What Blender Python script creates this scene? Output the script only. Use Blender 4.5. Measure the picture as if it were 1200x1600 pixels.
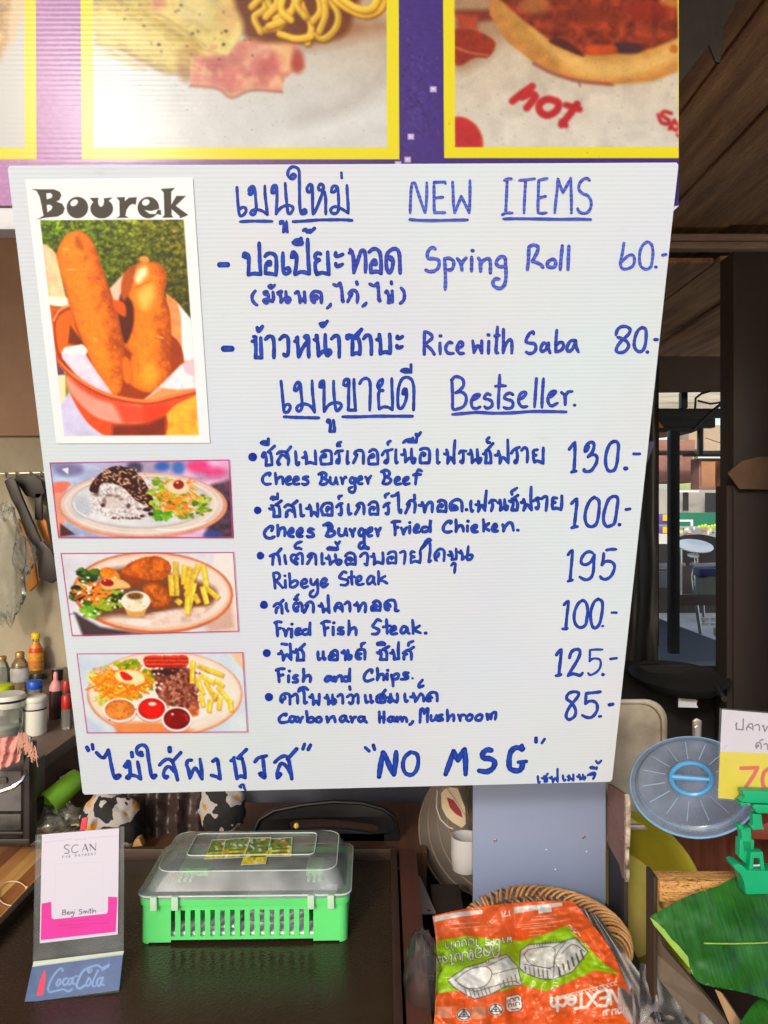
import bpy, bmesh, math, random
import numpy as np
from mathutils import Vector, Matrix
from mathutils.geometry import tessellate_polygon

random.seed(7)
for o in list(bpy.data.objects):
    bpy.data.objects.remove(o)
scene = bpy.context.scene

# ---------------------------------------------------------------- camera
F = 1160.0                       # focal length in photo pixels (photo 1200 x 1600)
CAMZ = 1.55
cam_d = bpy.data.cameras.new('camera')
cam = bpy.data.objects.new('camera', cam_d)
scene.collection.objects.link(cam)
cam.location = (0, 0, CAMZ)
cam.rotation_euler = (math.radians(90), 0, 0)
cam_d.sensor_fit = 'VERTICAL'
cam_d.sensor_height = 36.0
cam_d.lens = F / 1600.0 * 36.0
cam_d.clip_start = 0.02
cam_d.clip_end = 2000
scene.camera = cam

# ---------------------------------------------------------------- light
SUN_FROM = Vector((-0.37, -1.0, 0.526)).normalized()
elev = math.asin(SUN_FROM.z)
azim = math.atan2(SUN_FROM.x, SUN_FROM.y)
world = bpy.data.worlds.new('World')
scene.world = world
world.use_nodes = True
wn = world.node_tree.nodes
wl = world.node_tree.links
bg = wn['Background']
sky = wn.new('ShaderNodeTexSky')
sky.sky_type = 'NISHITA'
sky.sun_disc = False
sky.sun_elevation = elev
sky.sun_rotation = azim
sky.air_density = 1.0
sky.dust_density = 2.5
wl.new(sky.outputs[0], bg.inputs[0])
bg.inputs[1].default_value = 0.15
sun_d = bpy.data.lights.new('sun', 'SUN')
sun_d.energy = 0.9
sun_d.angle = math.radians(6)
sun_d.color = (1.0, 0.95, 0.89)
sun = bpy.data.objects.new('sun', sun_d)
scene.collection.objects.link(sun)
sun.rotation_euler = (-SUN_FROM).to_track_quat('-Z', 'Y').to_euler()
sun.location = SUN_FROM * 12
vs = scene.view_settings
vs.view_transform = 'Standard'
vs.look = 'None'
vs.exposure = 0.5
vs.gamma = 1.0
vs.use_curve_mapping = False
scene.cycles.max_bounces = 8
scene.cycles.transparent_max_bounces = 16
scene.cycles.caustics_reflective = False
scene.cycles.caustics_refractive = False
PK = 0.92     # print colours are given as seen under the shop's daylight; divided by this to get ink reflectance

# ---------------------------------------------------------------- helpers
def P(u, v, D):
    return Vector(((u - 600.0) / F * D, D, CAMZ - (v - 800.0) / F * D))

def lin(c):
    c = np.asarray(c, dtype=float)
    return np.where(c <= 0.04045, c / 12.92, ((c + 0.055) / 1.055) ** 2.4)

def hexa(r, g, b):
    return tuple(float(x) for x in lin(np.array([r, g, b]) / 255.0))

def tag(o, label=None, cat=None, group=None, kind=None):
    if label: o['label'] = label
    if cat: o['category'] = cat
    if group: o['group'] = group
    if kind: o['kind'] = kind
    return o

def link(o):
    scene.collection.objects.link(o)
    return o

def empty(name, loc, label, cat, group=None):
    o = link(bpy.data.objects.new(name, None))
    o.location = loc
    o.empty_display_size = 0.03
    return tag(o, label, cat, group)

_matn = {}
def mat(name, col, rough=0.6, metal=0.0, nscale=0, namt=0.0, bump=0.0, bscale=60, spec=0.5, col2=None,
        stretch=(1, 1, 1), trans=0.0, alpha=1.0, ior=1.45, coat=0.0, emit=None, emits=0.0):
    """principled surface with noise mottling between col and col2, roughness breakup and bump"""
    if name in _matn: return _matn[name]
    m = bpy.data.materials.new(name); m.use_nodes = True
    nt = m.node_tree; N = nt.nodes; L = nt.links
    b = N['Principled BSDF']
    b.inputs['Base Color'].default_value = (*col, 1)
    b.inputs['Roughness'].default_value = rough
    b.inputs['Metallic'].default_value = metal
    b.inputs['IOR'].default_value = ior
    b.inputs['Specular IOR Level'].default_value = spec
    b.inputs['Transmission Weight'].default_value = trans
    b.inputs['Alpha'].default_value = alpha
    b.inputs['Coat Weight'].default_value = coat
    if emit:
        b.inputs['Emission Color'].default_value = (*emit, 1)
        b.inputs['Emission Strength'].default_value = emits
    tc = N.new('ShaderNodeTexCoord')
    mp = N.new('ShaderNodeMapping'); mp.inputs['Scale'].default_value = stretch
    L.new(tc.outputs['Object'], mp.inputs[0])
    if nscale:
        n = N.new('ShaderNodeTexNoise'); n.inputs['Scale'].default_value = nscale
        n.inputs['Detail'].default_value = 7; n.inputs['Roughness'].default_value = 0.65
        L.new(mp.outputs[0], n.inputs[0])
        r = N.new('ShaderNodeValToRGB')
        c2 = col2 if col2 else tuple(x * (1 - namt) for x in col)
        r.color_ramp.elements[0].color = (*c2, 1); r.color_ramp.elements[0].position = 0.33
        r.color_ramp.elements[1].color = (*col, 1); r.color_ramp.elements[1].position = 0.66
        L.new(n.outputs[0], r.inputs[0]); L.new(r.outputs[0], b.inputs['Base Color'])
        mr = N.new('ShaderNodeMapRange')
        mr.inputs['To Min'].default_value = max(0.02, rough - 0.12); mr.inputs['To Max'].default_value = min(1, rough + 0.12)
        L.new(n.outputs[0], mr.inputs[0]); L.new(mr.outputs[0], b.inputs['Roughness'])
    if bump:
        n2 = N.new('ShaderNodeTexNoise'); n2.inputs['Scale'].default_value = bscale; n2.inputs['Detail'].default_value = 5
        L.new(mp.outputs[0], n2.inputs[0])
        bp = N.new('ShaderNodeBump'); bp.inputs['Strength'].default_value = bump; bp.inputs['Distance'].default_value = 0.004
        L.new(n2.outputs[0], bp.inputs['Height']); L.new(bp.outputs[0], b.inputs['Normal'])
    _matn[name] = m
    return m

def clear_mat(name, tint=(0.9, 0.95, 0.95), gloss=0.18, rough=0.12, haze=0.12, hazecol=(0.7, 0.75, 0.75), bump=0.0, bscale=40):
    """thin clear plastic: see-through, a little milky, with a fresnel shine"""
    if name in _matn: return _matn[name]
    m = bpy.data.materials.new(name); m.use_nodes = True
    nt = m.node_tree; N = nt.nodes; L = nt.links
    for n in list(N):
        if n.type == 'BSDF_PRINCIPLED': N.remove(n)
    out = [n for n in N if n.type == 'OUTPUT_MATERIAL'][0]
    t = N.new('ShaderNodeBsdfTransparent'); t.inputs[0].default_value = (*tint, 1)
    d = N.new('ShaderNodeBsdfPrincipled'); d.inputs['Base Color'].default_value = (*hazecol, 1); d.inputs['Roughness'].default_value = 0.35
    g = N.new('ShaderNodeBsdfGlossy'); g.inputs['Roughness'].default_value = rough
    m1 = N.new('ShaderNodeMixShader'); m2 = N.new('ShaderNodeMixShader')
    tc = N.new('ShaderNodeTexCoord')
    n = N.new('ShaderNodeTexNoise'); n.inputs['Scale'].default_value = 14; n.inputs['Detail'].default_value = 6
    L.new(tc.outputs['Object'], n.inputs[0])
    mr = N.new('ShaderNodeMapRange'); mr.inputs['From Min'].default_value = 0.3; mr.inputs['From Max'].default_value = 0.7
    mr.inputs['To Min'].default_value = haze * 0.5; mr.inputs['To Max'].default_value = haze * 1.5
    L.new(n.outputs[0], mr.inputs[0]); L.new(mr.outputs[0], m1.inputs[0])
    L.new(t.outputs[0], m1.inputs[1]); L.new(d.outputs[0], m1.inputs[2])
    lw = N.new('ShaderNodeLayerWeight'); lw.inputs[0].default_value = gloss
    L.new(lw.outputs['Fresnel'], m2.inputs[0]); L.new(m1.outputs[0], m2.inputs[1]); L.new(g.outputs[0], m2.inputs[2])
    L.new(m2.outputs[0], out.inputs[0])
    if bump:
        nb = N.new('ShaderNodeTexNoise'); nb.inputs['Scale'].default_value = bscale; nb.inputs['Detail'].default_value = 3
        L.new(tc.outputs['Object'], nb.inputs[0])
        bp = N.new('ShaderNodeBump'); bp.inputs['Strength'].default_value = bump; bp.inputs['Distance'].default_value = 0.01
        L.new(nb.outputs[0], bp.inputs['Height'])
        L.new(bp.outputs[0], g.inputs['Normal']); L.new(bp.outputs[0], d.inputs['Normal'])
    _matn[name] = m
    return m

class MB:
    """collects geometry in world coordinates and links it as one mesh object"""
    def __init__(s): s.v = []; s.f = []
    def add(s, vs_, fs_):
        k = len(s.v); s.v += [tuple(p) for p in vs_]; s.f += [tuple(i + k for i in q) for q in fs_]
        return s
    def box(s, a, b, rot=None, about=None):
        x0, y0, z0 = a; x1, y1, z1 = b
        vs_ = [Vector(p) for p in ((x0,y0,z0),(x1,y0,z0),(x1,y1,z0),(x0,y1,z0),(x0,y0,z1),(x1,y0,z1),(x1,y1,z1),(x0,y1,z1))]
        if rot is not None:
            c = Vector(about) if about is not None else (Vector(a) + Vector(b)) / 2
            vs_ = [rot @ (p - c) + c for p in vs_]
        return s.add(vs_, [(0,3,2,1),(4,5,6,7),(0,1,5,4),(1,2,6,5),(2,3,7,6),(3,0,4,7)])
    def pbox(s, u0, v0, u1, v1, D, dep):
        a = P(u0, v1, D); b = P(u1, v0, D)
        return s.box((a.x, a.y, a.z), (b.x, a.y + dep, b.z))
    def slab(s, quad, nrm, th):
        """four world corners + thickness along nrm"""
        q = [Vector(p) for p in quad]; n = Vector(nrm).normalized() * th
        w = q + [p + n for p in q]
        return s.add(w, [(0,1,2,3),(7,6,5,4),(0,4,5,1),(1,5,6,2),(2,6,7,3),(3,7,4,0)])
    def prism(s, pts, ext):
        """closed outline of world points, extruded by vector ext"""
        q = [Vector(p) for p in pts]; e = Vector(ext); n = len(q)
        tri = tessellate_polygon([q])
        fs_ = [t for t in tri] + [tuple(i + n for i in reversed(t)) for t in tri]
        fs_ += [(i, (i + 1) % n, (i + 1) % n + n, i + n) for i in range(n)]
        return s.add(q + [p + e for p in q], fs_)
    def pprism(s, pts, D, dep, slope=0.0):
        return s.prism([P(u, v, D) for u, v in pts], (0, dep, slope))
    def tube(s, path, r, seg=8, closed=False, caps=True):
        p = [Vector(a) for a in path]; n = len(p)
        rr = r if hasattr(r, '__len__') else [r] * n
        vs_ = []; fs_ = []
        up = None
        for i in range(n):
            if closed: t = p[(i + 1) % n] - p[i - 1]
            else: t = p[min(i + 1, n - 1)] - p[max(i - 1, 0)]
            if t.length < 1e-9: t = Vector((0, 0, 1))
            t.normalize()
            if up is None:
                up = Vector((0, 0, 1)) if abs(t.z) < 0.9 else Vector((1, 0, 0))
            a = (up - t * up.dot(t))
            if a.length < 1e-6: a = t.orthogonal()
            a.normalize(); b = t.cross(a); up = a
            for k in range(seg):
                w = 2 * math.pi * k / seg
                vs_.append(p[i] + (a * math.cos(w) + b * math.sin(w)) * rr[i])
        m = n if closed else n - 1
        for i in range(m):
            for k in range(seg):
                j = (i + 1) % n
                fs_.append((i*seg+k, i*seg+(k+1) % seg, j*seg+(k+1) % seg, j*seg+k))
        if caps and not closed:
            fs_.append(tuple(range(seg - 1, -1, -1))); fs_.append(tuple((n-1)*seg + k for k in range(seg)))
        return s.add(vs_, fs_)
    def lathe(s, prof, base, axis=(0, 0, 1), seg=32, sx=1.0):
        """prof: (radius, height) pairs along axis from base"""
        ax = Vector(axis).normalized(); e1 = ax.orthogonal().normalized(); e2 = ax.cross(e1)
        base = Vector(base); vs_ = []; fs_ = []
        for r, h in prof:
            for k in range(seg):
                w = 2 * math.pi * k / seg
                vs_.append(base + ax * h + (e1 * math.cos(w) * sx + e2 * math.sin(w)) * max(r, 1e-5))
        for i in range(len(prof) - 1):
            for k in range(seg):
                fs_.append((i*seg+k, i*seg+(k+1) % seg, (i+1)*seg+(k+1) % seg, (i+1)*seg+k))
        fs_.append(tuple(range(seg - 1, -1, -1))); fs_.append(tuple((len(prof)-1)*seg + k for k in range(seg)))
        return s.add(vs_, fs_)
    def build(s, name, m, parent=None, smooth=False, bevel=0.0, bseg=2, loc=None, angle=40):
        v = np.array(s.v, dtype=float)
        if parent is not None: off = np.array(parent.matrix_world.translation if False else parent.get('_abs', tuple(parent.location)))
        elif loc is not None: off = np.array(loc)
        else:
            lo = v.min(0); hi = v.max(0); off = np.array([(lo[0]+hi[0])/2, (lo[1]+hi[1])/2, lo[2]])
        me = bpy.data.meshes.new(name)
        me.from_pydata((v - off).tolist(), [], s.f)
        bm = bmesh.new(); bm.from_mesh(me)
        bmesh.ops.recalc_face_normals(bm, faces=bm.faces)
        if bevel > 0:
            es = [e for e in bm.edges if len(e.link_faces) == 2 and e.calc_face_angle(0) > math.radians(30)]
            bmesh.ops.bevel(bm, geom=es, offset=bevel, segments=bseg, affect='EDGES', profile=0.6, clamp_overlap=True)
        if smooth or bevel > 0:
            for f in bm.faces: f.smooth = True
            for e in bm.edges:
                if len(e.link_faces) == 2 and e.calc_face_angle(0) > math.radians(angle): e.smooth = False
        bm.to_mesh(me); bm.free()
        me.materials.append(m)
        o = link(bpy.data.objects.new(name, me))
        if parent is not None: o.parent = parent
        else: o.location = off
        o['_abs'] = tuple(float(x) for x in off)
        return o

class Frame:
    """a flat plane in the place: local x,y on it, z = its normal towards the viewer"""
    def __init__(s, o, ex, ey):
        s.o = Vector(o); s.ex = Vector(ex).normalized()
        ey = Vector(ey); ey = ey - s.ex * ey.dot(s.ex); s.ey = ey.normalized()
        s.n = s.ex.cross(s.ey)
        s.M = Matrix.Translation(s.o) @ Matrix((s.ex, s.ey, s.n)).transposed().to_4x4()
    def up(s, h):
        return Frame(s.o + s.n * h, s.ex, s.ey)
    def loc(s, u, v):
        d = Vector(((u - 600.0) / F, 1.0, -(v - 800.0) / F))
        c = Vector((0, 0, CAMZ))
        t = (s.o - c).dot(s.n) / d.dot(s.n)
        p = c + d * t - s.o
        return p.dot(s.ex), p.dot(s.ey)
    def locs(s, U, V):
        U = np.asarray(U, float); V = np.asarray(V, float)
        d = np.stack([(U - 600.0) / F, np.ones_like(U), -(V - 800.0) / F], -1)
        n = np.array(s.n); c = np.array([0, 0, CAMZ]); o = np.array(s.o)
        t = (o - c).dot(n) / d.dot(n)
        p = c + d * t[..., None] - o
        return p.dot(np.array(s.ex)), p.dot(np.array(s.ey))
    def w(s, u, v, h=0.0):
        x, y = s.loc(u, v)
        return s.o + s.ex * x + s.ey * y + s.n * h

def mesh_obj(name, v, f, m, parent=None, M=None):
    me = bpy.data.meshes.new(name); me.from_pydata([tuple(p) for p in v], [], f); me.materials.append(m)
    o = link(bpy.data.objects.new(name, me))
    if parent is not None: o.parent = parent
    elif M is not None: o.matrix_world = M
    return o

# ---------------------------------------------------------------- printed pictures: a fine grid of inked points
def vnoise(x, y, seed=0):
    xi = np.floor(x).astype(np.int64); yi = np.floor(y).astype(np.int64)
    fx = x - xi; fy = y - yi
    fx = fx * fx * (3 - 2 * fx); fy = fy * fy * (3 - 2 * fy)
    def h(a, b):
        k = (a * 374761393 + b * 668265263 + seed * 974711) & 0xffffffff
        k = ((k ^ (k >> 13)) * 1274126177) & 0xffffffff
        return ((k ^ (k >> 16)) & 0xffff) / 65535.0
    return (h(xi, yi) * (1-fx) + h(xi+1, yi) * fx) * (1-fy) + (h(xi, yi+1) * (1-fx) + h(xi+1, yi+1) * fx) * fy

def fbm(x, y, seed=0, o=4):
    r = 0; a = 0.5; t = 0
    for i in range(o):
        r = r + a * vnoise(x * 2**i, y * 2**i, seed + i * 17); t += a; a *= 0.55
    return r / t

def spline(pts, n=6, closed=False):
    """Catmull-Rom; pts may carry a corner flag as third entry"""
    segs = [[]]
    for p in pts:
        segs[-1].append((p[0], p[1]))
        if len(p) > 2 and p[2]: segs.append([(p[0], p[1])])
    out = []
    for sg in segs:
        a = np.array(sg, float)
        if len(a) < 2: continue
        if closed and len(segs) == 1:
            q = np.vstack([a[-1], a, a[0], a[1]])
        else:
            q = np.vstack([2*a[0]-a[1], a, 2*a[-1]-a[-2]])
        r = []
        for i in range(1, len(q) - 2):
            for k in range(n):
                t = k / n
                r.append(0.5*((2*q[i]) + (-q[i-1]+q[i+1])*t + (2*q[i-1]-5*q[i]+4*q[i+1]-q[i+2])*t*t + (-q[i-1]+3*q[i]-3*q[i+1]+q[i+2])*t**3))
        if not (closed and len(segs) == 1): r.append(q[-2])
        out.append(np.array(r))
    return out

def parse(st):
    """'x,y x,y! ; @w x,y ...' -> list of (width or None, points)"""
    out = []
    for part in st.split(';'):
        tk = part.split()
        if not tk: continue
        w = None
        if tk[0][0] == '@': w = float(tk[0][1:]); tk = tk[1:]
        pts = []
        for t in tk:
            c = t.endswith('!')
            x, y = t.rstrip('!').split(',')
            pts.append((float(x), float(y), c))
        if len(pts) == 1: pts.append((pts[0][0] + 0.6, pts[0][1], False))
        out.append((w, pts))
    return out

class Canvas:
    def __init__(s, X, Y, base=(255, 255, 255)):
        s.shape = X.shape; s.X0 = X.ravel(); s.Y0 = Y.ravel()
        s.C = np.ones((s.X0.size, 3)) * np.array(base) / 255.0
        s.view(0, 0, 1); s.clipm = None
    def view(s, x0, y0, k):
        s.X = (s.X0 - x0) * k; s.Y = (s.Y0 - y0) * k; s.k = k
        return s
    def _put(s, idx, a, col, tex=None):
        if s.clipm is not None: a = a * s.clipm[idx]
        if callable(col): c = col(s.X[idx], s.Y[idx]) / 255.0
        else: c = np.ones((len(a), 3)) * np.array(col) / 255.0
        if tex:
            sc, am, sd = tex
            nn = fbm(s.X[idx] / sc, s.Y[idx] / sc, sd) - 0.5
            c = np.clip(c * (1 + am * 2 * nn)[:, None], 0, 1)
        s.C[idx] = s.C[idx] * (1 - a[:, None]) + c * a[:, None]
    def _sd(s, pts, pad):
        p = np.array([q[:2] for q in pts], float)
        lo = p.min(0) - pad; hi = p.max(0) + pad
        idx = np.nonzero((s.X >= lo[0]) & (s.X <= hi[0]) & (s.Y >= lo[1]) & (s.Y <= hi[1]))[0]
        x = s.X[idx]; y = s.Y[idx]
        d2 = np.full(x.shape, 1e18); ins = np.zeros(x.shape, bool)
        for i in range(len(p)):
            a = p[i]; b = p[(i + 1) % len(p)]; e = b - a
            L = e.dot(e) + 1e-12
            t = np.clip(((x-a[0])*e[0] + (y-a[1])*e[1]) / L, 0, 1)
            d2 = np.minimum(d2, (x-a[0]-t*e[0])**2 + (y-a[1]-t*e[1])**2)
            if abs(e[1]) > 1e-12:
                c = ((a[1] > y) != (b[1] > y)) & (x < (b[0]-a[0]) * (y-a[1]) / e[1] + a[0])
                ins ^= c
        d = np.sqrt(d2); d[ins] *= -1
        return idx, d
    def poly(s, pts, col, soft=None, smooth=False, tex=None, op=1.0, rim=None, rough=0, grow=0):
        if isinstance(pts, str): pts = parse(pts)[0][1]
        if smooth: pts = np.vstack(spline([p[:2] for p in pts], 5, True))
        soft = (1.0 * s.k) if soft is None else soft
        idx, d = s._sd(pts, soft + rough + grow + 2)
        d = d - grow
        if rough: d = d + (fbm(s.X[idx] / (rough * 2.2), s.Y[idx] / (rough * 2.2), 3) - 0.5) * 2 * rough
        a = np.clip(0.5 - d / (soft + 1e-6), 0, 1) * op
        s._put(idx, a, col, tex)
        if rim:
            wd, rc, ro = rim
            s._put(idx, a * np.exp(np.clip(d, -1e9, 0) / wd) * ro, rc)
        return s
    def ell(s, cx, cy, rx, ry, col, rot=0, **kw):
        t = np.linspace(0, 2*math.pi, 40, endpoint=False); c, q = math.cos(math.radians(rot)), math.sin(math.radians(rot))
        return s.poly([(cx + rx*math.cos(a)*c - ry*math.sin(a)*q, cy + rx*math.cos(a)*q + ry*math.sin(a)*c) for a in t], col, **kw)
    def ring(s, cx, cy, rx, ry, w, col, rot=0, op=1.0, soft=None):
        t = np.linspace(0, 2*math.pi, 48); c, q = math.cos(math.radians(rot)), math.sin(math.radians(rot))
        return s.line([(cx + rx*math.cos(a)*c - ry*math.sin(a)*q, cy + rx*math.cos(a)*q + ry*math.sin(a)*c) for a in t], w, col, op=op, soft=soft, smooth=False)
    def line(s, pts, w, col, soft=None, op=1.0, smooth=True, tex=None):
        soft = (1.0 * s.k) if soft is None else soft
        pl = spline(pts, 5) if smooth else [np.array([q[:2] for q in pts], float)]
        for p in pl:
            lo = p.min(0) - w - soft; hi = p.max(0) + w + soft
            idx = np.nonzero((s.X >= lo[0]) & (s.X <= hi[0]) & (s.Y >= lo[1]) & (s.Y <= hi[1]))[0]
            x = s.X[idx]; y = s.Y[idx]; d2 = np.full(x.shape, 1e18)
            for i in range(len(p) - 1):
                a = p[i]; e = p[i+1] - a; L = e.dot(e) + 1e-12
                t = np.clip(((x-a[0])*e[0] + (y-a[1])*e[1]) / L, 0, 1)
                d2 = np.minimum(d2, (x-a[0]-t*e[0])**2 + (y-a[1]-t*e[1])**2)
            a = np.clip(0.5 - (np.sqrt(d2) - w/2) / (soft + 1e-6), 0, 1) * op
            s._put(idx, a, col, tex)
        return s
    def strokes(s, st, w, col, **kw):
        for ww, pts in parse(st): s.line(pts, ww or w, col, **kw)
        return s
    def noise(s, sc, am, seed=0, mono=True, sx=1.0):
        nn = fbm(s.X / sc / sx, s.Y / sc, seed) - 0.5
        a = (am if s.clipm is None else am * s.clipm) * (1 - 0.85 * s.C.min(1))
        s.C = np.clip(s.C * (1 + 2 * a * nn)[:, None], 0, 1)
        return s
    def blur(s, r, n=2):
        A = s.C.reshape(s.shape + (3,)); k = int(r)
        for _ in range(n):
            for ax in (0, 1):
                p = np.concatenate([np.repeat(A.take([0], ax), k, ax), A, np.repeat(A.take([-1], ax), k, ax)], ax)
                A = sum(p.take(range(i, i + A.shape[ax]), ax) for i in range(2*k + 1)) / (2*k + 1)
        A = A.reshape(-1, 3); m = 1.0 if s.clipm is None else s.clipm[:, None]
        s.C = s.C * (1 - m) + A * m
        return s
    def contrast(s, k, sat=1.0, g=0.5):
        m = 1.0 if s.clipm is None else s.clipm[:, None]
        A = (s.C - g) * k + g; l = A.mean(1, keepdims=True); A = np.clip(l + (A - l) * sat, 0, 1)
        s.C = s.C * (1 - m) + A * m
        return s
    def clip(s, pts):
        if pts is None: s.clipm = None; return s
        idx, d = s._sd(pts, 3)
        s.clipm = np.zeros(s.X.size); s.clipm[idx] = np.clip(0.5 - d / s.k, 0, 1)
        return s
    def albedo(s):
        return np.clip(lin(s.C) / PK, 0, 0.9)

def print_mat(name, rough=0.4, spec=0.5, coat=0.0, bump=None, weave=0.0, grain=0.0):
    if name in _matn: return _matn[name]
    m = bpy.data.materials.new(name); m.use_nodes = True
    N = m.node_tree.nodes; L = m.node_tree.links; b = N['Principled BSDF']
    at = N.new('ShaderNodeAttribute'); at.attribute_name = 'ink'
    L.new(at.outputs['Color'], b.inputs['Base Color'])
    b.inputs['Roughness'].default_value = rough; b.inputs['Specular IOR Level'].default_value = spec
    b.inputs['Coat Weight'].default_value = coat; b.inputs['Coat Roughness'].default_value = 0.15
    tc = N.new('ShaderNodeTexCoord')
    if bump:
        sc, st, di = bump
        w = N.new('ShaderNodeTexWave'); w.wave_type = 'BANDS'; w.bands_direction = 'Y'
        w.inputs['Scale'].default_value = sc; w.inputs['Distortion'].default_value = 0.6; w.inputs['Detail'].default_value = 1
        L.new(tc.outputs['Object'], w.inputs[0])
        n = N.new('ShaderNodeTexNoise'); n.inputs['Scale'].default_value = 9; L.new(tc.outputs['Object'], n.inputs[0])
        ad = N.new('ShaderNodeMath'); ad.operation = 'MULTIPLY_ADD'; ad.inputs[1].default_value = 0.6
        L.new(n.outputs[0], ad.inputs[0]); L.new(w.outputs['Fac'], ad.inputs[2])
        bp = N.new('ShaderNodeBump'); bp.inputs['Strength'].default_value = st; bp.inputs['Distance'].default_value = di
        L.new(ad.outputs[0], bp.inputs['Height']); L.new(bp.outputs[0], b.inputs['Normal'])
        if coat: L.new(bp.outputs[0], b.inputs['Coat Normal'])
    _matn[name] = m
    return m

def set_ink(me, alb):
    at = me.color_attributes.new('ink', 'FLOAT_COLOR', 'POINT')
    a = np.ones((len(alb), 4), dtype=np.float32); a[:, :3] = alb
    at.data.foreach_set('color', a.ravel())

def grid_faces(nu, nv):
    i = np.arange(nv - 1)[:, None] * nu + np.arange(nu - 1)[None, :]
    i = i.ravel()
    return np.stack([i, i + nu, i + nu + 1, i + 1], -1)

def grid_mesh(name, V, nu, nv, smooth=False):
    f = grid_faces(nu, nv)
    me = bpy.data.meshes.new(name)
    me.vertices.add(len(V)); me.vertices.foreach_set('co', np.asarray(V, dtype=np.float32).ravel())
    me.loops.add(f.size); me.loops.foreach_set('vertex_index', f.ravel().astype(np.int32))
    me.polygons.add(len(f)); me.polygons.foreach_set('loop_start', np.arange(0, f.size, 4, dtype=np.int32))
    me.polygons.foreach_set('loop_total', np.full(len(f), 4, dtype=np.int32))
    me.update(calc_edges=True); me.validate()
    if smooth: me.polygons.foreach_set('use_smooth', np.ones(len(f), dtype=bool))
    return me

def quad_uv(c, nu, nv):
    """homography-free bilinear grid of photo pixels inside corners TL,TR,BR,BL"""
    a = np.linspace(0, 1, nu)[None, :]; b = np.linspace(0, 1, nv)[:, None]
    TL, TR, BR, BL = [np.array(p, float) for p in c]
    q = [(1-a)*(1-b)*TL[k] + a*(1-b)*TR[k] + a*b*BR[k] + (1-a)*b*BL[k] for k in (0, 1)]
    return q[0], q[1]

def flat_print(name, fr, corners, nu, nv, paint, m, parent=None, gain=1.0):
    """a printed sheet lying on plane fr; paint(canvas) inks it"""
    U, V = quad_uv(corners, nu, nv)
    cv = Canvas(U, V); paint(cv)
    x, y = fr.locs(U, V)
    co = np.stack([x.ravel(), y.ravel(), np.zeros(x.size)], -1)
    me = grid_mesh(name, co, nu, nv)
    set_ink(me, cv.albedo() * gain); me.materials.append(m)
    o = link(bpy.data.objects.new(name, me))
    if parent is not None:
        o.parent = parent; o.matrix_local = Matrix(parent['_fr']).inverted() @ fr.M if '_fr' in parent else fr.M
    else: o.matrix_world = fr.M
    return o
# ---------------------------------------------------------------- marker handwriting (photo-zoom coordinates per line)
HAND = []
def W(x0, y0, k, w, st, tone=0): HAND.append((x0, y0, k, w, st, tone))

W(350,250,4.8,19,"97,205 100,260 105,330 112,395 125,420 145,412 165,385 160,360 140,355 118,368 110,385;"
 "185,255 200,258 218,240 220,222 205,215 188,238 190,215 208,198 226,205 233,240 238,300 242,360 235,395 215,412 200,400 208,382 235,372 270,376 300,390 325,408! 316,330 308,260 306,195;"
 "358,245 375,248 390,230 385,205 370,205 358,235 362,205 378,190 392,195 398,240 396,310 390,405! 410,375 440,350 480,340 510,348 517,370 500,398 482,400 476,370 468,300 462,230 459,175;"
 "422,478 440,470 440,460 425,462 420,475;440,462 450,490 445,540! 462,525 475,540! 470,500 468,460;"
 "505,115 525,105 535,120 520,140 495,135 478,110 485,75 510,52 540,55 562,80 565,150 566,250 568,340 575,390 590,405 612,395 615,378 600,372 585,385;"
 "622,235 640,240 655,220 655,195 642,185 625,205 622,230;648,180 662,200 664,270 664,340 668,405! 690,370 715,310 738,245 735,225 715,225 708,205 722,182 742,188 745,215 735,235 755,240! 762,290 762,350 763,405;"
 "805,240 825,240 843,218 840,198 822,195 808,215 805,240;835,192 852,210 858,270 860,330 858,375 840,400 810,398 800,375 815,355 845,350 880,365 905,380 932,398! 930,330 925,260 922,190;"
 "@22 880,95 883,135;122,463 180,459 260,458 360,460;518,462 600,458 700,450 800,448 900,448 960,453")
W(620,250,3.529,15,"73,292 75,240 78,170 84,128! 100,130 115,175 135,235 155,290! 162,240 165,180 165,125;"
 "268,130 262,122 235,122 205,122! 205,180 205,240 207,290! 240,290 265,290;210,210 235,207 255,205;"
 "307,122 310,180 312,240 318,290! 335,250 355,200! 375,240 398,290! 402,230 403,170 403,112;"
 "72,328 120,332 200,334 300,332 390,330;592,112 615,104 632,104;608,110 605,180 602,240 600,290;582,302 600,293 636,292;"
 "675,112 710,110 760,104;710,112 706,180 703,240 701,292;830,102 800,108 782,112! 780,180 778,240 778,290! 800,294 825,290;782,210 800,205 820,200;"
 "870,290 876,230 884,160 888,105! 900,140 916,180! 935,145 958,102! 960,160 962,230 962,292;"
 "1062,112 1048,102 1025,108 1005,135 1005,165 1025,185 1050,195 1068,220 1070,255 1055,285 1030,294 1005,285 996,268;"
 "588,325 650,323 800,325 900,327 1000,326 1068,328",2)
W(330,350,3.75,19,"@36 50,239 95,238;188,190 205,195 210,180 195,172 188,190;200,172 218,185 220,240 218,298! 250,290 290,295! 285,230 283,170 281,112;"
 "315,190 330,175 355,172 378,190 382,240 380,298! 345,290 318,290! 320,250 330,225 345,222 345,238 330,235;"
 "420,170 420,220 422,270 435,292 458,280 455,258 438,262;470,195 485,190 492,175 478,165 470,195;490,168 500,190 498,240 490,295! 530,280 575,292! 570,230 566,150 565,90;"
 "480,108 500,95 525,95 530,115 505,118 480,112;527,112 526,85;@20 540,38 555,30 562,48 578,35 580,50! 605,25;"
 "640,175 620,170 608,190 615,205 635,210 612,225 610,260 618,295! 650,285 690,295! 685,230 682,165;"
 "730,168 728,185 745,188 770,178;730,232 735,248 750,245 770,235",0)
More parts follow.
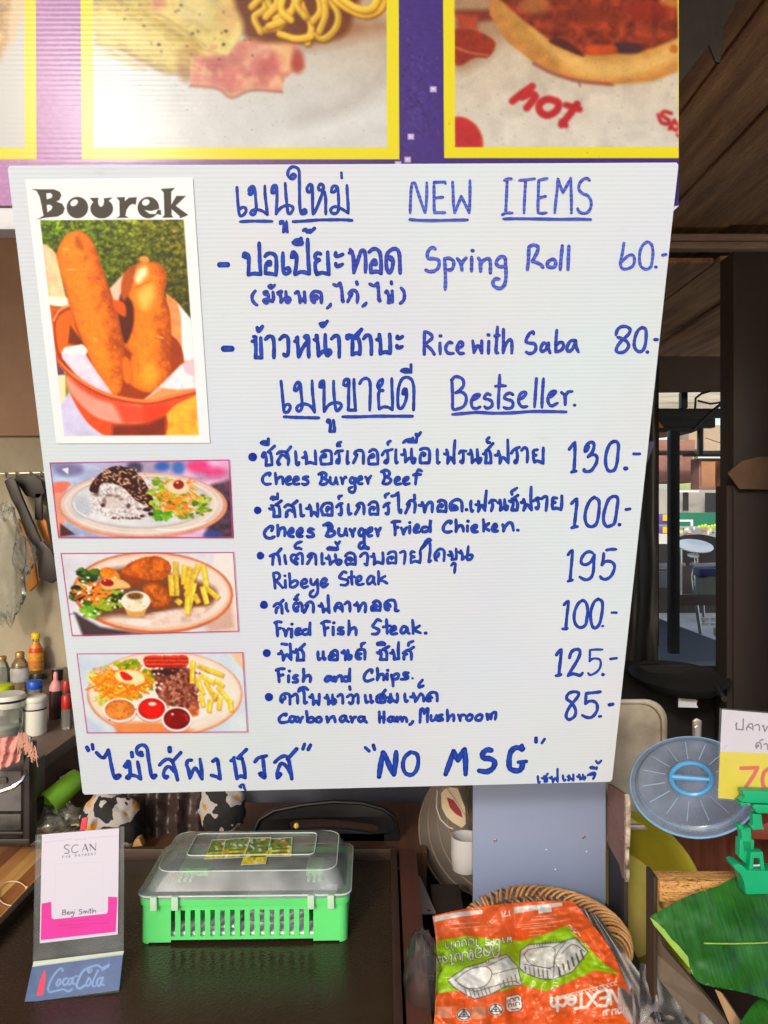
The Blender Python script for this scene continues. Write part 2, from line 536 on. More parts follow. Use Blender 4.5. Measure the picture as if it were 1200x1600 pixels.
W(330,350,3.75,19,"808,170 825,165 815,150;815,160 832,190 835,285! 850,240 870,180 880,158 895,155 902,180 905,230 903,282;"
 "925,165 945,148 970,148 988,170 995,220 995,290! 970,278 935,285! 935,245 945,220 960,212 965,235 945,232;"
 "1050,210 1040,195 1060,200 1065,225 1058,265 1042,285 1030,265 1025,225 1032,175 1060,148 1090,150 1102,180 1105,230 1107,288",1)
W(330,350,3.75,17,"258,392 242,415 240,440 250,460 268,475;310,410 328,415 325,395 312,400 310,410;325,400 335,420 333,455 318,462 308,448 330,440 360,455! 365,430 362,400;"
 "338,365 350,375 372,358;338,365 350,360;388,402 400,412 412,395 395,398;400,400 408,430 408,458! 425,440 450,430 462,440 450,460 440,450 438,395;"
 "492,405 510,400 500,395;508,400 518,425 520,460! 535,440 550,460! 548,430 546,398;612,440 625,432 612,420 600,430 605,458 592,450 585,420 605,395 630,398 645,410 645,460;"
 "700,468 695,480 680,492;718,355 738,362 755,345! 765,390 768,430 775,455 765,445;800,455 812,430 825,408! 808,410 825,388 848,395 858,420 855,460;852,340 855,352;"
 "908,462 900,472 888,482;930,352 955,362 975,345! 980,390 982,430 990,452 978,440;1020,400 1035,405 1028,390;1032,395 1042,430 1038,460! 1062,455! 1060,425 1060,392;1040,430 1060,425;"
 "1055,338 1056,350;1112,375 1128,395 1132,425 1125,450 1108,465",1)
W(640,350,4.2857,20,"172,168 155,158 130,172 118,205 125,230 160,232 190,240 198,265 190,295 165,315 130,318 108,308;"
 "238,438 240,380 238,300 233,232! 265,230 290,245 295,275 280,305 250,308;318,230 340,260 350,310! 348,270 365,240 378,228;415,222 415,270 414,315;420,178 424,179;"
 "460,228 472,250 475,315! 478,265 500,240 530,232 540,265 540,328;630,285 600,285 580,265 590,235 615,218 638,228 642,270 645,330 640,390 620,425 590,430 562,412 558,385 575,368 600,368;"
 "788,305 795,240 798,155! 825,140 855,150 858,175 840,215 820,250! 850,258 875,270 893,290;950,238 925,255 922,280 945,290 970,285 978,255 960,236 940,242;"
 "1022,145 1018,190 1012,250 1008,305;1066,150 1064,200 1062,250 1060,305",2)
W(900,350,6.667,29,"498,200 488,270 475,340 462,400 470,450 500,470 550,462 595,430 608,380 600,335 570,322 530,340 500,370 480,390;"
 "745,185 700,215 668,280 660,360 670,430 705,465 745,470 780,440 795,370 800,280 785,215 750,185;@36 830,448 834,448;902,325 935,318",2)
W(900,350,6.667,32,"415,1155 430,1105 465,1072 520,1068 560,1095 555,1135 520,1175 470,1220 430,1275 420,1320 455,1340 510,1325 545,1280 540,1240 510,1210 470,1190 432,1180;"
 "690,1075 645,1110 615,1180 605,1260 625,1310 665,1330 700,1310 722,1250 730,1160 725,1100 690,1075;@36 740,1333 743,1333;822,1205 845,1203",1)
W(330,480,3.75,19,"@36 75,243 120,243;240,200 255,195 262,178 248,172;258,175 262,240 260,295! 295,295! 292,240 290,180;270,120 278,142 300,112;"
 "318,188 340,170 362,180 368,230 367,295;402,188 425,168 448,178 452,220 450,270 435,285 425,275;"
 "488,200 505,195 505,175;500,180 508,230 512,290! 535,240 565,195 548,175 565,168 570,200 570,250 572,292;602,190 620,190 620,165;615,165 625,220 628,285! 650,262 690,250 698,268 680,282 672,260 668,220 668,160;"
 "640,98 655,112 680,82;640,98 658,92;705,185 725,168 745,172 750,220 750,292;795,165 798,185 815,170 808,160;820,165 840,170 880,130! 850,180! 830,185 828,230 825,278! 850,268 870,275! 872,230 865,190 855,175;"
 "892,185 910,165 930,170 938,220 938,275;970,190 985,185 985,160;985,160 992,220 990,272! 1020,262 1048,270! 1048,210 1045,158;1092,170 1090,182 1108,180 1120,172;1088,225 1092,238 1108,235 1120,230")
W(640,480,4.2857,19,"98,315 98,250 100,165! 125,170 148,190 148,210 125,230 105,250! 130,270 150,290 165,315;203,240 203,275 205,312;204,192 210,192;"
 "285,240 265,235 245,258 242,285 260,308 292,308;322,278 350,262 355,240 340,232 322,255 318,285 335,308 362,308;422,225 428,265 430,302! 450,260 465,265 482,305! 483,265 482,225;"
 "530,228 528,270 527,308;525,185 530,186;588,132 584,190 580,250 578,300 590,305;570,192 600,188;628,148 628,220 626,305! 640,255 665,220 682,225 685,260 684,308;"
 "830,180 825,165 805,175 785,205 780,230 800,240 835,245 845,270 835,298 805,310 780,300;915,245 895,240 878,275 885,295 910,285 925,250 930,240! 930,275 940,305;"
 "985,155 980,220 978,298! 1010,290 1030,265 1025,240 1005,235 985,250;1110,222 1080,225 1058,255 1055,290 1080,290 1100,260 1112,225! 1115,265 1130,300",1)
W(420,560,4.615,19,"88,165 95,230 102,310 108,370 120,390 142,380 155,350 140,330 118,340 108,360;185,230 200,230 215,210 222,190 205,175 190,195 183,230;212,170 228,185 232,240 240,320 235,365 215,380 200,365 215,340 250,328 285,335 310,355 330,388! 322,310 315,240 312,160;"
 "368,205 385,205 392,180 380,165;365,205 372,175 390,160 398,190 398,270 398,385! 415,355 440,330 480,318 515,325 522,345 500,375 485,370 475,310 468,230 467,162;420,455 432,462 438,445 425,442;438,445 445,480 440,525! 475,525! 472,490 465,445;"
 "540,190 560,195 575,165 560,155;538,190 545,160 565,148 578,165 575,250 575,330 572,372! 625,372! 620,300 615,220 614,150;655,182 672,155 700,143 725,160 732,210 730,290 728,375;"
 "820,150 795,165 785,195 790,212 815,185 822,160;790,212 800,225 825,232 800,235 790,270 795,365! 825,350 860,352 890,370! 892,300 888,220 886,145;965,255 985,255 992,230 985,218 970,230 965,250;990,225 995,260 985,310 965,350 945,362 932,340 930,270 938,200 960,150 995,135 1030,155 1045,210 1045,290 1043,370;"
 "955,90 975,78 1000,80 1020,98! 985,98 958,92;1025,100 1025,45;110,420 180,424 260,426 360,428;532,420 650,420 780,416 900,416 1035,416")
W(680,560,5,21,"125,170 140,155;135,390 135,290 130,170! 150,145 185,145 215,165 222,205 200,240 160,268! 200,262 235,285 242,330 220,375 175,395 150,400 135,390;290,325 325,310 345,285 330,280 300,295 282,335 290,380 320,392 350,378;"
 "430,285 410,275 390,290 385,312 415,320 440,335 445,365 425,385 400,388 385,375;503,130 500,210 495,300 493,390;470,217 510,212 550,214;605,282 585,270 555,280 540,305 560,320 595,330 608,355 595,385 560,390 535,382;"
 "660,320 690,300 708,275 695,262 668,275 652,310 655,350 680,378 718,374;790,158 785,230 780,310 775,378;845,158 840,230 835,310 833,382;885,305 915,290 940,262 920,255 895,275 880,310 885,350 910,370 955,348;"
 "985,265 1010,290 1015,360! 1018,300 1035,265 1070,258;@26 1085,365 1090,365;135,437 220,430 330,422 450,428 600,425 750,415 900,415 1022,418",1)
W(380,670,5,20,"@66 72,220 73,220;145,215 160,220 172,195 160,185 148,210;170,190 180,230 178,285! 225,280! 222,230 215,190! 195,180! 245,135;140,108 160,98 185,105 190,122 160,120 140,112;195,120 196,78;"
 "265,195 285,180 320,178 345,195 355,240 350,282;340,180 372,140;275,280 268,260 285,225 300,205 325,210 350,235;275,262 285,275;408,175 412,220 415,270 430,280 435,262;"
 "460,225 475,222 488,195 478,185;485,180 495,220 492,275! 520,262 568,275! 565,220 562,170;612,180 640,170 670,170 688,190 690,270! 650,275 610,275! 605,230 620,205 640,200 645,215 625,222;"
 "718,195 735,175 760,172 778,170;745,178 750,220 748,265 730,262 735,240 745,245;735,135 738,115 765,102;740,125 755,132;815,175 812,230 812,270 825,262;860,265 880,225 890,200! 870,195 885,172 920,168 938,190 938,270;"
 "985,180 1010,162 1038,170 1050,200 1052,275! 1010,275 982,275! 980,235 1000,205 1015,200 1022,215 1000,225;1085,205 1105,175 1130,170 1165,160;1125,178 1130,220 1125,265 1105,262 1112,245;1130,125 1132,105 1150,95")
W(610,670,4.615,19,"40,150 38,200 40,245 52,240;78,185 95,185 105,160;100,150 108,190 108,240! 130,215 165,210 178,220 170,245 155,235 152,190 152,145;92,100 115,82 140,75 165,88! 185,95! 190,65;165,88 162,65;130,95 180,95;182,38 195,52 218,25;185,38 205,45;"
 "215,150 240,140 270,145 282,170 280,245! 245,245 215,245! 215,200 230,175 250,180 240,195;338,148 338,200 340,245 355,240;388,180 402,182 412,160;405,152 415,190 412,248! 435,205 460,248! 458,180 465,85;"
 "495,178 510,160 545,160;525,165 525,210 520,245 505,235 520,228;560,180 575,180 582,155;578,152 588,190 588,245! 610,225 645,210 652,222 640,245 630,235 628,190 625,148;"
 "668,180 680,178 690,155;688,155 690,200 685,245! 725,245! 722,190 715,160! 700,150! 740,105;702,100 695,80 712,62;702,98 715,98;755,190 770,190 782,165;778,160 790,200 788,248! 812,205 850,245! 848,180 845,80;"
 "872,175 890,150 930,132;908,155 915,190 910,240 895,240 900,225;945,155 965,135 985,150 988,200 985,240;1060,150 1035,155 1030,180 1050,190 1030,195 1038,240! 1060,230 1100,248! 1100,190 1102,138")
W(380,670,5,20,"205,365 210,345 185,350 155,375 152,410 175,432 215,430;250,345 255,390 258,430! 265,395 290,375 308,385 310,430;340,408 368,395 365,375 345,380 332,405 345,432 375,430;400,408 428,395 425,375 405,380 392,405 405,432 435,430;"
 "505,375 480,375 470,390 500,402 505,425 480,435 460,428;600,425 615,390 612,350! 590,355! 620,340 648,355 640,378 620,385! 655,400 650,425 620,435 600,430;680,378 680,415 695,430 715,420 725,380! 728,410 738,432;762,380 772,400 775,430! 778,400 795,378 805,380;"
 "870,395 850,380 835,400 845,425 865,415 878,385! 872,430 875,470 860,495 832,490 828,465 850,455;900,405 925,390 922,372 905,380 895,405 905,428 930,428;955,375 968,395 975,428! 978,395 998,368;1090,425 1105,380 1100,335! 1080,335! 1110,322 1140,335 1138,362 1112,375! 1148,390 1150,412 1125,430 1092,428;"
 "1188,410 1218,396 1216,378 1198,382 1184,406 1198,432 1230,428;1254,410 1283,396 1286,378 1266,382 1250,406 1264,432 1300,426;1394,329 1372,320 1356,340 1350,383 1345,432;1329,360 1356,353 1386,356")
W(870,670,7.5,36,"145,240 175,200 212,160! 212,250 208,370 200,490;170,508 200,498 225,495;330,265 335,215 370,170 410,155 435,185 425,250 395,295 365,330! 400,305 445,305 470,335 465,390 440,440 400,490 350,500 318,490 320,475;@55 342,250 362,212;"
 "665,145 620,180 585,260 570,350 575,430 600,485 640,495 680,470 705,390 715,290 722,200 705,155 665,145;@46 800,465 815,462;@32 900,293 970,293")
W(870,670,7.5,36,"172,875 205,840 235,820! 232,900 220,1000 205,1140;172,1160 205,1150 240,1145;440,800 390,840 350,920 330,1010 335,1080 360,1130 410,1145 460,1115 485,1030 495,920 490,840 440,800;"
 "655,790 605,830 570,920 548,1010 550,1090 580,1140 620,1138 670,1110 690,1030 705,920 715,830 695,795 655,790;732,1122 735,1122;@34 810,945 855,938")
W(380,750,4.615,19,"@58 105,218 106,218;188,205 205,210 215,190 200,182;212,190 222,225 220,262! 265,262! 262,215 255,185! 235,178! 275,150;198,135 215,122 245,130! 215,140;248,135 248,98;298,195 320,178 345,185 365,205 375,265;350,182 388,150;310,262 312,235 335,215 365,230;318,250 310,262;"
 "412,178 415,220 420,258 438,255;455,205 470,205 480,180;478,178 488,210 490,258! 510,232 535,262! 538,215 535,170;605,215 620,205 612,195 600,210 605,225;572,240 562,210 580,175 615,165 640,180 640,255! 600,250 572,252;672,195 690,175 715,168;702,180 708,215 705,250 690,245;690,135 690,120 710,112;"
 "758,175 758,215 762,245 778,240;808,245 828,210 838,190! 820,185 835,168 858,168 870,190 870,245;905,180 930,158 960,162 970,190 972,248! 940,245 915,248! 912,215 930,195 945,200 940,215;1012,195 1030,172 1055,165;1040,175 1048,210 1042,245 1028,240;1025,125 1025,110 1050,95;1070,115 1095,110 1118,90! 1120,150 1122,215 1135,235 1138,215")
W(620,750,4.444,19,"60,230 78,190 90,165! 72,170 90,145 115,145 128,170 122,225;122,105 124,130;155,175 172,175 178,155;175,155 188,180 192,222! 205,180 225,155 245,160 245,222;285,150 310,140 335,150 342,180 340,220! 310,215 285,218! 285,190 300,170 318,175 310,188;"
 "410,185 395,175 385,190 400,205 420,200 410,180;400,205 375,205 370,175 390,145 425,135 450,155 452,215;@24 482,205 486,205;515,145 512,180 520,215 530,210;548,170 562,170 570,150;566,148 572,180 565,218! 590,175 612,212! 615,140 622,75;640,160 660,140 685,142;660,148 665,180 655,215;"
 "700,155 712,160 718,140;715,140 722,175 718,210! 740,190 765,180 768,195 755,205 750,180 748,135;780,145 795,150 800,130;800,130 808,165 798,208! 835,208! 838,165 825,135! 805,130! 840,105;800,100 798,80 835,55;862,155 875,155 882,135;880,135 890,170 880,210! 905,170 935,208! 930,130 932,48;"
 "950,145 975,125 995,130;975,135 985,170 975,200 965,192;1005,130 1025,115 1042,122 1040,170 1035,212;1110,125 1085,125 1080,150 1100,155 1080,165 1082,200! 1110,195 1140,205! 1145,160 1145,110")
W(380,750,4.615,20,"205,365 215,340 195,335 165,358 152,385 165,412 195,420 225,408;248,325 252,370 250,402! 265,355 295,345 302,375 298,402;325,385 355,375 360,355 345,350 328,375 332,402 362,408;388,388 420,378 425,355 410,350 390,375 395,405 425,405;508,355 480,352 470,370 500,382 505,402 480,410 460,405;"
 "600,400 615,360 612,320! 580,325! 615,310 640,330 635,355 615,362! 655,368 655,390 630,405 595,402;690,350 688,385 705,400 730,390 740,350! 742,380 750,400;770,355 782,375 790,405! 790,380 805,350;870,365 850,350 835,375 840,400 862,395 878,360! 872,400 872,440 875,480 850,494 835,478 845,455 865,448;"
 "900,380 925,365 925,345 908,350 895,375 905,402 930,400;955,350 965,370 970,402! 975,370 990,345;1095,395 1095,350 1090,305;1070,305 1095,298 1130,298;1095,345 1115,340;1140,345 1150,365 1155,390! 1165,360 1180,340")
W(620,750,4.444,19,"90,320 90,345 88,370;88,295 91,295;122,345 145,335 150,315 138,312 122,335 125,362 155,360;205,325 180,330 172,350 188,360 215,350 230,320! 235,275 232,310 232,358;372,300 378,285 350,290 325,320 325,350 350,362 380,355;410,275 412,320 410,358! 425,325 450,315 460,335 462,355;"
 "490,318 490,355;492,285 495,285;520,340 550,330 552,315 535,315 520,335 528,358 560,358;600,275 605,320 602,355;640,300 612,325 640,350;665,340 690,325 690,308 675,310 662,335 672,355 700,352;735,310 742,335 740,355! 755,320 780,295 800,305 810,350;838,348 843,348")
W(390,830,5.714,23,"@72 95,215 96,217;182,222 205,210 235,205 260,225 270,295;240,205 280,158;205,298 208,250 215,225;312,215 318,260 325,292;430,245 412,240 410,265 425,285 415,292 380,265 370,230 390,210 420,215! 450,195 470,215 472,290;462,158 440,150 415,152 405,130 425,105 465,92;"
 "515,290 540,250 555,225! 520,225 545,200 580,205 590,235 592,295;645,195 645,240 648,288 668,285;680,240 700,240 708,220;705,215 715,255 718,295! 745,270 800,255 818,268 800,295 780,285 770,240 765,205;692,155 720,145 760,150 785,160! 785,140;700,160 770,165;765,95 785,115 805,92;"
 "855,220 880,195 915,195 940,220 945,298! 900,290 870,300! 858,270 875,240 905,240 915,255 890,260;988,225 1010,200 1040,195 1055,225 1050,270 1045,300 1025,290;1085,225 1105,225 1110,200;1105,200 1115,245 1110,295! 1140,275 1190,290! 1192,240 1188,190;@40 1020,138 1055,150")
W(580,830,6,25,"155,215 180,195 215,192 232,215 230,300! 190,295 155,302! 155,260 180,240 205,245 190,262;272,200 300,188 318,200 315,250 308,305;405,195 380,190 370,220 385,235 408,240 375,250 372,295! 415,280 455,295! 462,240 458,185;"
 "560,85 540,72 515,90 490,130 465,170! 495,140 530,105 550,115 552,180 545,240 540,285 560,275;615,275 600,260 595,225 615,185 650,165 680,180 685,220 680,275;600,250 625,235 635,205;718,220 740,225 748,195 735,190;748,190 760,225 755,265! 795,260! 798,215 795,165;752,320 770,300 790,305! 785,345 780,390;"
 "822,195 838,205 842,180;840,180 855,225 850,268! 880,240 930,220 950,232 930,262 905,268 900,240 905,190 910,140")
W(390,830,5.714,22,"228,508 222,450 212,375! 245,370 268,390 262,420 230,440! 260,465 295,505;318,440 320,500;314,397 318,397;355,378 360,440 362,495! 390,500 425,475 425,448 400,440 370,460;460,475 500,462 510,440 490,428 465,450 462,485 485,502 520,490;"
 "545,425 550,465 575,475 605,430! 608,480 608,530 600,560 572,585 540,575 545,545 570,525;645,470 675,455 685,430 668,420 642,445 640,480 660,498 700,470;862,368 840,360 815,385 800,410 830,425 870,435 878,460 855,480 815,478;910,358 910,420 915,475;885,412 935,405;"
 "955,450 990,435 995,410 980,400 955,425 955,465 985,478 1015,470;1110,410 1080,400 1050,440 1060,470 1090,455 1112,415! 1108,450 1122,475;1150,357 1152,410 1150,471;1209,400 1161,433 1200,447 1228,465")
W(850,840,8,36,"300,215 325,180 355,160! 350,250 338,380 325,530;300,545 325,535 358,528;605,190 570,175 520,190 475,245 462,300 485,332 530,335 580,305 615,250 628,215! 622,320 615,420 595,485 550,522 500,520 445,490;780,155 840,145 900,145;745,195 740,260 722,340! 760,300 820,295 865,320 880,370 860,440 820,495 765,520 725,510 702,485")
W(850,840,8,36,"250,840 275,810 305,795! 298,880 285,980 272,1125;232,1140 270,1140 295,1130;485,780 430,820 390,900 375,980 385,1060 420,1110 470,1122 520,1085 535,1000 545,900 525,815 485,780;680,765 630,800 595,880 580,970 590,1060 610,1115 645,1128 690,1080 715,990 730,880 725,800 680,765;@28 725,1104 738,1104;@32 845,936 905,936")
W(390,915,4,16.5,"@52 90,117 90,119;150,130 170,112 188,115 200,130 203,172;185,115 210,90;165,170 168,145 180,135;228,108 230,140 240,160;305,130 295,140 300,155 285,158 275,130 285,110 305,112! 320,108 328,125 328,160;280,85 300,88 290,72 305,55;340,168 355,140 365,122! 350,125 365,105 385,102 398,120 398,165;"
 "432,125 445,128 450,110;448,110 458,135 460,165! 480,145 498,168! 492,110 490,60;530,140 545,115 565,110 578,130 580,162;535,160 535,145 555,135 575,150;595,115 612,102 625,112 627,160;655,120 668,122 672,105;670,105 680,130 680,160! 695,125 712,108 725,120 722,165;"
 "770,105 795,95 815,110 815,155! 790,152 762,155! 765,130 785,118 795,130 780,138;880,130 868,115 855,130 870,150 850,145 845,115 870,92 900,92 912,115 912,155 930,155")
W(390,915,4,16.5,"175,315 172,275 165,230;155,232 180,225 198,228;172,272 192,265;208,268 220,285 225,315! 232,285 245,268;262,272 262,320;263,240 265,240;290,295 310,285 315,270 302,268 288,285 292,305 320,302;355,272 335,280 332,298 350,305 370,290 378,232! 375,270 378,308;470,310 468,270 460,232;448,235 475,222 502,225;468,268 490,262;"
 "522,258 522,305;525,232 528,232;585,262 560,265 555,278 585,285 580,302 552,300;620,220 622,260 618,305! 632,275 655,262 665,275 665,308;820,220 800,212 780,235 770,255 795,268 810,280 795,300 765,302;855,212 858,260 860,298;835,258 878,250;885,285 910,272 910,255 895,258 880,280 890,302 920,298;"
 "985,262 960,255 945,280 955,298 975,285 985,262! 988,290 998,298;1018,215 1022,260 1022,298;1062,250 1030,275 1068,295;1098,296 1102,296")
W(400,990,4.286,18,"@54 72,130 73,130;150,135 165,132 170,118;168,115 180,145 182,178! 205,140 235,175! 232,120 228,68;172,68 205,72;250,120 265,125 270,105;270,105 280,140 275,178! 318,175! 318,135 305,108! 290,105! 325,70;415,120 415,150 420,172 432,165;450,120 450,150 455,172 465,165;"
 "500,130 525,112 545,125 545,175! 515,175 490,172! 492,150 510,135 525,145 510,155;575,125 585,130 590,112;588,112 598,140 598,175! 615,155 635,145 635,165 620,170 618,140 615,110;705,135 690,135 685,155 700,165 680,168 670,145 680,115 705,105 728,115 728,172;705,85 708,70 730,60;"
 "810,125 825,130 830,112;830,110 838,140 832,172! 875,172! 875,130 862,105! 850,105! 890,85;812,65 840,58 865,68;815,72 860,72;900,130 912,130 918,112;915,110 925,140 925,172! 955,165! 952,110 955,58;985,130 1010,112 1030,115 1040,135 1040,172;1020,112 1055,90;990,170 992,145 1010,135;1020,80 1025,62 1052,50")
W(400,990,4.286,18,"155,322 152,285 148,242;135,245 160,235 190,235;152,282 180,275;218,282 218,322;222,250 225,250;280,280 258,282 252,298 275,305 275,322 248,325;318,238 320,280 315,320! 330,290 355,278 365,295 362,322;500,285 478,288 462,308 475,318 495,305 505,288! 510,310 520,318;525,290 532,318! 545,290 570,282 575,318;"
 "615,288 592,290 585,308 600,318 620,305 628,235! 625,280 628,318;775,262 778,245 755,245 728,275 725,305 745,318 785,305;812,232 815,270 812,310! 825,280 845,270 855,285 855,310;878,270 878,305;880,245 882,245;905,275 915,310 918,350;912,285 940,268 955,278 945,300 918,305;1020,262 995,262 990,278 1015,285 1012,300 970,305;@16 1046,298 1049,298")
W(850,995,8,38,"155,225 180,185 215,160! 208,260 195,370 185,475;150,485 185,478 212,470;318,260 335,200 370,165 420,155 448,180 440,240 400,320 350,400 300,485! 350,462 400,468 450,480 480,452;@30 730,158 640,158 572,165! 572,230 568,305! 600,275 660,270 700,290 708,340 690,400 640,450 575,475 550,450;735,470 740,470;@32 830,275 905,265")
W(850,995,8,36,"285,785 285,740 320,700 380,685 430,700 425,740 380,800 330,860 290,930 275,990 300,1030 340,1025 385,985 395,920 370,860 330,810 280,780;705,685 640,695 525,705! 522,770 515,835! 560,805 620,805 660,840 665,900 640,960 590,1005 530,1005 478,980;@32 690,994 710,992;815,850 860,840")
W(400,1060,4,16.5,"@52 80,115 81,116;165,150 155,140 158,110 180,95 205,98 212,115 212,160;160,138 178,128 182,115;225,112 245,98 258,108 260,155;325,70 300,55 275,62 265,80! 290,68 300,90 302,130 305,155 318,148;335,115 345,118 352,100;350,100 358,130 358,162! 375,140 392,162! 395,130 395,98;"
 "430,120 440,122 445,102;443,102 452,130 452,160! 470,140 492,130 498,145 482,160 478,140 478,100;510,112 525,100 540,108 542,155;570,115 590,102 605,112 605,145 595,158 582,150;585,52 588,68;615,112 628,100 638,110 638,155;682,105 685,130 690,150 700,145;715,105 718,130 722,150 732,142;"
 "755,115 775,100 800,102! 808,120 805,148! 775,150 755,145! 755,125 775,115 790,125 775,132;790,95 808,72;825,118 838,120 842,98;840,98 848,130 840,148 828,140 845,132 880,148! 885,120 882,95;930,95 930,120 935,142 948,138;965,115 980,115 985,92;982,92 992,115 995,145! 1015,115 1030,95! 1045,110 1048,142;1045,45 1020,55 1020,35 1040,10;"
 "1100,120 1085,110 1075,125 1090,138 1070,138 1070,110 1095,88 1125,90 1132,115 1132,140")
W(400,1060,4,16.5,"185,232 190,222 165,228 145,250 150,272 175,275 205,268;240,240 220,238 210,258 225,272 240,258 245,240! 250,265 258,270;262,240 272,255 275,275! 280,255 292,240;315,205 320,240 322,270! 350,272 362,255 350,242 325,252;395,240 378,250 378,268 395,272 410,258 400,240;442,240 448,272! 462,248 485,238 492,255 495,272;"
 "555,232 535,238 525,258 540,270 558,250 562,235! 565,260 578,270;590,238 598,255 600,272! 608,248 625,238;670,240 650,240 640,260 655,270 672,255 678,240! 680,262 692,275;770,208 772,240 772,275;800,208 800,240 798,275;772,245 800,240;850,240 835,242 825,260 840,270 855,255 860,240! 862,262 870,268;880,240 885,268! 895,245 908,242 912,268! 922,245 938,248 942,270;980,268 972,280 960,288")
W(580,1080,5.4545,22,"415,265 418,215 420,155! 440,150 452,190! 472,150 485,155 480,205 478,262;510,205 510,240 525,250 545,235 555,205! 555,235 565,250;605,200 580,205 578,220 602,228 605,245 575,250;648,158 650,205 650,252! 665,220 695,200 705,215 702,250;742,200 752,220 758,250! 760,220 775,200 795,202;"
 "845,195 820,210 812,235 830,248 855,235 860,205 840,195;930,195 900,210 890,235 905,248 935,240 945,210 930,195;985,195 992,240! 1000,200 1015,205 1020,235! 1030,190 1060,180 1062,205 1055,240")
W(120,1140,6,31,"@38 95,165 108,192;@34 145,140 152,180;185,215 230,258 260,260! 295,190! 310,260 330,360 350,440 380,455 405,430 375,425;@52 372,440 398,432;445,340 470,350 485,310;450,340 480,295 495,320 500,380 500,430 485,455 465,450;470,440 500,425 560,435 600,462! 585,380 570,300;515,215 520,250;"
 "610,210 600,215 615,235 600,240 570,220 562,180 590,148 630,145 660,180 670,260 685,350 700,430 720,450 740,430;@46 718,435 735,430;775,330 810,295 850,275 890,290 915,350 935,430 945,470;905,290 975,215;840,455 820,440 815,400 840,355 875,350 920,400;@40 835,440 848,440;@42 870,172 872,200;"
 "1075,285 1040,290 1030,330 1045,370 1060,455! 1085,390 1110,360 1140,400 1175,460! 1170,380 1155,275;@36 1275,295 1310,275;1275,295 1305,275 1320,280! 1330,350 1345,460! 1310,440 1260,425;@26 1320,290 1330,350 1345,455")
W(310,1140,6,32,"305,290 325,285 335,260;330,265 345,350 360,460! 395,435 440,450! 430,360 410,270! 370,265! 450,185;@24 390,535 405,515 425,515! 430,545 440,565;@24 385,530 400,540;530,300 560,265 600,255 640,243;605,260 612,340 620,410 620,450 590,430 570,410;@44 588,410 615,425;715,305 760,265 810,245 840,270 860,350 875,460;835,275 920,180;740,455 740,400 760,340 785,315 830,350 865,420;@45 748,440 765,418;995,135 980,180;1050,145 1030,185")
W(550,1140,3.75,29,"@20 78,105 100,125;@24 125,92 132,115;158,275 168,205 182,135! 200,165 225,225 245,262! 255,190 258,130;@25 345,130 310,160 298,205 310,250 345,265 375,240 388,190 380,145 345,130;548,260 570,200 595,125! 605,150 620,180! 635,150 660,115! 665,180 665,260;815,120 790,118 765,140 770,165 810,170 835,190 825,225 790,245 745,240;"
 "1000,110 960,105 930,130 920,180 925,225 960,240 990,230 1000,190;@22 975,190 1020,185;@24 995,92 995,118;@24 1078,50 1078,70;@18 1128,55 1112,78")
W(820,1170,8,28,"162,340 165,380 172,420 190,410;215,365 235,370 245,345;240,340 250,380 245,410! 275,405! 275,370 262,340! 285,310;250,385 275,385;305,360 325,365 335,345;335,345 345,380 350,415! 380,365 410,410! 408,330 408,250;475,330 478,365 490,395 508,385;535,345 548,350 552,330;552,330 560,365 550,390 540,385;545,380 575,370 605,395! 608,360 605,320;"
 "655,345 672,350 680,320;678,320 690,355 690,385! 715,365 745,350 755,360 740,380 728,365 725,320;785,330 820,310 860,295 880,310 870,345 852,375;810,325 850,320;815,230 850,225 885,240 898,225 895,250;825,240 885,245;890,150 915,180 955,145")

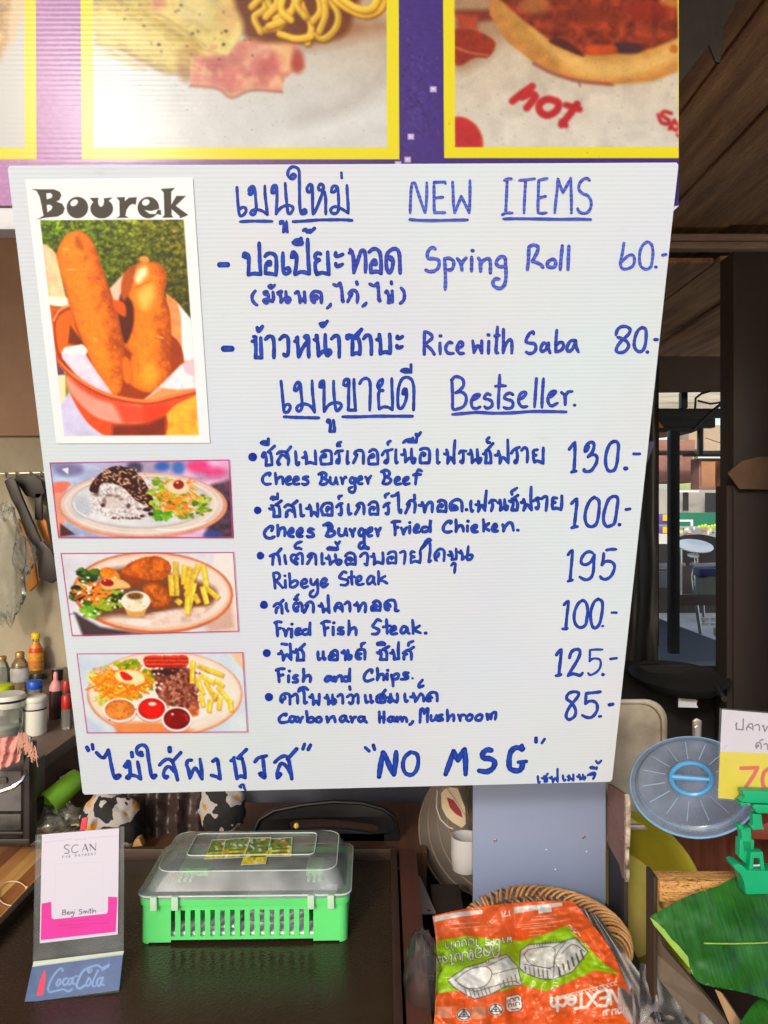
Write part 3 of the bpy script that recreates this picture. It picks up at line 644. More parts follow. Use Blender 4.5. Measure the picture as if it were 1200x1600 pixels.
WET = []
def ribbon_mesh(fr, x0, y0, k, w, st):
    """marker strokes as thin raised ribbons of ink lying on plane fr"""
    V = []; Fc = []; cnt = 0; WET.clear()
    rng = random.Random(int(x0 * 7 + y0 * 13 + w))
    for ww, pts in parse(st):
        hw0 = (ww or (w * (1.24 if w < 24 and k > 3.6 else 1.13))) / 2.0 / k
        for p in spline(pts, 1 if len(pts) == 2 else 7):
            p = np.array(p) / k + np.array([x0, y0])
            d = np.linalg.norm(np.diff(p, axis=0), axis=1)
            keep = np.concatenate([[True], d > 0.05]); p = p[keep]
            if len(p) < 2: continue
            t = np.gradient(p, axis=0); t /= (np.linalg.norm(t, axis=1)[:, None] + 1e-9)
            n = np.stack([-t[:, 1], t[:, 0]], -1)
            ph = rng.random() * 6.28
            s_ = np.arange(len(p))
            hw = hw0 * (1 + 0.07 * np.sin(s_ * 0.55 + ph) + 0.05 * np.sin(s_ * 1.7 + 2 * ph))
            if len(p) > 10: hw[:3] *= np.array([0.88, 0.95, 1.0]); hw[-3:] *= np.array([1.0, 0.93, 0.85])
            # a loop tighter than the pen is wide folds over itself: keep its inner edge from crossing
            h = 0.00030 + (cnt % 14) * 2.2e-5; cnt += 1
            L = p + n * hw[:, None]; R = p - n * hw[:, None]
            rows = [np.stack([L[i], p[i], R[i]]) for i in range(len(p))]
            cap0 = [p[0] + (-t[0] * math.sin(a) + n[0] * math.cos(a)) * hw[0] for a in np.linspace(0, math.pi, 8)]
            cap1 = [p[-1] + (t[-1] * math.sin(a) + n[-1] * math.cos(a)) * hw[-1] for a in np.linspace(0, math.pi, 8)]
            b = len(V)
            al = np.vstack([np.vstack(rows), np.array(cap0), np.array(cap1)])
            x, y = fr.locs(al[:, 0], al[:, 1])
            m = len(p)
            hh = np.concatenate([np.repeat(h + np.arange(m) / m * 1.5e-5, 3), np.full(8, h), np.full(8, h + 1.5e-5)])
            V += list(zip(x.tolist(), y.tolist(), hh.tolist()))
            for i in range(m - 1):
                for q in (0, 1): Fc.append((b + 3*i + q, b + 3*i + 3 + q, b + 3*i + 4 + q, b + 3*i + 1 + q))
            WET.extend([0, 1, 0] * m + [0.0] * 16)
            c0 = b + 3*m; c1 = c0 + 8
            Fc.append(tuple(c0 + j for j in range(8))); Fc.append(tuple(c1 + j for j in range(7, -1, -1)))
    return V, Fc
# ---------------------------------------------------------------- the hanging menu board
bx = Vector((1, 0.024, 0.015)); by = -Vector((-0.026, 1, -3.54))
BF = Frame(P(12, 258, 0.85), bx, by)             # front face of the board
BOARD = [(15, 259), (12, 263), (129, 1238), (132, 1241.5), (953, 1221.5), (956.5, 1218), (1060, 258), (1057, 254)]

def board_mat():
    m = bpy.data.materials.new('corrugated_plastic'); m.use_nodes = True
    N = m.node_tree.nodes; L = m.node_tree.links; b = N['Principled BSDF']
    tc = N.new('ShaderNodeTexCoord')
    w = N.new('ShaderNodeTexWave'); w.wave_type = 'BANDS'; w.bands_direction = 'Y'; w.inputs['Scale'].default_value = 62
    w.inputs['Distortion'].default_value = 0.25; w.inputs['Detail'].default_value = 2
    L.new(tc.outputs['Object'], w.inputs[0])
    n = N.new('ShaderNodeTexNoise'); n.inputs['Scale'].default_value = 5; n.inputs['Detail'].default_value = 6
    L.new(tc.outputs['Object'], n.inputs[0])
    r = N.new('ShaderNodeValToRGB')
    r.color_ramp.elements[0].color = (0.60, 0.662, 0.735, 1); r.color_ramp.elements[1].color = (0.618, 0.68, 0.75, 1)
    L.new(w.outputs['Fac'], r.inputs[0])
    mx = N.new('ShaderNodeMix'); mx.data_type = 'RGBA'; mx.blend_type = 'MULTIPLY'; mx.inputs[0].default_value = 0.16
    L.new(r.outputs[0], mx.inputs['A']); L.new(n.outputs['Color'], mx.inputs['B'])
    # scuffs and a few marker smudges
    n2 = N.new('ShaderNodeTexNoise'); n2.inputs['Scale'].default_value = 38; n2.inputs['Detail'].default_value = 8
    mp = N.new('ShaderNodeMapping'); mp.inputs['Scale'].default_value = (0.35, 1, 1)
    L.new(tc.outputs['Object'], mp.inputs[0]); L.new(mp.outputs[0], n2.inputs[0])
    r2 = N.new('ShaderNodeValToRGB'); r2.color_ramp.elements[0].position = 0.66; r2.color_ramp.elements[1].position = 0.80
    r2.color_ramp.elements[0].color = (1, 1, 1, 1); r2.color_ramp.elements[1].color = (0.86, 0.87, 0.86, 1)
    L.new(n2.outputs[0], r2.inputs[0])
    mx2 = N.new('ShaderNodeMix'); mx2.data_type = 'RGBA'; mx2.blend_type = 'MULTIPLY'; mx2.inputs[0].default_value = 1.0
    L.new(mx.outputs['Result'], mx2.inputs['A']); L.new(r2.outputs[0], mx2.inputs['B'])
    L.new(mx2.outputs['Result'], b.inputs['Base Color'])
    b.inputs['Roughness'].default_value = 0.42; b.inputs['Specular IOR Level'].default_value = 0.4
    bp = N.new('ShaderNodeBump'); bp.inputs['Strength'].default_value = 0.07; bp.inputs['Distance'].default_value = 0.001
    L.new(w.outputs['Fac'], bp.inputs['Height']); L.new(bp.outputs[0], b.inputs['Normal'])
    return m

def ink_mat(name, c1, c2, stripe=0.0, c3=None):
    m = bpy.data.materials.new(name); m.use_nodes = True
    N = m.node_tree.nodes; L = m.node_tree.links; b = N['Principled BSDF']
    tc = N.new('ShaderNodeTexCoord')
    n = N.new('ShaderNodeTexNoise'); n.inputs['Scale'].default_value = 70; n.inputs['Detail'].default_value = 5
    L.new(tc.outputs['Object'], n.inputs[0])
    r = N.new('ShaderNodeValToRGB'); r.color_ramp.elements[0].position = 0.35; r.color_ramp.elements[1].position = 0.65
    r.color_ramp.elements[0].color = (*c1, 1); r.color_ramp.elements[1].color = (*c2, 1)
    L.new(n.outputs[0], r.inputs[0])
    out = r.outputs[0]
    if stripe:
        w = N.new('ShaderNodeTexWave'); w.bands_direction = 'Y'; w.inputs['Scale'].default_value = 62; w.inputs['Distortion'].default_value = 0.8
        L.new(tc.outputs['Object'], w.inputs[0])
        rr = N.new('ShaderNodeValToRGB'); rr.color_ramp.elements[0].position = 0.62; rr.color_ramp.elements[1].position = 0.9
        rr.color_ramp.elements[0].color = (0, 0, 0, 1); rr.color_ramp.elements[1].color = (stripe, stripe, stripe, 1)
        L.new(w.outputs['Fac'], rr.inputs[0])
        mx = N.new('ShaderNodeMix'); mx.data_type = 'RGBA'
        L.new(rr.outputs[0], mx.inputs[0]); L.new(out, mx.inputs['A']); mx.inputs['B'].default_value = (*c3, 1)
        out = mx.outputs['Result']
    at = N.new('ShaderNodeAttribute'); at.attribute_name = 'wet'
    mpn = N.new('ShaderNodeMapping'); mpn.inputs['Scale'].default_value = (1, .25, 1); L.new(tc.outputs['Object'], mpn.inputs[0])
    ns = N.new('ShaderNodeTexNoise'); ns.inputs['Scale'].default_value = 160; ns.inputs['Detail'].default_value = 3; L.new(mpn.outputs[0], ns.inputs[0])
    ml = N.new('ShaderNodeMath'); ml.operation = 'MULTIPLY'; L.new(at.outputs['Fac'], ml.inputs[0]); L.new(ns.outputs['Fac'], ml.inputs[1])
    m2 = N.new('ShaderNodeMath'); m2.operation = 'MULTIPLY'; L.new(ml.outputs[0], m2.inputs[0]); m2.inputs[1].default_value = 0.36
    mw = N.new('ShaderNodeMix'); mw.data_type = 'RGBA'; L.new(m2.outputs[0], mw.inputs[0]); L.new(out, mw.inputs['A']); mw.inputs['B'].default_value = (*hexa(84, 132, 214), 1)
    L.new(mw.outputs['Result'], b.inputs['Base Color'])
    b.inputs['Roughness'].default_value = 0.45; b.inputs['Specular IOR Level'].default_value = 0.2
    return m

pts = [BF.loc(u, v) for u, v in BOARD]
n_ = len(pts)
tri = tessellate_polygon([[Vector((x, y, 0)) for x, y in pts]])
bv = [(x, y, 0) for x, y in pts] + [(x, y, -0.004) for x, y in pts]
bfc = [tuple(t) for t in tri] + [tuple(i + n_ for i in reversed(t)) for t in tri] + [(i, (i+1) % n_, (i+1) % n_ + n_, i + n_) for i in range(n_)]
board = mesh_obj('menu_board', bv, bfc, board_mat(), M=BF.M)
tag(board, 'white corrugated plastic menu board handwritten in blue marker, hanging under the printed food banner', 'menu board')
board['_fr'] = [list(r) for r in BF.M]
INK = [ink_mat('blue_ink', hexa(12, 32, 130), hexa(18, 54, 162)),
       ink_mat('hazed_blue_ink', hexa(28, 32, 138), hexa(38, 52, 164), 0.25, hexa(96, 100, 186)),  # violet tints put lens haze over the writing into the ink colour
       ink_mat('violet_hazed_ink', hexa(50, 52, 156), hexa(50, 84, 188), 0.55, hexa(126, 116, 192))]
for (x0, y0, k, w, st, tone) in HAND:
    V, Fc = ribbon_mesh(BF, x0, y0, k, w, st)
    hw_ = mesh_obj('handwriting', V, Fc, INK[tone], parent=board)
    hw_.data.attributes.new('wet', 'FLOAT', 'POINT').data.foreach_set('value', np.array(WET, dtype=np.float32))

# strip of clear tape and a purple corner of card behind the right edge
tp = MB(); tp.slab([P(1006, 690, 1.0), P(1023, 690, 1.0), P(1012, 722, 1.0), P(1004, 722, 1.0)], (0, 1, 0), 0.001)
tag(tp.build('card_strip', mat('dull_purple_card', hexa(70, 62, 92), 0.6, nscale=30, namt=0.3)), 'dull purple strip of card showing behind the right edge of the menu board', 'card strip')

# ---------------------------------------------------------------- printed poster with two fried rolls
PF = BF.up(0.0012)
paper = print_mat('laminated_paper', rough=0.34, coat=0.25)
matte = print_mat('photo_paper', rough=0.42, coat=0.12)

def paint_poster(c):
    c.C[:] = np.array((228, 230, 238)) / 255
    c.view(0, 0, 1)
    ph = [(62.7, 344), (287, 343), (311, 680), (101, 681)]
    c.poly(ph, (120, 130, 30))
    c.clip(ph)
    c.view(50, 330, 4.444)
    # hedge behind
    def hedge(x, y):
        n = fbm(x / 34, y / 22, 5, 4); n2 = fbm(x / 14 + y / 30, y / 11, 9, 3)
        t = np.clip((x - 50) / 950, 0, 1)[:, None]; q = np.clip((y - 60) / 600, 0, 1)[:, None]
        a = (1 - t) * np.array((120, 168, 10)) + t * np.array((150, 140, 40))
        a = a * (1 - 0.42 * q)
        dark = np.array((52, 60, 8)) * (1 - 0.2 * q)
        m = np.clip((n * 0.45 + n2 * 0.55 - 0.36) * 3.6, 0, 1.15)[:, None]
        return np.clip(dark + (a - dark) * m + np.clip(n2 - 0.64, 0, 1)[:, None] * 260, 0, 255)
    c.poly([(0, 0), (1200, 0), (1200, 800), (0, 800)], hedge)
    # paper and wall left
    c.poly([(50, 220), (110, 240), (165, 290), (250, 660), (110, 650), (60, 400)], (240, 200, 160), smooth=False, soft=10, tex=(50, 0.16, 3))
    c.poly([(100, 590), (250, 600), (255, 670), (110, 650)], (250, 238, 222), soft=12)
    c.poly([(100, 640), (180, 670), (260, 650), (260, 800), (120, 800)], (196, 92, 44), soft=8)
    # white napkin behind right
    c.poly([(540, 535), (640, 430), (700, 600), (560, 640)], (226, 190, 170), soft=8)
    c.poly([(930, 565), (1020, 640), (1110, 760), (1160, 1240), (960, 1240), (940, 900)], (232, 150, 96), soft=8, tex=(60, 0.2, 2))
    c.poly([(1010, 640), (1110, 755), (1125, 1030), (1045, 1040), (1040, 900), (1035, 720)], (232, 232, 250), soft=10)
    # table right-bottom and left-bottom
    c.poly([(930, 1330), (1140, 1260), (1180, 1580), (920, 1580)], (238, 168, 62), soft=8, tex=(40, 0.18, 8))
    c.poly([(160, 1030), (230, 1100), (240, 1580), (180, 1580)], (236, 214, 178), soft=6)
    c.poly([(160, 1010), (205, 1070), (230, 1135), (170, 1140)], (90, 70, 90), soft=6)
    c.poly([(260, 1250), (330, 1380), (560, 1560), (200, 1590), (205, 1340)], (200, 196, 226), soft=6, tex=(50, 0.08, 4))
    # bowl inside
    c.poly('150,740 180,690 260,660 420,720 640,760 900,820 1040,950 1040,1200 900,1310 600,1310 300,1130 160,1000', (150, 62, 22), smooth=True, soft=6)
    c.poly('165,800 200,720 270,690 300,800 330,900 250,940 190,980', (222, 104, 30), smooth=True, soft=10)
    c.poly([(265, 790), (330, 880), (360, 930), (250, 920)], (112, 52, 20), soft=10)
    # rolls
    def roll(x0, y0, x1, y1, hw):
        ax = np.array([x1 - x0, y1 - y0], float); ax /= np.linalg.norm(ax)
        def f(x, y):
            s = (-(x - x0) * ax[1] + (y - y0) * ax[0]) / hw        # + to the left of travel
            base = np.array((232, 128, 36)); dk = np.array((146, 58, 12)); hi = np.array((246, 150, 46))
            n = fbm(x / 46, y / 46, 11, 4); n2 = fbm(x / 9, y / 9, 21, 3)
            t = np.clip(-s * 0.9 + (n - 0.5) * 0.9 - 0.05, 0, 1)[:, None]
            h = np.clip(1 - np.abs(s - 0.25) * 2.0, 0, 1)[:, None]
            q = base * (1 - t) + dk * t
            q = q * (1 - 0.35 * h) + hi * 0.35 * h
            n3 = fbm(x / 16, y / 16, 31, 3)
            return np.clip(q * (0.72 + 0.26 * n2 + 0.30 * n3)[:, None], 0, 255)
        return f
    c.poly('180,260 240,160 320,135 385,165 440,250 500,430 560,600 620,800 640,950 630,1190 600,1270 540,1260 470,1150 390,1000 330,850 270,690 215,480 175,330', roll(310, 150, 560, 1250, 175), smooth=True, soft=5, rim=(14, (170, 80, 18), 0.75))
    c.poly('300,180 335,190 360,260 330,270 300,230', (110, 50, 10), smooth=True, soft=40, op=0.6)
    c.poly('640,440 690,390 750,350 780,318 815,350 880,360 930,420 935,500 920,580 960,720 970,1000 965,1150 900,1220 800,1260 690,1210 640,1120 690,1000 640,930 700,800 690,650 620,560', roll(820, 330, 830, 1250, 165), smooth=True, soft=5, rim=(14, (150, 70, 16), 0.7))
    c.poly('630,560 700,650 700,800 650,920 610,780 600,650', (86, 34, 12), smooth=True, soft=16)
    c.poly('640,430 720,380 700,520 640,620 620,560', (170, 82, 30), smooth=True, soft=22)
    c.poly('735,410 790,385 800,440 740,500 715,470', (252, 236, 200), smooth=True, soft=36, op=0.9)
    c.poly('745,560 830,510 850,600 800,680 740,640', (250, 205, 120), smooth=True, soft=60, op=0.7)
    c.poly('770,1080 850,1060 880,1150 800,1190', (250, 170, 60), smooth=True, soft=60, op=0.7)
    c.line([(720, 530), (790, 500), (830, 480)], 10, (150, 70, 18), op=0.6)
    c.poly('745,335 760,312 800,318 815,345 780,352', (226, 150, 80), smooth=True, soft=4)
    c.poly('560,620 640,640 650,730 590,700', (214, 92, 30), smooth=True, soft=12)
    for (a, b) in (((215, 262), (255, 264)), ((245, 406), (300, 405)), ((865, 868), (912, 880)), ((430, 880), (450, 900))):
        c.line([a, b], 6, (255, 224, 170), op=0.9)
    c.poly('960,1000 1000,950 1020,1060 970,1090', (150, 64, 20), smooth=True, soft=12)
    c.poly('625,1040 660,1010 700,1100 690,1190 640,1180', (226, 120, 40), smooth=True, soft=8, rim=(8, (150, 66, 16), 0.6))
    # napkins
    c.poly('205,980 230,945 350,925 385,965 375,1000 440,1100 560,1270 440,1240 300,1130 210,1020', (236, 214, 238), smooth=False, soft=5, tex=(40, 0.12, 6), rim=(16, (214, 170, 180), 0.7))
    c.poly('205,980 230,945 350,925 385,965 370,1000 330,985 260,990', (248, 246, 252), soft=6)
    c.poly('775,1310 860,1240 1030,1070 1120,1020 1140,1240 1000,1250 900,1290', (238, 226, 240), soft=6, tex=(36, 0.16, 7), rim=(14, (222, 170, 160), 0.6))
    c.poly('780,1310 900,1225 1010,1240 1130,1230 1040,1290 900,1330', (226, 150, 96), soft=8)
    c.poly([(1040, 1060), (1120, 1020), (1130, 1150), (1060, 1120)], (222, 180, 190), soft=10, op=0.8)
    # bowl rim and outside
    c.poly('150,960 175,1030 300,1160 470,1260 640,1310 820,1320 1000,1280 1130,1245 1140,1275 1000,1345 930,1410 800,1470 640,1480 460,1440 330,1340 255,1240 240,1130 190,1080', (206, 84, 48), smooth=True, soft=5)
    c.poly('245,1150 330,1230 470,1310 640,1345 760,1350 770,1470 640,1480 460,1440 330,1340 255,1240', (238, 172, 160), soft=30, op=0.85, smooth=True)
    c.poly('560,1330 760,1350 940,1340 930,1410 800,1475 640,1480', (222, 66, 34), soft=40, op=0.8)
    for k in range(7):
        d = k * 17
        c.line([(255, 1170 + d), (360, 1265 + d), (520, 1330 + d * .95), (700, 1362 + d * .9), (900, 1345 + d * .8)], 4, (196, 70, 50), op=0.30)
    c.line([(155, 960), (180, 1040), (300, 1150), (470, 1250), (640, 1300), (820, 1318), (1000, 1275), (1140, 1240)], 22, (232, 130, 78), smooth=True)
    c.line([(160, 990), (190, 1060), (300, 1168), (470, 1268), (640, 1318), (820, 1336), (1000, 1296), (1140, 1258)], 12, (150, 56, 26), smooth=True, op=0.75)
    c.line([(150, 760), (190, 690), (260, 655)], 16, (232, 150, 96), op=0.9)
    c.line([(140, 780), (150, 900), (160, 980)], 16, (226, 120, 70), op=0.9)
    c.poly('265,1260 340,1350 460,1440 640,1482 800,1475 930,1420 900,1570 560,1570 420,1500 330,1390', (212, 84, 40), soft=5, smooth=True)
    c.poly('560,1490 800,1475 930,1420 925,1560 560,1560', (112, 44, 26), soft=30, op=0.9)
    c.blur(1); c.contrast(1.08, 1.1, .55); c.noise(70, 0.10, 41); c.noise(7, 0.09, 40)
    c.clip(None)
    # title lettering
    c.view(40, 280, 4.286)
    ik = (62, 57, 52); wh = (228, 230, 238)
    c.poly('42,65 95,68 190,68 230,85 240,110 225,140 205,150 245,165 262,195 250,230 215,250 130,258 75,270 120,245 110,190 95,120 75,80', ik)
    c.poly('138,95 165,92 180,105 175,125 142,135', wh); c.poly('142,172 165,170 180,185 172,205 145,222', wh)
    c.ell(347, 190, 72, 72, ik); c.ell(325, 158, 28, 20, wh, rot=-35)
    c.ell(510, 197, 76, 66, ik); c.ell(505, 148, 20, 37, wh); c.poly('487,105 523,105 524,150 487,150', wh); c.poly('400,105 640,105 600,135 560,150 540,135 520,120 490,120 480,138 450,150', wh)
    c.poly('430,125 490,124 482,140 470,160 450,150', ik); c.poly('522,128 582,122 560,142 550,160 535,150', ik)
    c.poly('608,122 665,120 664,148 692,124 745,120 738,170 715,165 694,178 676,205 668,245 692,258 608,260 630,245 628,145', ik)
    c.ell(822, 190, 72, 72, ik); c.ell(805, 155, 26, 21, wh, rot=-25); c.poly('795,206 840,213 890,200 910,205 905,225 870,234 830,232', wh); c.poly('885,205 905,205 908,240 890,235 870,232', ik)
    c.poly('905,65 1000,58 975,85 975,172 1010,112 1075,112 1035,150 1005,178 1090,240 1035,262 1030,246 978,200 978,240 988,257 915,258 930,240 925,90', ik)

def quad_sheet(name, fr, corners, m, thick):
    q = [fr.loc(u, v) for u, v in corners]
    v = [(x, y, 0) for x, y in q] + [(x, y, -thick) for x, y in q]
    return v, [(0, 3, 2, 1), (4, 5, 6, 7), (0, 1, 5, 4), (1, 2, 6, 5), (2, 3, 7, 6), (3, 0, 4, 7)]

po = flat_print('food_poster', PF, [(39, 280), (301, 277), (328, 692), (88, 693)], 290, 460, paint_poster, paper, gain=0.9)
tag(po, 'laminated poster titled Bourek, two golden rolls in a terracotta bowl, on the menu board', 'poster')

# ---------------------------------------------------------------- three plate photographs
def border(c, q, col, w=1.6):
    for i in range(4): c.line([q[i], q[(i+1) % 4]], w, col, smooth=False, soft=0.8)

def hash_(x): return (math.sin(x * 12.9898) * 43758.5453) % 1.0
def fries(c, lst, w, col=(255, 232, 112), edge=(224, 168, 52)):
    for a, b in lst:
        dx, dy = b[0] - a[0], b[1] - a[1]; L = math.hypot(dx, dy); nx, ny = -dy / L * w / 2, dx / L * w / 2
        j = (hash_(a[0] + b[1]) - .5) * .3; sh = .82 + .26 * hash_(a[1] * 3 + b[0])
        q = [(a[0] + nx * (1 + j), a[1] + ny), (a[0] - nx, a[1] - ny * .7), (b[0] - nx * .8, b[1] - ny * 1.1), (b[0] + nx, b[1] + ny * .9)]
        c.poly([(p[0] + 5, p[1] + 7) for p in q], (120, 78, 30), soft=9, op=.55)
        c.poly(q, tuple(v * sh for v in col), soft=5, tex=(22, .25, 5), rim=(5, edge, .55))
        c.poly([q[0], ((q[0][0] + q[1][0]) / 2, (q[0][1] + q[1][1]) / 2), ((q[2][0] + q[3][0]) / 2, (q[2][1] + q[3][1]) / 2), q[3]], (222, 168, 50), soft=6, op=.45)

def greens(c, rnd, cx, cy, rx, ry, n, cols, s=(14, 34)):
    for i in range(n):
        a = rnd.random() * 6.28; r = math.sqrt(rnd.random())
        x = cx + rx * r * math.cos(a); y = cy + ry * r * math.sin(a)
        sz = rnd.uniform(*s); rot = rnd.random() * 6.28
        p = []
        for k in range(7):
            w = rot + k * 0.897; rr = sz * rnd.uniform(0.5, 1.25)
            p.append((x + rr * math.cos(w), y + rr * 0.62 * math.sin(w)))
        c.poly(p, rnd.choice(cols), soft=4, tex=(9, 0.25, i))

def shreds(c, rnd, cx, cy, rx, ry, n, cols, ln=(30, 90), w=7):
    for i in range(n):
        a = rnd.random() * 6.28; r = math.sqrt(rnd.random())
        x = cx + rx * r * math.cos(a); y = cy + ry * r * math.sin(a); l = rnd.uniform(*ln); t = rnd.uniform(-0.9, 0.9)
        c.line([(x - l/2*math.cos(t), y - l/2*math.sin(t)), (x + rnd.uniform(-8, 8), y + rnd.uniform(-8, 8)), (x + l/2*math.cos(t), y + l/2*math.sin(t))], w, rnd.choice(cols), soft=3)

def paint_plate_rice(c):
    q = [(78.5, 724), (357.5, 719), (363.5, 839.5), (92, 839.5)]
    rnd = random.Random(3)
    c.view(70, 710, 4)
    def back(x, y):
        n = fbm(x / 150, y / 60, 2, 3)[:, None]; t = np.clip((x - 30) / 1100, 0, 1)[:, None]
        a = np.array((172, 196, 226)) * (1 - t) + np.array((214, 168, 200)) * t
        return np.clip(a * (0.72 + 0.5 * n), 0, 255)
    c.poly([(0, 0), (1200, 0), (1200, 560), (0, 560)], back)
    c.ell(150, 95, 90, 40, (120, 110, 150), soft=40, op=.8); c.ell(560, 85, 50, 40, (60, 60, 80), soft=30, op=.8); c.ell(735, 75, 45, 30, (60, 110, 190), soft=30, op=.9); c.ell(835, 85, 40, 40, (70, 120, 190), soft=30, op=.9)
    c.ell(960, 75, 70, 40, (220, 60, 120), soft=40, op=.8); c.ell(1060, 110, 70, 30, (216, 70, 130), soft=40, op=.8)
    c.poly([(1040, 190), (1200, 150), (1200, 520), (1000, 540)], (92, 72, 86), soft=30, tex=(30, 0.4, 3)); c.ell(1050, 505, 60, 30, (60, 90, 160), soft=24, op=.8)
    c.poly('50,185 120,168 160,180 150,205 90,255 55,260', (222, 130, 110), smooth=True, soft=8)
    c.poly([(60, 240), (110, 240), (130, 520), (70, 520)], (224, 160, 140), soft=10); c.poly([(95, 430), (190, 500), (95, 515)], (90, 60, 60), soft=10)
    c.ell(610, 320, 532, 208, (214, 154, 128), soft=5); c.ell(608, 312, 508, 196, (216, 204, 198), soft=10)
    c.ell(600, 300, 430, 160, (198, 196, 198), soft=16); c.ring(600, 300, 432, 160, 5, (150, 130, 120), op=.5)
    c.ell(590, 300, 410, 148, (212, 214, 220), soft=20, tex=(80, 0.1, 4))
    c.ring(600, 312, 470, 180, 4, (236, 232, 232), op=.8); c.ring(604, 314, 490, 188, 3, (180, 150, 140), op=.5)
    c.ell(230, 330, 60, 70, (176, 184, 198), soft=40, op=.7); c.line([(180, 300), (200, 350), (260, 390)], 8, (250, 250, 250), op=.6); c.line([(700, 470), (850, 470), (1000, 430)], 8, (250, 250, 252), op=.7)
    # rice with dark glaze
    c.poly('290,235 330,190 430,180 560,250 680,340 690,385 600,395 440,400 330,360 285,300', (204, 198, 200), smooth=True, soft=6, tex=(10, 0.5, 3), rough=8)
    for i in range(240): c.ell(rnd.gauss(450, 95), rnd.gauss(310, 48), 7, 4, rnd.choice([(236, 232, 232), (222, 216, 216), (176, 164, 164)]), rot=rnd.uniform(0, 180), soft=4, op=.6)
    c.ell(430, 290, 70, 50, (206, 196, 196), soft=24, op=.7)
    [c.ell(x, y, a, b, (110, 78, 70), soft=9, op=.6) for x, y, a, b in ((372, 296, 14, 26), (404, 256, 26, 9), (452, 262, 20, 10), (590, 340, 16, 10), (320, 250, 18, 12))]; c.ell(362, 318, 14, 12, (80, 50, 44), soft=6); c.ell(524, 322, 12, 17, (84, 50, 38), soft=7, op=.8); c.ell(478, 280, 16, 8, (120, 84, 74), soft=8, op=.6)
    c.poly('300,170 360,110 440,72 520,85 590,130 640,200 680,290 690,345 640,325 560,280 500,215 420,180 350,185 330,240 290,235 280,215', (66, 32, 26), smooth=True, soft=5, rough=4)
    for i in range(260):
        x = rnd.uniform(300, 690); y = rnd.uniform(75, 345)
        if (y > 70 + abs(x - 450) ** 1.5 * 0.021) and y < 185 + max(0, x - 420) * 0.62:
            t = rnd.uniform(0, 3.14); l = rnd.uniform(5, 11)
            c.line([(x - l*math.cos(t), y - l*.7*math.sin(t)), (x + l*math.cos(t), y + l*.7*math.sin(t))], 6, rnd.choice([(226, 190, 160), (240, 214, 190), (206, 160, 128)]), smooth=False, soft=3)
    for x, y, a, b in ((608, 385, 16, 8), (665, 372, 20, 12), (640, 345, 26, 12)): c.ell(x, y, a, b, (56, 28, 24), soft=4)
    for i in range(40): c.ell(rnd.uniform(420, 600), 398 + rnd.uniform(-6, 6), 5, 3, (80, 46, 40), soft=3)
    # salad
    greens(c, rnd, 740, 250, 90, 110, 40, [(150, 178, 50), (180, 200, 76), (120, 150, 40)])
    greens(c, rnd, 900, 310, 140, 90, 70, [(126, 150, 44), (160, 182, 70), (96, 122, 34), (190, 200, 96)])
    greens(c, rnd, 740, 380, 60, 30, 20, [(90, 150, 40), (120, 176, 60)])
    shreds(c, rnd, 830, 270, 130, 110, 60, [(240, 146, 44), (232, 124, 26), (248, 170, 80)], w=8)
    c.ell(830, 205, 74, 44, (238, 218, 190), rot=8, soft=5, rim=(14, (206, 170, 130), .6)); c.ell(836, 190, 34, 28, (150, 44, 26), soft=4); c.ell(828, 176, 10, 6, (240, 200, 190), soft=4)
    c.poly([(105, 92), (148, 82), (146, 125)], (236, 232, 240), soft=4)
    c.blur(1, 1); c.contrast(1.2, 1.05, .72); c.noise(60, .12, 7); c.noise(6, 0.12, 9); c.view(0, 0, 1); border(c, q, (186, 44, 120))

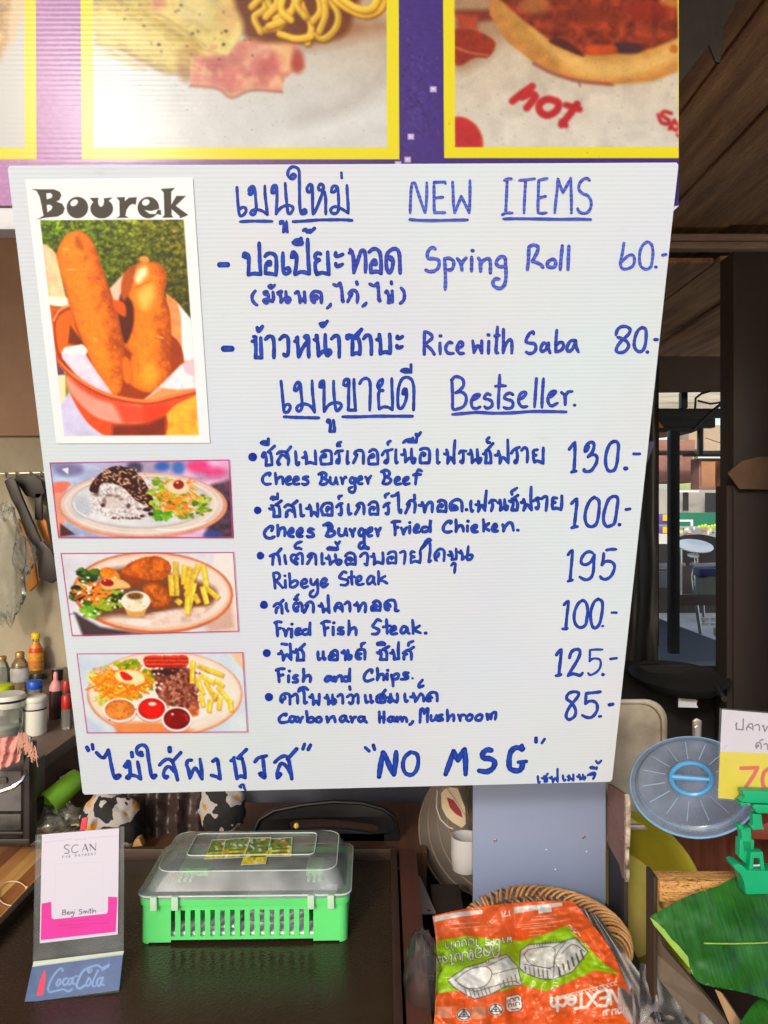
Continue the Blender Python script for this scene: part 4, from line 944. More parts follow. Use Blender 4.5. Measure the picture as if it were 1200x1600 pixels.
def paint_plate_fried(c):
    q = [(95.5, 865), (364.5, 863.5), (372.5, 986), (113, 993)]
    rnd = random.Random(5)
    c.view(80, 855, 3.934)
    c.poly([(0, 0), (1200, 0), (1200, 570), (0, 570)], (216, 216, 226), tex=(160, 0.08, 2))
    c.poly([(1000, 30), (1150, 30), (1170, 520), (1000, 540)], (236, 222, 220), soft=30)
    c.poly([(140, 400), (300, 490), (560, 530), (200, 560)], (84, 70, 74), soft=20); c.poly([(940, 470), (1110, 350), (1130, 500), (980, 530)], (206, 176, 164), soft=40)
    c.line([(60, 420), (160, 405)], 6, (90, 90, 100), op=.7)
    c.ell(625, 280, 495, 252, (198, 120, 80), soft=6, rot=2); c.ell(627, 276, 478, 238, (226, 186, 160), soft=8, rot=2); c.ell(628, 272, 460, 224, (232, 220, 212), soft=16, rot=2)
    for k in range(5): c.ring(628, 274, 450 - k*16, 220 - k*9, 2.5, (186, 150, 130), rot=2, op=.4)
    c.poly('300,180 500,120 760,170 1000,250 980,360 800,440 600,440 420,420 260,420', (104, 62, 40), smooth=True, soft=40, op=.85)
    c.poly('560,420 760,380 980,360 900,460 620,470', (222, 196, 186), soft=24, tex=(30, .2, 3))
    # fried pieces
    fr = dict(smooth=True, soft=5, tex=(22, 0.42, 6), rough=8)
    c.poly('300,140 360,125 420,170 410,200 330,195', (232, 136, 36), smooth=True, soft=6, tex=(12, .3, 1))
    c.poly('435,140 520,80 620,55 700,75 740,130 700,190 600,205 500,185 440,180', (216, 122, 24), rim=(22, (156, 74, 14), .8), **fr)
    c.poly('560,245 620,210 700,230 740,300 730,350 680,380 610,370 570,320', (194, 112, 34), rim=(20, (120, 62, 18), .8), **fr)
    c.poly('430,160 500,180 560,200 530,240 470,220', (150, 80, 30), smooth=True, soft=10)
    # greens, carrot, mayo
    greens(c, rnd, 230, 175, 75, 40, 40, [(60, 84, 28), (90, 120, 36), (40, 60, 22)]); greens(c, rnd, 170, 280, 50, 40, 26, [(70, 80, 36), (44, 56, 24), (100, 120, 50)])
    greens(c, rnd, 320, 320, 130, 75, 90, [(52, 66, 26), (78, 106, 30), (120, 150, 44), (38, 44, 26), (160, 184, 60)])
    greens(c, rnd, 240, 400, 45, 30, 26, [(110, 170, 50), (70, 120, 40), (150, 190, 70)]); greens(c, rnd, 320, 350, 50, 30, 18, [(170, 180, 50), (130, 160, 40)])
    shreds(c, rnd, 255, 270, 100, 60, 40, [(232, 128, 30), (224, 110, 16), (244, 150, 60)], w=9)
    for i in range(26): c.ell(rnd.uniform(150, 440), rnd.uniform(180, 440), 10, 7, (236, 232, 236), soft=4)
    c.poly('300,215 330,190 420,195 480,230 480,250 420,255 330,262', (236, 200, 140), smooth=True, soft=5, rim=(12, (200, 150, 90), .6)); c.ell(345, 218, 40, 22, (158, 30, 22), soft=4, rot=8); c.ell(330, 205, 8, 5, (250, 200, 190), soft=3)
    # tub
    c.ell(540, 460, 80, 22, (236, 226, 222), soft=12, op=.8)
    c.poly('432,330 470,420 520,432 570,425 605,330', (206, 156, 96), soft=4); c.poly('440,350 470,400 560,400 600,350', (226, 190, 130), soft=12, op=.7)
    c.ell(520, 332, 90, 62, (222, 214, 202), soft=4); c.ell(520, 330, 78, 52, (236, 226, 196), soft=5, tex=(26, 0.3, 8)); c.ell(515, 300, 50, 22, (128, 92, 52), soft=16, tex=(12, .4, 2))
    c.ring(520, 331, 86, 58, 5, (250, 248, 246), op=.9)
    fries(c, [((762, 90), (775, 300)), ((735, 170), (745, 300)), ((815, 110), (815, 230)), ((850, 120), (830, 260)), ((905, 110), (830, 300)), ((880, 220), (838, 420)), ((930, 110), (960, 260)), ((955, 250), (1030, 315)), ((930, 240), (960, 350)), ((880, 290), (910, 345)), ((840, 300), (835, 410)), ((770, 320), (800, 350))], 34)
    for i in range(26): c.line([(rnd.uniform(600, 960), rnd.uniform(390, 430)), (rnd.uniform(600, 960), rnd.uniform(390, 430))], 4, (240, 226, 220), op=.3)
    c.blur(1, 1); c.contrast(1.2, 1.08, .74); c.noise(60, .12, 7); c.noise(6, 0.12, 19); c.view(0, 0, 1); border(c, q, (176, 48, 116))

def paint_plate_steak(c):
    q = [(120.5, 1022), (379, 1020), (386.5, 1143.5), (136.5, 1145)]
    rnd = random.Random(8)
    c.view(110, 1010, 4.138)
    c.poly([(0, 0), (1200, 0), (1200, 600), (0, 600)], (206, 218, 238), tex=(160, 0.08, 2))
    c.poly([(1030, 40), (1150, 40), (1150, 200)], (226, 196, 166), soft=8); c.poly([(40, 400), (300, 600), (90, 600)], (196, 204, 226), soft=30)
    c.ell(610, 310, 505, 280, (216, 160, 130), soft=6); c.ell(610, 304, 492, 268, (236, 212, 196), soft=8); c.ell(610, 300, 470, 250, (238, 228, 220), soft=16)
    for k in range(6): c.ring(610, 302, 462 - k*14, 246 - k*8, 2.5, (200, 164, 140), op=.45)
    c.poly([(280, 490), (600, 490), (800, 540), (700, 600), (300, 580)], (226, 148, 96), soft=30)
    # salad
    greens(c, rnd, 210, 200, 90, 70, 50, [(206, 206, 90), (176, 190, 66), (226, 220, 150), (206, 170, 190)]); greens(c, rnd, 380, 120, 90, 25, 24, [(150, 160, 40), (110, 140, 30), (190, 180, 60)]); greens(c, rnd, 500, 230, 50, 70, 34, [(170, 170, 30), (130, 146, 30), (206, 196, 60)])
    greens(c, rnd, 330, 310, 140, 40, 40, [(190, 190, 50), (150, 160, 50)]); greens(c, rnd, 215, 350, 50, 40, 20, [(220, 206, 130), (180, 190, 90)])
    shreds(c, rnd, 330, 250, 175, 100, 150, [(240, 156, 44), (232, 134, 26), (250, 184, 84), (222, 120, 20)], ln=(60, 140), w=9)
    c.poly('290,180 330,155 420,155 470,185 480,225 440,245 340,235 300,215', (244, 230, 190), smooth=True, soft=5, rim=(14, (214, 180, 110), .5)); c.poly('320,170 350,165 400,200 390,218 345,215', (206, 44, 26), smooth=True, soft=6)
    # sausage
    c.poly('475,75 520,58 620,60 740,58 765,95 740,130 640,140 520,140 480,120', (206, 64, 40), smooth=True, soft=5, rough=5, tex=(16, .3, 3))
    for k in range(11):
        x = 485 + k * 25
        for j in range(3):
            y = 72 + j * 24; c.line([(x, y), (x + 11, y - 11), (x + 22, y)], 5, (244, 130, 90), smooth=False, op=.8); c.line([(x, y + 3), (x + 11, y + 12), (x + 22, y + 3)], 5, (120, 24, 18), smooth=False, op=.7)
    # chopped steak
    c.poly('520,150 760,140 800,240 830,400 800,440 740,400 620,380 560,310 550,220', (146, 90, 76), smooth=True, soft=8, rough=10, tex=(26, 0.45, 6))
    c.poly('530,150 700,140 680,180 560,190', (56, 38, 34), smooth=True, soft=14, op=.8)
    for i in range(320):
        x = rnd.gauss(690, 75); y = rnd.gauss(270, 75)
        if 545 < x < 835 and 150 < y < 450: c.ell(x, y, rnd.uniform(6, 15), rnd.uniform(5, 11), rnd.choice([(176, 116, 96), (120, 66, 56), (200, 146, 124), (150, 92, 76), (100, 54, 46)]), rot=rnd.uniform(0, 180), soft=4, op=.85)
    c.poly('775,380 820,395 830,440 790,455 770,430', (190, 116, 76), smooth=True, soft=10, tex=(14, .4, 2))
    for i in range(14): c.ell(rnd.uniform(540, 590), rnd.uniform(140, 320), 9, 6, (244, 236, 226), soft=4)
    fries(c, [((790, 95), (788, 240)), ((820, 120), (900, 160)), ((870, 140), (990, 190)), ((840, 185), (930, 240)), ((815, 200), (860, 310)), ((870, 225), (940, 350)), ((930, 215), (990, 260)), ((950, 260), (1040, 370)), ((840, 310), (860, 390)), ((905, 345), (895, 425)), ((965, 330), (960, 410)), ((1030, 340), (1040, 420)), ((940, 300), (930, 340))], 30)
    for cx, cy, rx, ry, col, dk in ((320, 412, 112, 78, (220, 142, 76), (176, 100, 46)), (525, 405, 100, 80, (206, 44, 20), (150, 24, 12)), (688, 470, 98, 80, (132, 28, 30), (86, 16, 20))):
        c.ell(cx, cy + 10, rx * 1.0, ry * 1.0, (196, 160, 150), soft=6); c.ell(cx, cy, rx, ry, (238, 224, 222), soft=4); c.ell(cx, cy - 2, rx * .86, ry * .84, dk, soft=6); c.ell(cx, cy, rx * .82, ry * .78, col, soft=12, tex=(40, .2, 3)); c.ring(cx, cy, rx * .96, ry * .95, 4, (252, 246, 246), op=.8)
    c.ell(530, 372, 26, 12, (250, 226, 220), soft=6); c.ell(660, 438, 10, 8, (240, 200, 200), soft=5); c.line([(745, 440), (758, 480)], 8, (206, 120, 110), op=.7)
    for i in range(18): c.ell(rnd.gauss(320, 45), rnd.gauss(412, 28), 6, 4, (166, 92, 40), soft=3)
    c.blur(1, 1); c.contrast(1.2, 1.08, .74); c.noise(60, .12, 7); c.noise(6, 0.12, 29); c.view(0, 0, 1); border(c, q, (190, 70, 140))

for nm, cor, fn, lab in (('plate_photo', [(77, 722.5), (359, 717.5), (365, 841), (90.5, 841)], paint_plate_rice, 'pink bordered photo of dark glazed fish on white rice beside salad'),
                         ('plate_photo', [(94, 863.5), (366, 862), (374, 987.5), (111.5, 994.5)], paint_plate_fried, 'pink bordered photo of battered fish, chips and a white sauce tub on a plate'),
                         ('plate_photo', [(119, 1020.5), (380.5, 1018.5), (388, 1145), (135, 1146.5)], paint_plate_steak, 'pink bordered photo of chopped steak, red sausage and three sauce tubs on a plate')):
    o = flat_print(nm, BF.up(0.0010), cor, 300, 140, fn, matte, gain=0.78)
    tag(o, lab, 'photo print', 'plate photographs on the menu board')

# ---------------------------------------------------------------- vinyl banner above
NF = Frame(P(600, 100, 0.892), (1, 0, 0), (0, 0, 1))
def paint_banner(c):
    rnd = random.Random(12)
    def basec(x, y):
        t = np.clip((x - 60) / 560, 0, 1)[:, None]
        a = np.array((186, 132, 186)) * (1 - t) + np.array((70, 48, 128)) * t  # violet pales to lilac leftwards: sheen on the vinyl put into the colour
        n = fbm(x / 6, y / 6, 3, 2)[:, None]
        return a * (0.93 + 0.14 * n)
    c.poly([(-200, -200), (1300, -200), (1300, 500), (-200, 500)], basec)
    for i in range(200):      # blocky print artefacts in the violet strip
        x = rnd.gauss(650, 16); y = rnd.gauss(150, 50)
        if 626 < x < 688: c.poly([(x, y), (x + 5, y), (x + 5, y + 5), (x, y + 5)], rnd.choice([(58, 38, 108), (76, 54, 138), (84, 62, 142)]), op=.6)
    for x, y in ((672, 135), (637, 209), (632, 245), (617, 252)): c.poly([(x, y), (x + 10, y), (x + 10, y + 9), (x, y + 9)], (196, 180, 226), soft=2); c.poly([(x+2, y+2), (x + 7, y+2), (x + 7, y + 6), (x+2, y + 6)], (222, 214, 244), soft=2)
    Y = (236, 222, 30)
    # left panel
    c.poly([(-200, -200), (55, -200), (57, 249), (-200, 249)], Y); L1 = [(-200, -200), (37, -200), (39, 231), (-200, 231)]
    c.poly(L1, (206, 206, 204)); c.clip(L1)
    c.poly([(-100, -100), (40, -100), (20, 20), (14, 60), (0, 95), (-100, 120)], (206, 170, 120), soft=14, tex=(14, .3, 1)); c.poly([(18, 0), (40, -10), (28, 50), (14, 80)], (226, 200, 160), soft=8)
    c.clip(None)
    # pasta panel
    c.poly([(124, -200), (622, -200), (624, 249), (128, 249)], Y)
    M1 = [(143, -200), (603, -200), (605.5, 231), (146, 231)]
    c.poly(M1, (205, 206, 206)); c.clip(M1)
    c.view(110, 0, 2.264)
    def plate(x, y):
        t = np.clip((x - 500) / 700, 0, 1)[:, None]; u = np.clip(1 - y / 420, 0, 1)[:, None]
        a = np.array((206, 208, 208)) * (1 - t * u) + np.array((178, 152, 120)) * t * u
        return a * (0.97 + 0.06 * fbm(x / 5, y / 5, 3, 2))[:, None]
    c.poly([(0, -400), (1200, -400), (1200, 560), (0, 560)], plate)
    c.poly('760,60 1000,60 1180,90 1000,140 860,170 780,170', (150, 104, 72), soft=60, op=.7)
    c.line([(1200, 300), (1080, 400), (900, 460), (700, 520)], 60, (222, 222, 222), soft=60, op=.6); c.line([(1150, 200), (1000, 360), (800, 420)], 50, (176, 170, 164), soft=60, op=.5)
    # creamy sauce left
    c.poly('60,-200 640,-200 640,60 600,130 560,190 480,200 430,250 350,262 270,232 180,180 90,150', (204, 186, 104), smooth=False, soft=18, tex=(60, 0.3, 4))
    c.poly('60,60 200,70 420,170 500,200 400,240 250,170 90,110', (222, 206, 136), smooth=True, soft=30, op=.8)
    c.line([(180, 178), (260, 215), (330, 255), (420, 262)], 12, (146, 108, 66), op=.55, soft=14); c.line([(250, 30), (360, 110), (470, 170)], 14, (150, 120, 60), soft=16, op=.55)
    c.line([(90, 150), (190, 178), (250, 220)], 8, (130, 96, 60), op=.45, soft=10)
    c.poly('380,180 460,170 440,270 400,290 380,250', (150, 106, 60), smooth=True, soft=26, op=.6)
    # ham
    c.poly('425,205 480,195 555,192 600,140 720,130 800,150 832,240 760,272 748,322 640,315 570,342 520,310 425,302', (202, 136, 122), smooth=False, soft=6, tex=(40, 0.2, 3), rim=(8, (226, 190, 150), .7))
    c.poly('640,180 700,150 740,180 700,200 640,290 620,310 615,240', (226, 190, 160), smooth=True, soft=30, op=.7); c.poly('720,150 780,160 770,260 740,240', (230, 200, 140), smooth=True, soft=20, op=.7)
    c.ell(500, 235, 50, 30, (172, 92, 96), soft=40, op=.6); c.ell(700, 225, 45, 40, (176, 84, 90), soft=40, op=.6); c.ell(805, 220, 22, 40, (150, 50, 40), soft=20, op=.7); c.ell(560, 280, 40, 30, (186, 104, 106), soft=34, op=.6); c.ell(650, 250, 30, 40, (182, 96, 100), soft=34, op=.5)
    c.line([(425, 304), (520, 314), (570, 346), (640, 320), (748, 325)], 9, (150, 84, 62), op=.7, soft=8)
    # top ham slice in sauce
    c.poly('250,-100 700,-100 660,20 620,90 555,192 470,170 420,110 290,50', (214, 198, 128), smooth=False, soft=8, tex=(50, 0.22, 5), rim=(10, (236, 222, 160), .6))
    c.ell(560, 60, 40, 60, (206, 166, 120), soft=40, op=.6); c.ell(440, 30, 60, 60, (226, 216, 170), soft=50, op=.7); c.ell(310, 15, 30, 20, (196, 120, 110), soft=24, op=.7); c.line([(260, 40), (330, 60), (420, 120), (480, 165)], 9, (146, 110, 60), op=.5, soft=10)
    for i in range(26): c.ell(rnd.uniform(160, 700), rnd.uniform(0, 210), rnd.uniform(3, 6), rnd.uniform(2, 5), (92, 66, 36), soft=4, op=.8)
    for x, y in ((260, 93), (313, 157), (432, 118), (542, 157), (392, 18), (550, 110)): c.ell(x, y, 6, 5, (60, 44, 26), soft=4)
    # folds of noodle and cream under the ham
    for k in range(46):
        x = rnd.uniform(60, 420); y = rnd.uniform(-20, 200) - max(0, 120 - x) * .3; l = rnd.uniform(60, 150)
        c.line([(x, y), (x + l * .5, y + l * .16 + rnd.uniform(-10, 10)), (x + l, y + l * .5)], rnd.uniform(8, 16), rnd.choice([(230, 212, 146), (204, 182, 104), (220, 198, 124), (180, 152, 84)]), soft=12, op=.4)
    for k in range(30):
        c.ell(rnd.uniform(430, 800), rnd.uniform(150, 310), rnd.uniform(8, 24), rnd.uniform(6, 14), rnd.choice([(176, 92, 92), (222, 168, 150), (190, 110, 104), (232, 196, 160)]), soft=12, op=.4, rot=rnd.uniform(0, 180))
    # spaghetti
    c.poly('600,-60 1000,-60 1000,60 960,130 830,150 640,140 610,80', (112, 62, 30), smooth=True, soft=26)
    sp = ['640,-60 690,20 650,60 672,112', '690,-60 706,20 762,44 742,92 690,104', '760,-80 794,20 724,66', '790,-60 826,40 852,92 838,150', '820,-60 930,20 944,84 902,134 858,122', '900,-60 950,10 1040,52 1102,20 1094,-60', '920,-40 1000,22 1062,30 1094,-20', '700,92 766,62 806,-20', '640,24 700,-40', '860,-60 884,30 858,74', '720,-60 730,10 690,60', '770,-60 744,30 780,70', '880,-60 902,40 880,110', '740,120 800,136 850,128', '840,-60 800,10 830,60']
    for k, s_ in enumerate(sp):
        pt = parse(s_)[0][1]; sh = rnd.uniform(.86, 1.04)
        c.line([(p[0] + 4, p[1] + 5) for p in pt], 28, (120, 74, 20), op=.7, soft=8); c.line(pt, 23, tuple(v * sh for v in (222, 176, 56)), soft=5); c.line([(p[0] - 4, p[1] - 4) for p in pt], 8, (246, 222, 130), op=.7, soft=7)
    for i in range(40): c.ell(rnd.uniform(90, 1110), rnd.uniform(300, 500), 3, 2, (150, 146, 140), soft=3, op=.6)
    c.blur(1); c.contrast(1.06, 1.1, .62); c.noise(46, 0.10, 71); c.noise(14, 0.05, 72); c.noise(3, 0.05, 3); c.clip(None); c.view(0, 0, 1)
    # hot pizza panel
    c.poly([(691, -200), (1300, -200), (1300, 247), (694, 247)], Y)
    R1 = [(709, -200), (1057.5, -200), (1060.5, 230), (711, 230)]
    c.poly(R1, (212, 204, 190)); c.clip(R1); c.view(620, 0, 2.609)
    def paperc(x, y):
        t = np.clip((y - 50) / 500, 0, 1)[:, None]
        return (np.array((196, 176, 148)) * (1 - t) + np.array((214, 208, 196)) * t) * (0.93 + 0.14 * fbm(x / 50, y / 50, 4, 4))[:, None]
    c.poly([(200, -500), (1200, -500), (1200, 650), (200, 650)], paperc)
    c.poly('230,-100 420,-100 470,40 440,150 330,260 230,270', (158, 116, 84), smooth=True, soft=60, op=.7)
    c.poly('230,130 300,115 390,160 400,195 370,235 320,235 240,265', (150, 50, 26), smooth=True, soft=9, tex=(30, .25, 3)); c.line([(232, 190), (300, 215), (370, 225)], 9, (206, 120, 86), op=.7); c.poly('230,40 400,40 420,80 330,90 230,60', (120, 50, 26), soft=24); c.poly('240,60 330,60 330,120 250,120', (170, 66, 40), soft=20)
    c.poly('380,-200 1200,-200 1200,270 1040,330 860,345 700,320 560,255 450,170 380,60', (206, 150, 72), smooth=False, soft=12, tex=(70, 0.22, 6), rim=(40, (186, 112, 54), .6))
    c.poly('560,120 620,190 760,240 900,250 1060,220 1150,160 1150,230 1000,300 840,320 700,280', (226, 182, 104), smooth=True, soft=36, op=.8)
    c.line([(560, 260), (640, 300), (740, 330), (880, 345)], 16, (150, 76, 60), op=.8, soft=8); c.line([(742, 335), (748, 352)], 6, (140, 60, 50), op=.8); c.line([(880, 345), (1040, 335), (1150, 280)], 8, (196, 160, 90), soft=10, op=.6)
    c.poly('420,-200 1200,-200 1200,130 1060,190 980,215 760,225 640,175 500,70 400,-20', (140, 54, 28), smooth=False, soft=14, tex=(34, 0.5, 2))
    c.poly('620,170 680,160 760,220 740,225', (84, 38, 32), smooth=True, soft=10); c.poly('890,175 990,180 985,215 910,215', (76, 46, 44), smooth=True, soft=14); c.poly('770,190 880,185 890,215 800,222', (196, 78, 24), smooth=True, soft=16)
    c.ell(560, 20, 60, 36, (166, 96, 50), soft=30); c.ell(1020, 40, 90, 40, (150, 46, 26), soft=40, op=.8); c.ell(760, 60, 120, 40, (120, 46, 22), soft=40, op=.7); c.line([(1090, 0), (1150, 20)], 36, (206, 130, 60), soft=20, op=.8); c.ell(1130, 200, 20, 18, (186, 110, 40), soft=8)
    R = (186, 44, 46)
    c.ell(250, 590, 104, 116, (206, 110, 60), soft=6); c.ell(248, 592, 100, 114, R, soft=6)
    # lettering on the paper
    c.strokes('552,352 512,380 472,412; 512,396 545,382 565,392 552,412 530,440; @30 650,412 612,405 582,425 585,455 615,470 650,452 660,425 650,412; 735,425 708,462 672,508; @26 690,428 745,446; @22 672,495 690,512', 30, R, soft=8)
    c.strokes('1118,462 1090,455 1080,470 1108,490 1105,505 1078,498 1066,468; 1132,490 1112,525; 1132,498 1150,510 1140,530 1120,520; 1145,550 1150,555', 15, R, soft=8)
    for i in range(40): c.line([(0, 0), (0, 0)], 1, R) if False else c.ell(rnd.uniform(250, 1140), rnd.uniform(300, 590), rnd.uniform(2, 5), 2, (120, 110, 100), soft=3, op=.6)
    c.blur(1); c.noise(50, 0.14, 14); c.noise(4, 0.10, 13); c.clip(None); c.view(0, 0, 1)
    for i in range(60): c.ell(rnd.uniform(0, 1060), rnd.uniform(0, 250), rnd.uniform(.6, 1.6), rnd.uniform(.5, 1.2), (120, 112, 100), soft=1.2, op=.45)

vinyl = print_mat('vinyl_banner_print', rough=0.20, spec=0.13, coat=0.0, bump=(52, 0.06, 0.0006))
bn = flat_print('vinyl_banner', NF, [(-70, -60), (1060.5, -60), (1060.5, 321), (-70, 321)], 1000, 340, paint_banner, vinyl, gain=0.62)
tag(bn, 'glossy violet vinyl banner printed with yellow framed food pictures, stretched above the menu board', 'banner')
bk = MB(); q0 = NF.w(-70, -60); q1 = NF.w(1060.5, 321)
bk.box((q0.x, q0.y + 0.0012, q1.z), (q1.x, q0.y + 0.0032, q0.z))
b_ = bk.build('backing', mat('banner_back', hexa(190, 190, 196), 0.6), None); b_.parent = bn; b_.matrix_parent_inverse = bn.matrix_world.inverted()
rl = MB(); a = NF.w(-90, 322); b = NF.w(1049, 357)
rl.box((a.x, 0.895, b.z), (b.x, 0.925, a.z))
tag(rl.build('banner_rail', mat('white_aluminium', hexa(196, 196, 200), 0.4, nscale=20, namt=0.15), bevel=0.003), 'whitish aluminium rail along the bottom hem of the food banner', 'rail')
ft = MB(); ft.prism([P(1046, 322, .893), P(1061, 321, .893), P(1050, 332, .893)], (0, 0.0015, 0))
tag(ft.build('folded_hem', mat('white_vinyl', hexa(222, 222, 230), 0.5)), 'small white folded vinyl corner at the right end of the banner rail', 'hem corner')
scr = MB(); c0 = P(3, 340, .8935); scr.lathe([(0.004, 0), (0.004, 0.002), (0.001, 0.003)], c0, (0, -1, 0), 12)
# ---------------------------------------------------------------- the stall round the board
def structure(mb, name, m, **k):
    return tag(mb.build(name, m, **k), kind='structure')
dark_brown = mat('old_dark_wood', hexa(52, 36, 26), 0.7, nscale=6, namt=0.5, bump=0.3, bscale=40, stretch=(8, 1, 8))
structure(MB().box((-60, -60, -0.2), (60, 90, 0)), 'ground', mat('worn_concrete', (0.50, 0.49, 0.46), 0.85, nscale=2.5, namt=0.35, bump=0.4))
# plank roof running away from the street
def roof_mat():
    m = bpy.data.materials.new('brown_plank_roof'); m.use_nodes = True
    N = m.node_tree.nodes; L = m.node_tree.links; b = N['Principled BSDF']
    tc = N.new('ShaderNodeTexCoord')
    mp = N.new('ShaderNodeMapping'); mp.inputs['Scale'].default_value = (9, 0.8, 9)
    L.new(tc.outputs['Object'], mp.inputs[0])
    n = N.new('ShaderNodeTexNoise'); n.inputs['Scale'].default_value = 1.4; n.inputs['Detail'].default_value = 9; n.inputs['Roughness'].default_value = 0.7
    L.new(mp.outputs[0], n.inputs[0])
    r = N.new('ShaderNodeValToRGB')
    r.color_ramp.elements[0].position = 0.30; r.color_ramp.elements[0].color = (*hexa(122, 86, 58), 1)
    r.color_ramp.elements[1].position = 0.72; r.color_ramp.elements[1].color = (*hexa(246, 192, 132), 1)
    e = r.color_ramp.elements.new(0.52); e.color = (*hexa(204, 148, 98), 1)
    L.new(n.outputs[0], r.inputs[0]); L.new(r.outputs[0], b.inputs['Base Color'])
    n2 = N.new('ShaderNodeTexNoise'); n2.inputs['Scale'].default_value = 90; n2.inputs['Detail'].default_value = 4
    L.new(tc.outputs['Object'], n2.inputs[0])
    bp = N.new('ShaderNodeBump'); bp.inputs['Strength'].default_value = 0.5; bp.inputs['Distance'].default_value = 0.01
    L.new(n2.outputs[0], bp.inputs['Height']); L.new(bp.outputs[0], b.inputs['Normal'])
    b.inputs['Roughness'].default_value = 0.75
    return m
rm = MB(); rnd = random.Random(4)
x = -3.2
while x < 3.6:                                   # planks and gaps, one roof
    w = rnd.uniform(0.16, 0.30); z = 2.715 + rnd.uniform(-0.012, 0.012)
    rm.box((x, 1.02, z), (x + w - rnd.uniform(0.004, 0.02), 3.02, z + 0.02)); x += w
x = -3.2
while x < 3.6:
    w = rnd.uniform(0.2, 0.36); z = 2.60 + rnd.uniform(-0.012, 0.012)
    rm.box((x, 3.12, z), (x + w - rnd.uniform(0.004, 0.03), 5.15, z + 0.02)); x += w
rm.box((-3.4, 0.35, 2.755), (3.7, 5.25, 2.77))
rm.box((-3.4, 0.35, 2.745), (3.7, 1.0, 2.754))
tag(rm.build('plank_roof', roof_mat()), 'brown plank roof of the stall with dark gaps, above the banner', 'roof')
rf = MB()
for X in (0.95, 1.62, -1.4):
    rf.tube([(X, 1.03, 2.70), (X + .02, 2.0, 2.697), (X + .01, 3.0, 2.70)], 0.007, 6)
bm_ = mat('grey_brown_timber', hexa(214, 182, 156), 0.55, nscale=8, namt=0.35, stretch=(1, 12, 12), bump=0.2)
a = P(1040, 366, 3.05); b = P(1500, 388, 3.05)
mb = MB(); mb.box((-3.2, 3.05, b.z), (3.4, 3.10, b.z + 0.027)); mb.box((-3.2, 3.042, b.z + 0.030), (3.4, 3.11, a.z))
tag(mb.build('roof_beam', bm_, bevel=0.003), 'pale grey brown timber beam crossing under the plank roof', 'beam')
structure(MB().box((0.2, 2.2, 0.0), (4, 11, 0.004)), 'aisle_floor', mat('dark_floor_grey', hexa(58, 54, 52), .6, nscale=4, namt=.4))  # dark grey floor sheet laid over the paler ground
# torn black sheet hanging from the roof beside the banner
mb = MB(); tr = [(1040, -60), (1165, -60), (1146, 15), (1130, 42), (1131, 70), (1125, 98), (1118, 96), (1108, 70), (1085, 100), (1066, 124), (1040, 160)]
mb.pprism(tr, 1.28, 0.004)
tag(mb.build('torn_sheet', mat('black_brown_tarp', hexa(46, 38, 32), 0.6, nscale=14, namt=0.5, bump=0.5, bscale=25)), 'torn dark tarp scrap hanging from the roof beside the banner', 'tarp')
# side and rear walls
wallm = mat('stained_wall', hexa(160, 150, 132), 0.8, nscale=2.2, col2=hexa(128, 116, 100), bump=0.15)
def stained(name, a, b, rough=0.8, sc=1.2):
    return mat(name, a, rough, nscale=sc, col2=b, bump=0.2, bscale=18)
structure(MB().box((-3.2, 2.45, 0.0), (-0.34, 2.53, 1.80)), 'kitchen_wall', stained('grey_beige_plaster', hexa(176, 166, 142), hexa(142, 130, 110), sc=2.4))
tag(MB().box((-3.2, 2.43, 1.80), (-0.34, 2.50, 2.60)).build('upper_wall', stained('brown_upper_wall', hexa(168, 134, 110), hexa(130, 100, 82), sc=1.6)), 'browner upper part of the kitchen wall, above the grey part', 'wall panel')  # upper part of the kitchen wall, in a darker brown
structure(MB().box((-0.338, 2.58, 0.0), (0.80, 2.64, 2.595)), 'rear_wall', stained('dim_plaster', hexa(136, 124, 108), hexa(104, 92, 80), sc=2.0))
structure(MB().box((-3.3, -0.2, 0), (-3.2, 5.2, 2.65)), 'side_wall', wallm)
structure(MB().box((0.73, 1.22, 0), (1.25, 1.30, 2.6)), 'added_shade_panel', dark_brown)  # unseen panel added to keep the sun out of the interior
mb = MB(); mb.box((P(1146, 0, 1.95).x, 1.95, 0.2), (2.9, 2.03, 2.235)); mb.box((P(1136, 0, 1.95).x, 1.952, 0.2), (P(1146, 0, 1.95).x, 2.02, 1.62)); 
tag(mb.build('wood_partition', mat('dark_red_brown_board', hexa(50, 36, 27), 0.7, nscale=3, col2=hexa(40, 29, 22), bump=0.2, stretch=(6, 1, 1)), bevel=0.004), 'tall dark brown wooden partition behind the price card', 'partition')
# dark screen panel that backs the counter below the board
structure(MB().box((-0.34, 1.78, 0.3), (0.335, 1.82, 1.12)), 'counter_back', mat('slate_grey_board', hexa(92, 94, 102), 0.55, nscale=5, namt=0.25))
mb = MB(); mb.box((-0.338, 1.70, 0.9), (-0.36 + 0.13, 1.779, 1.14)); 
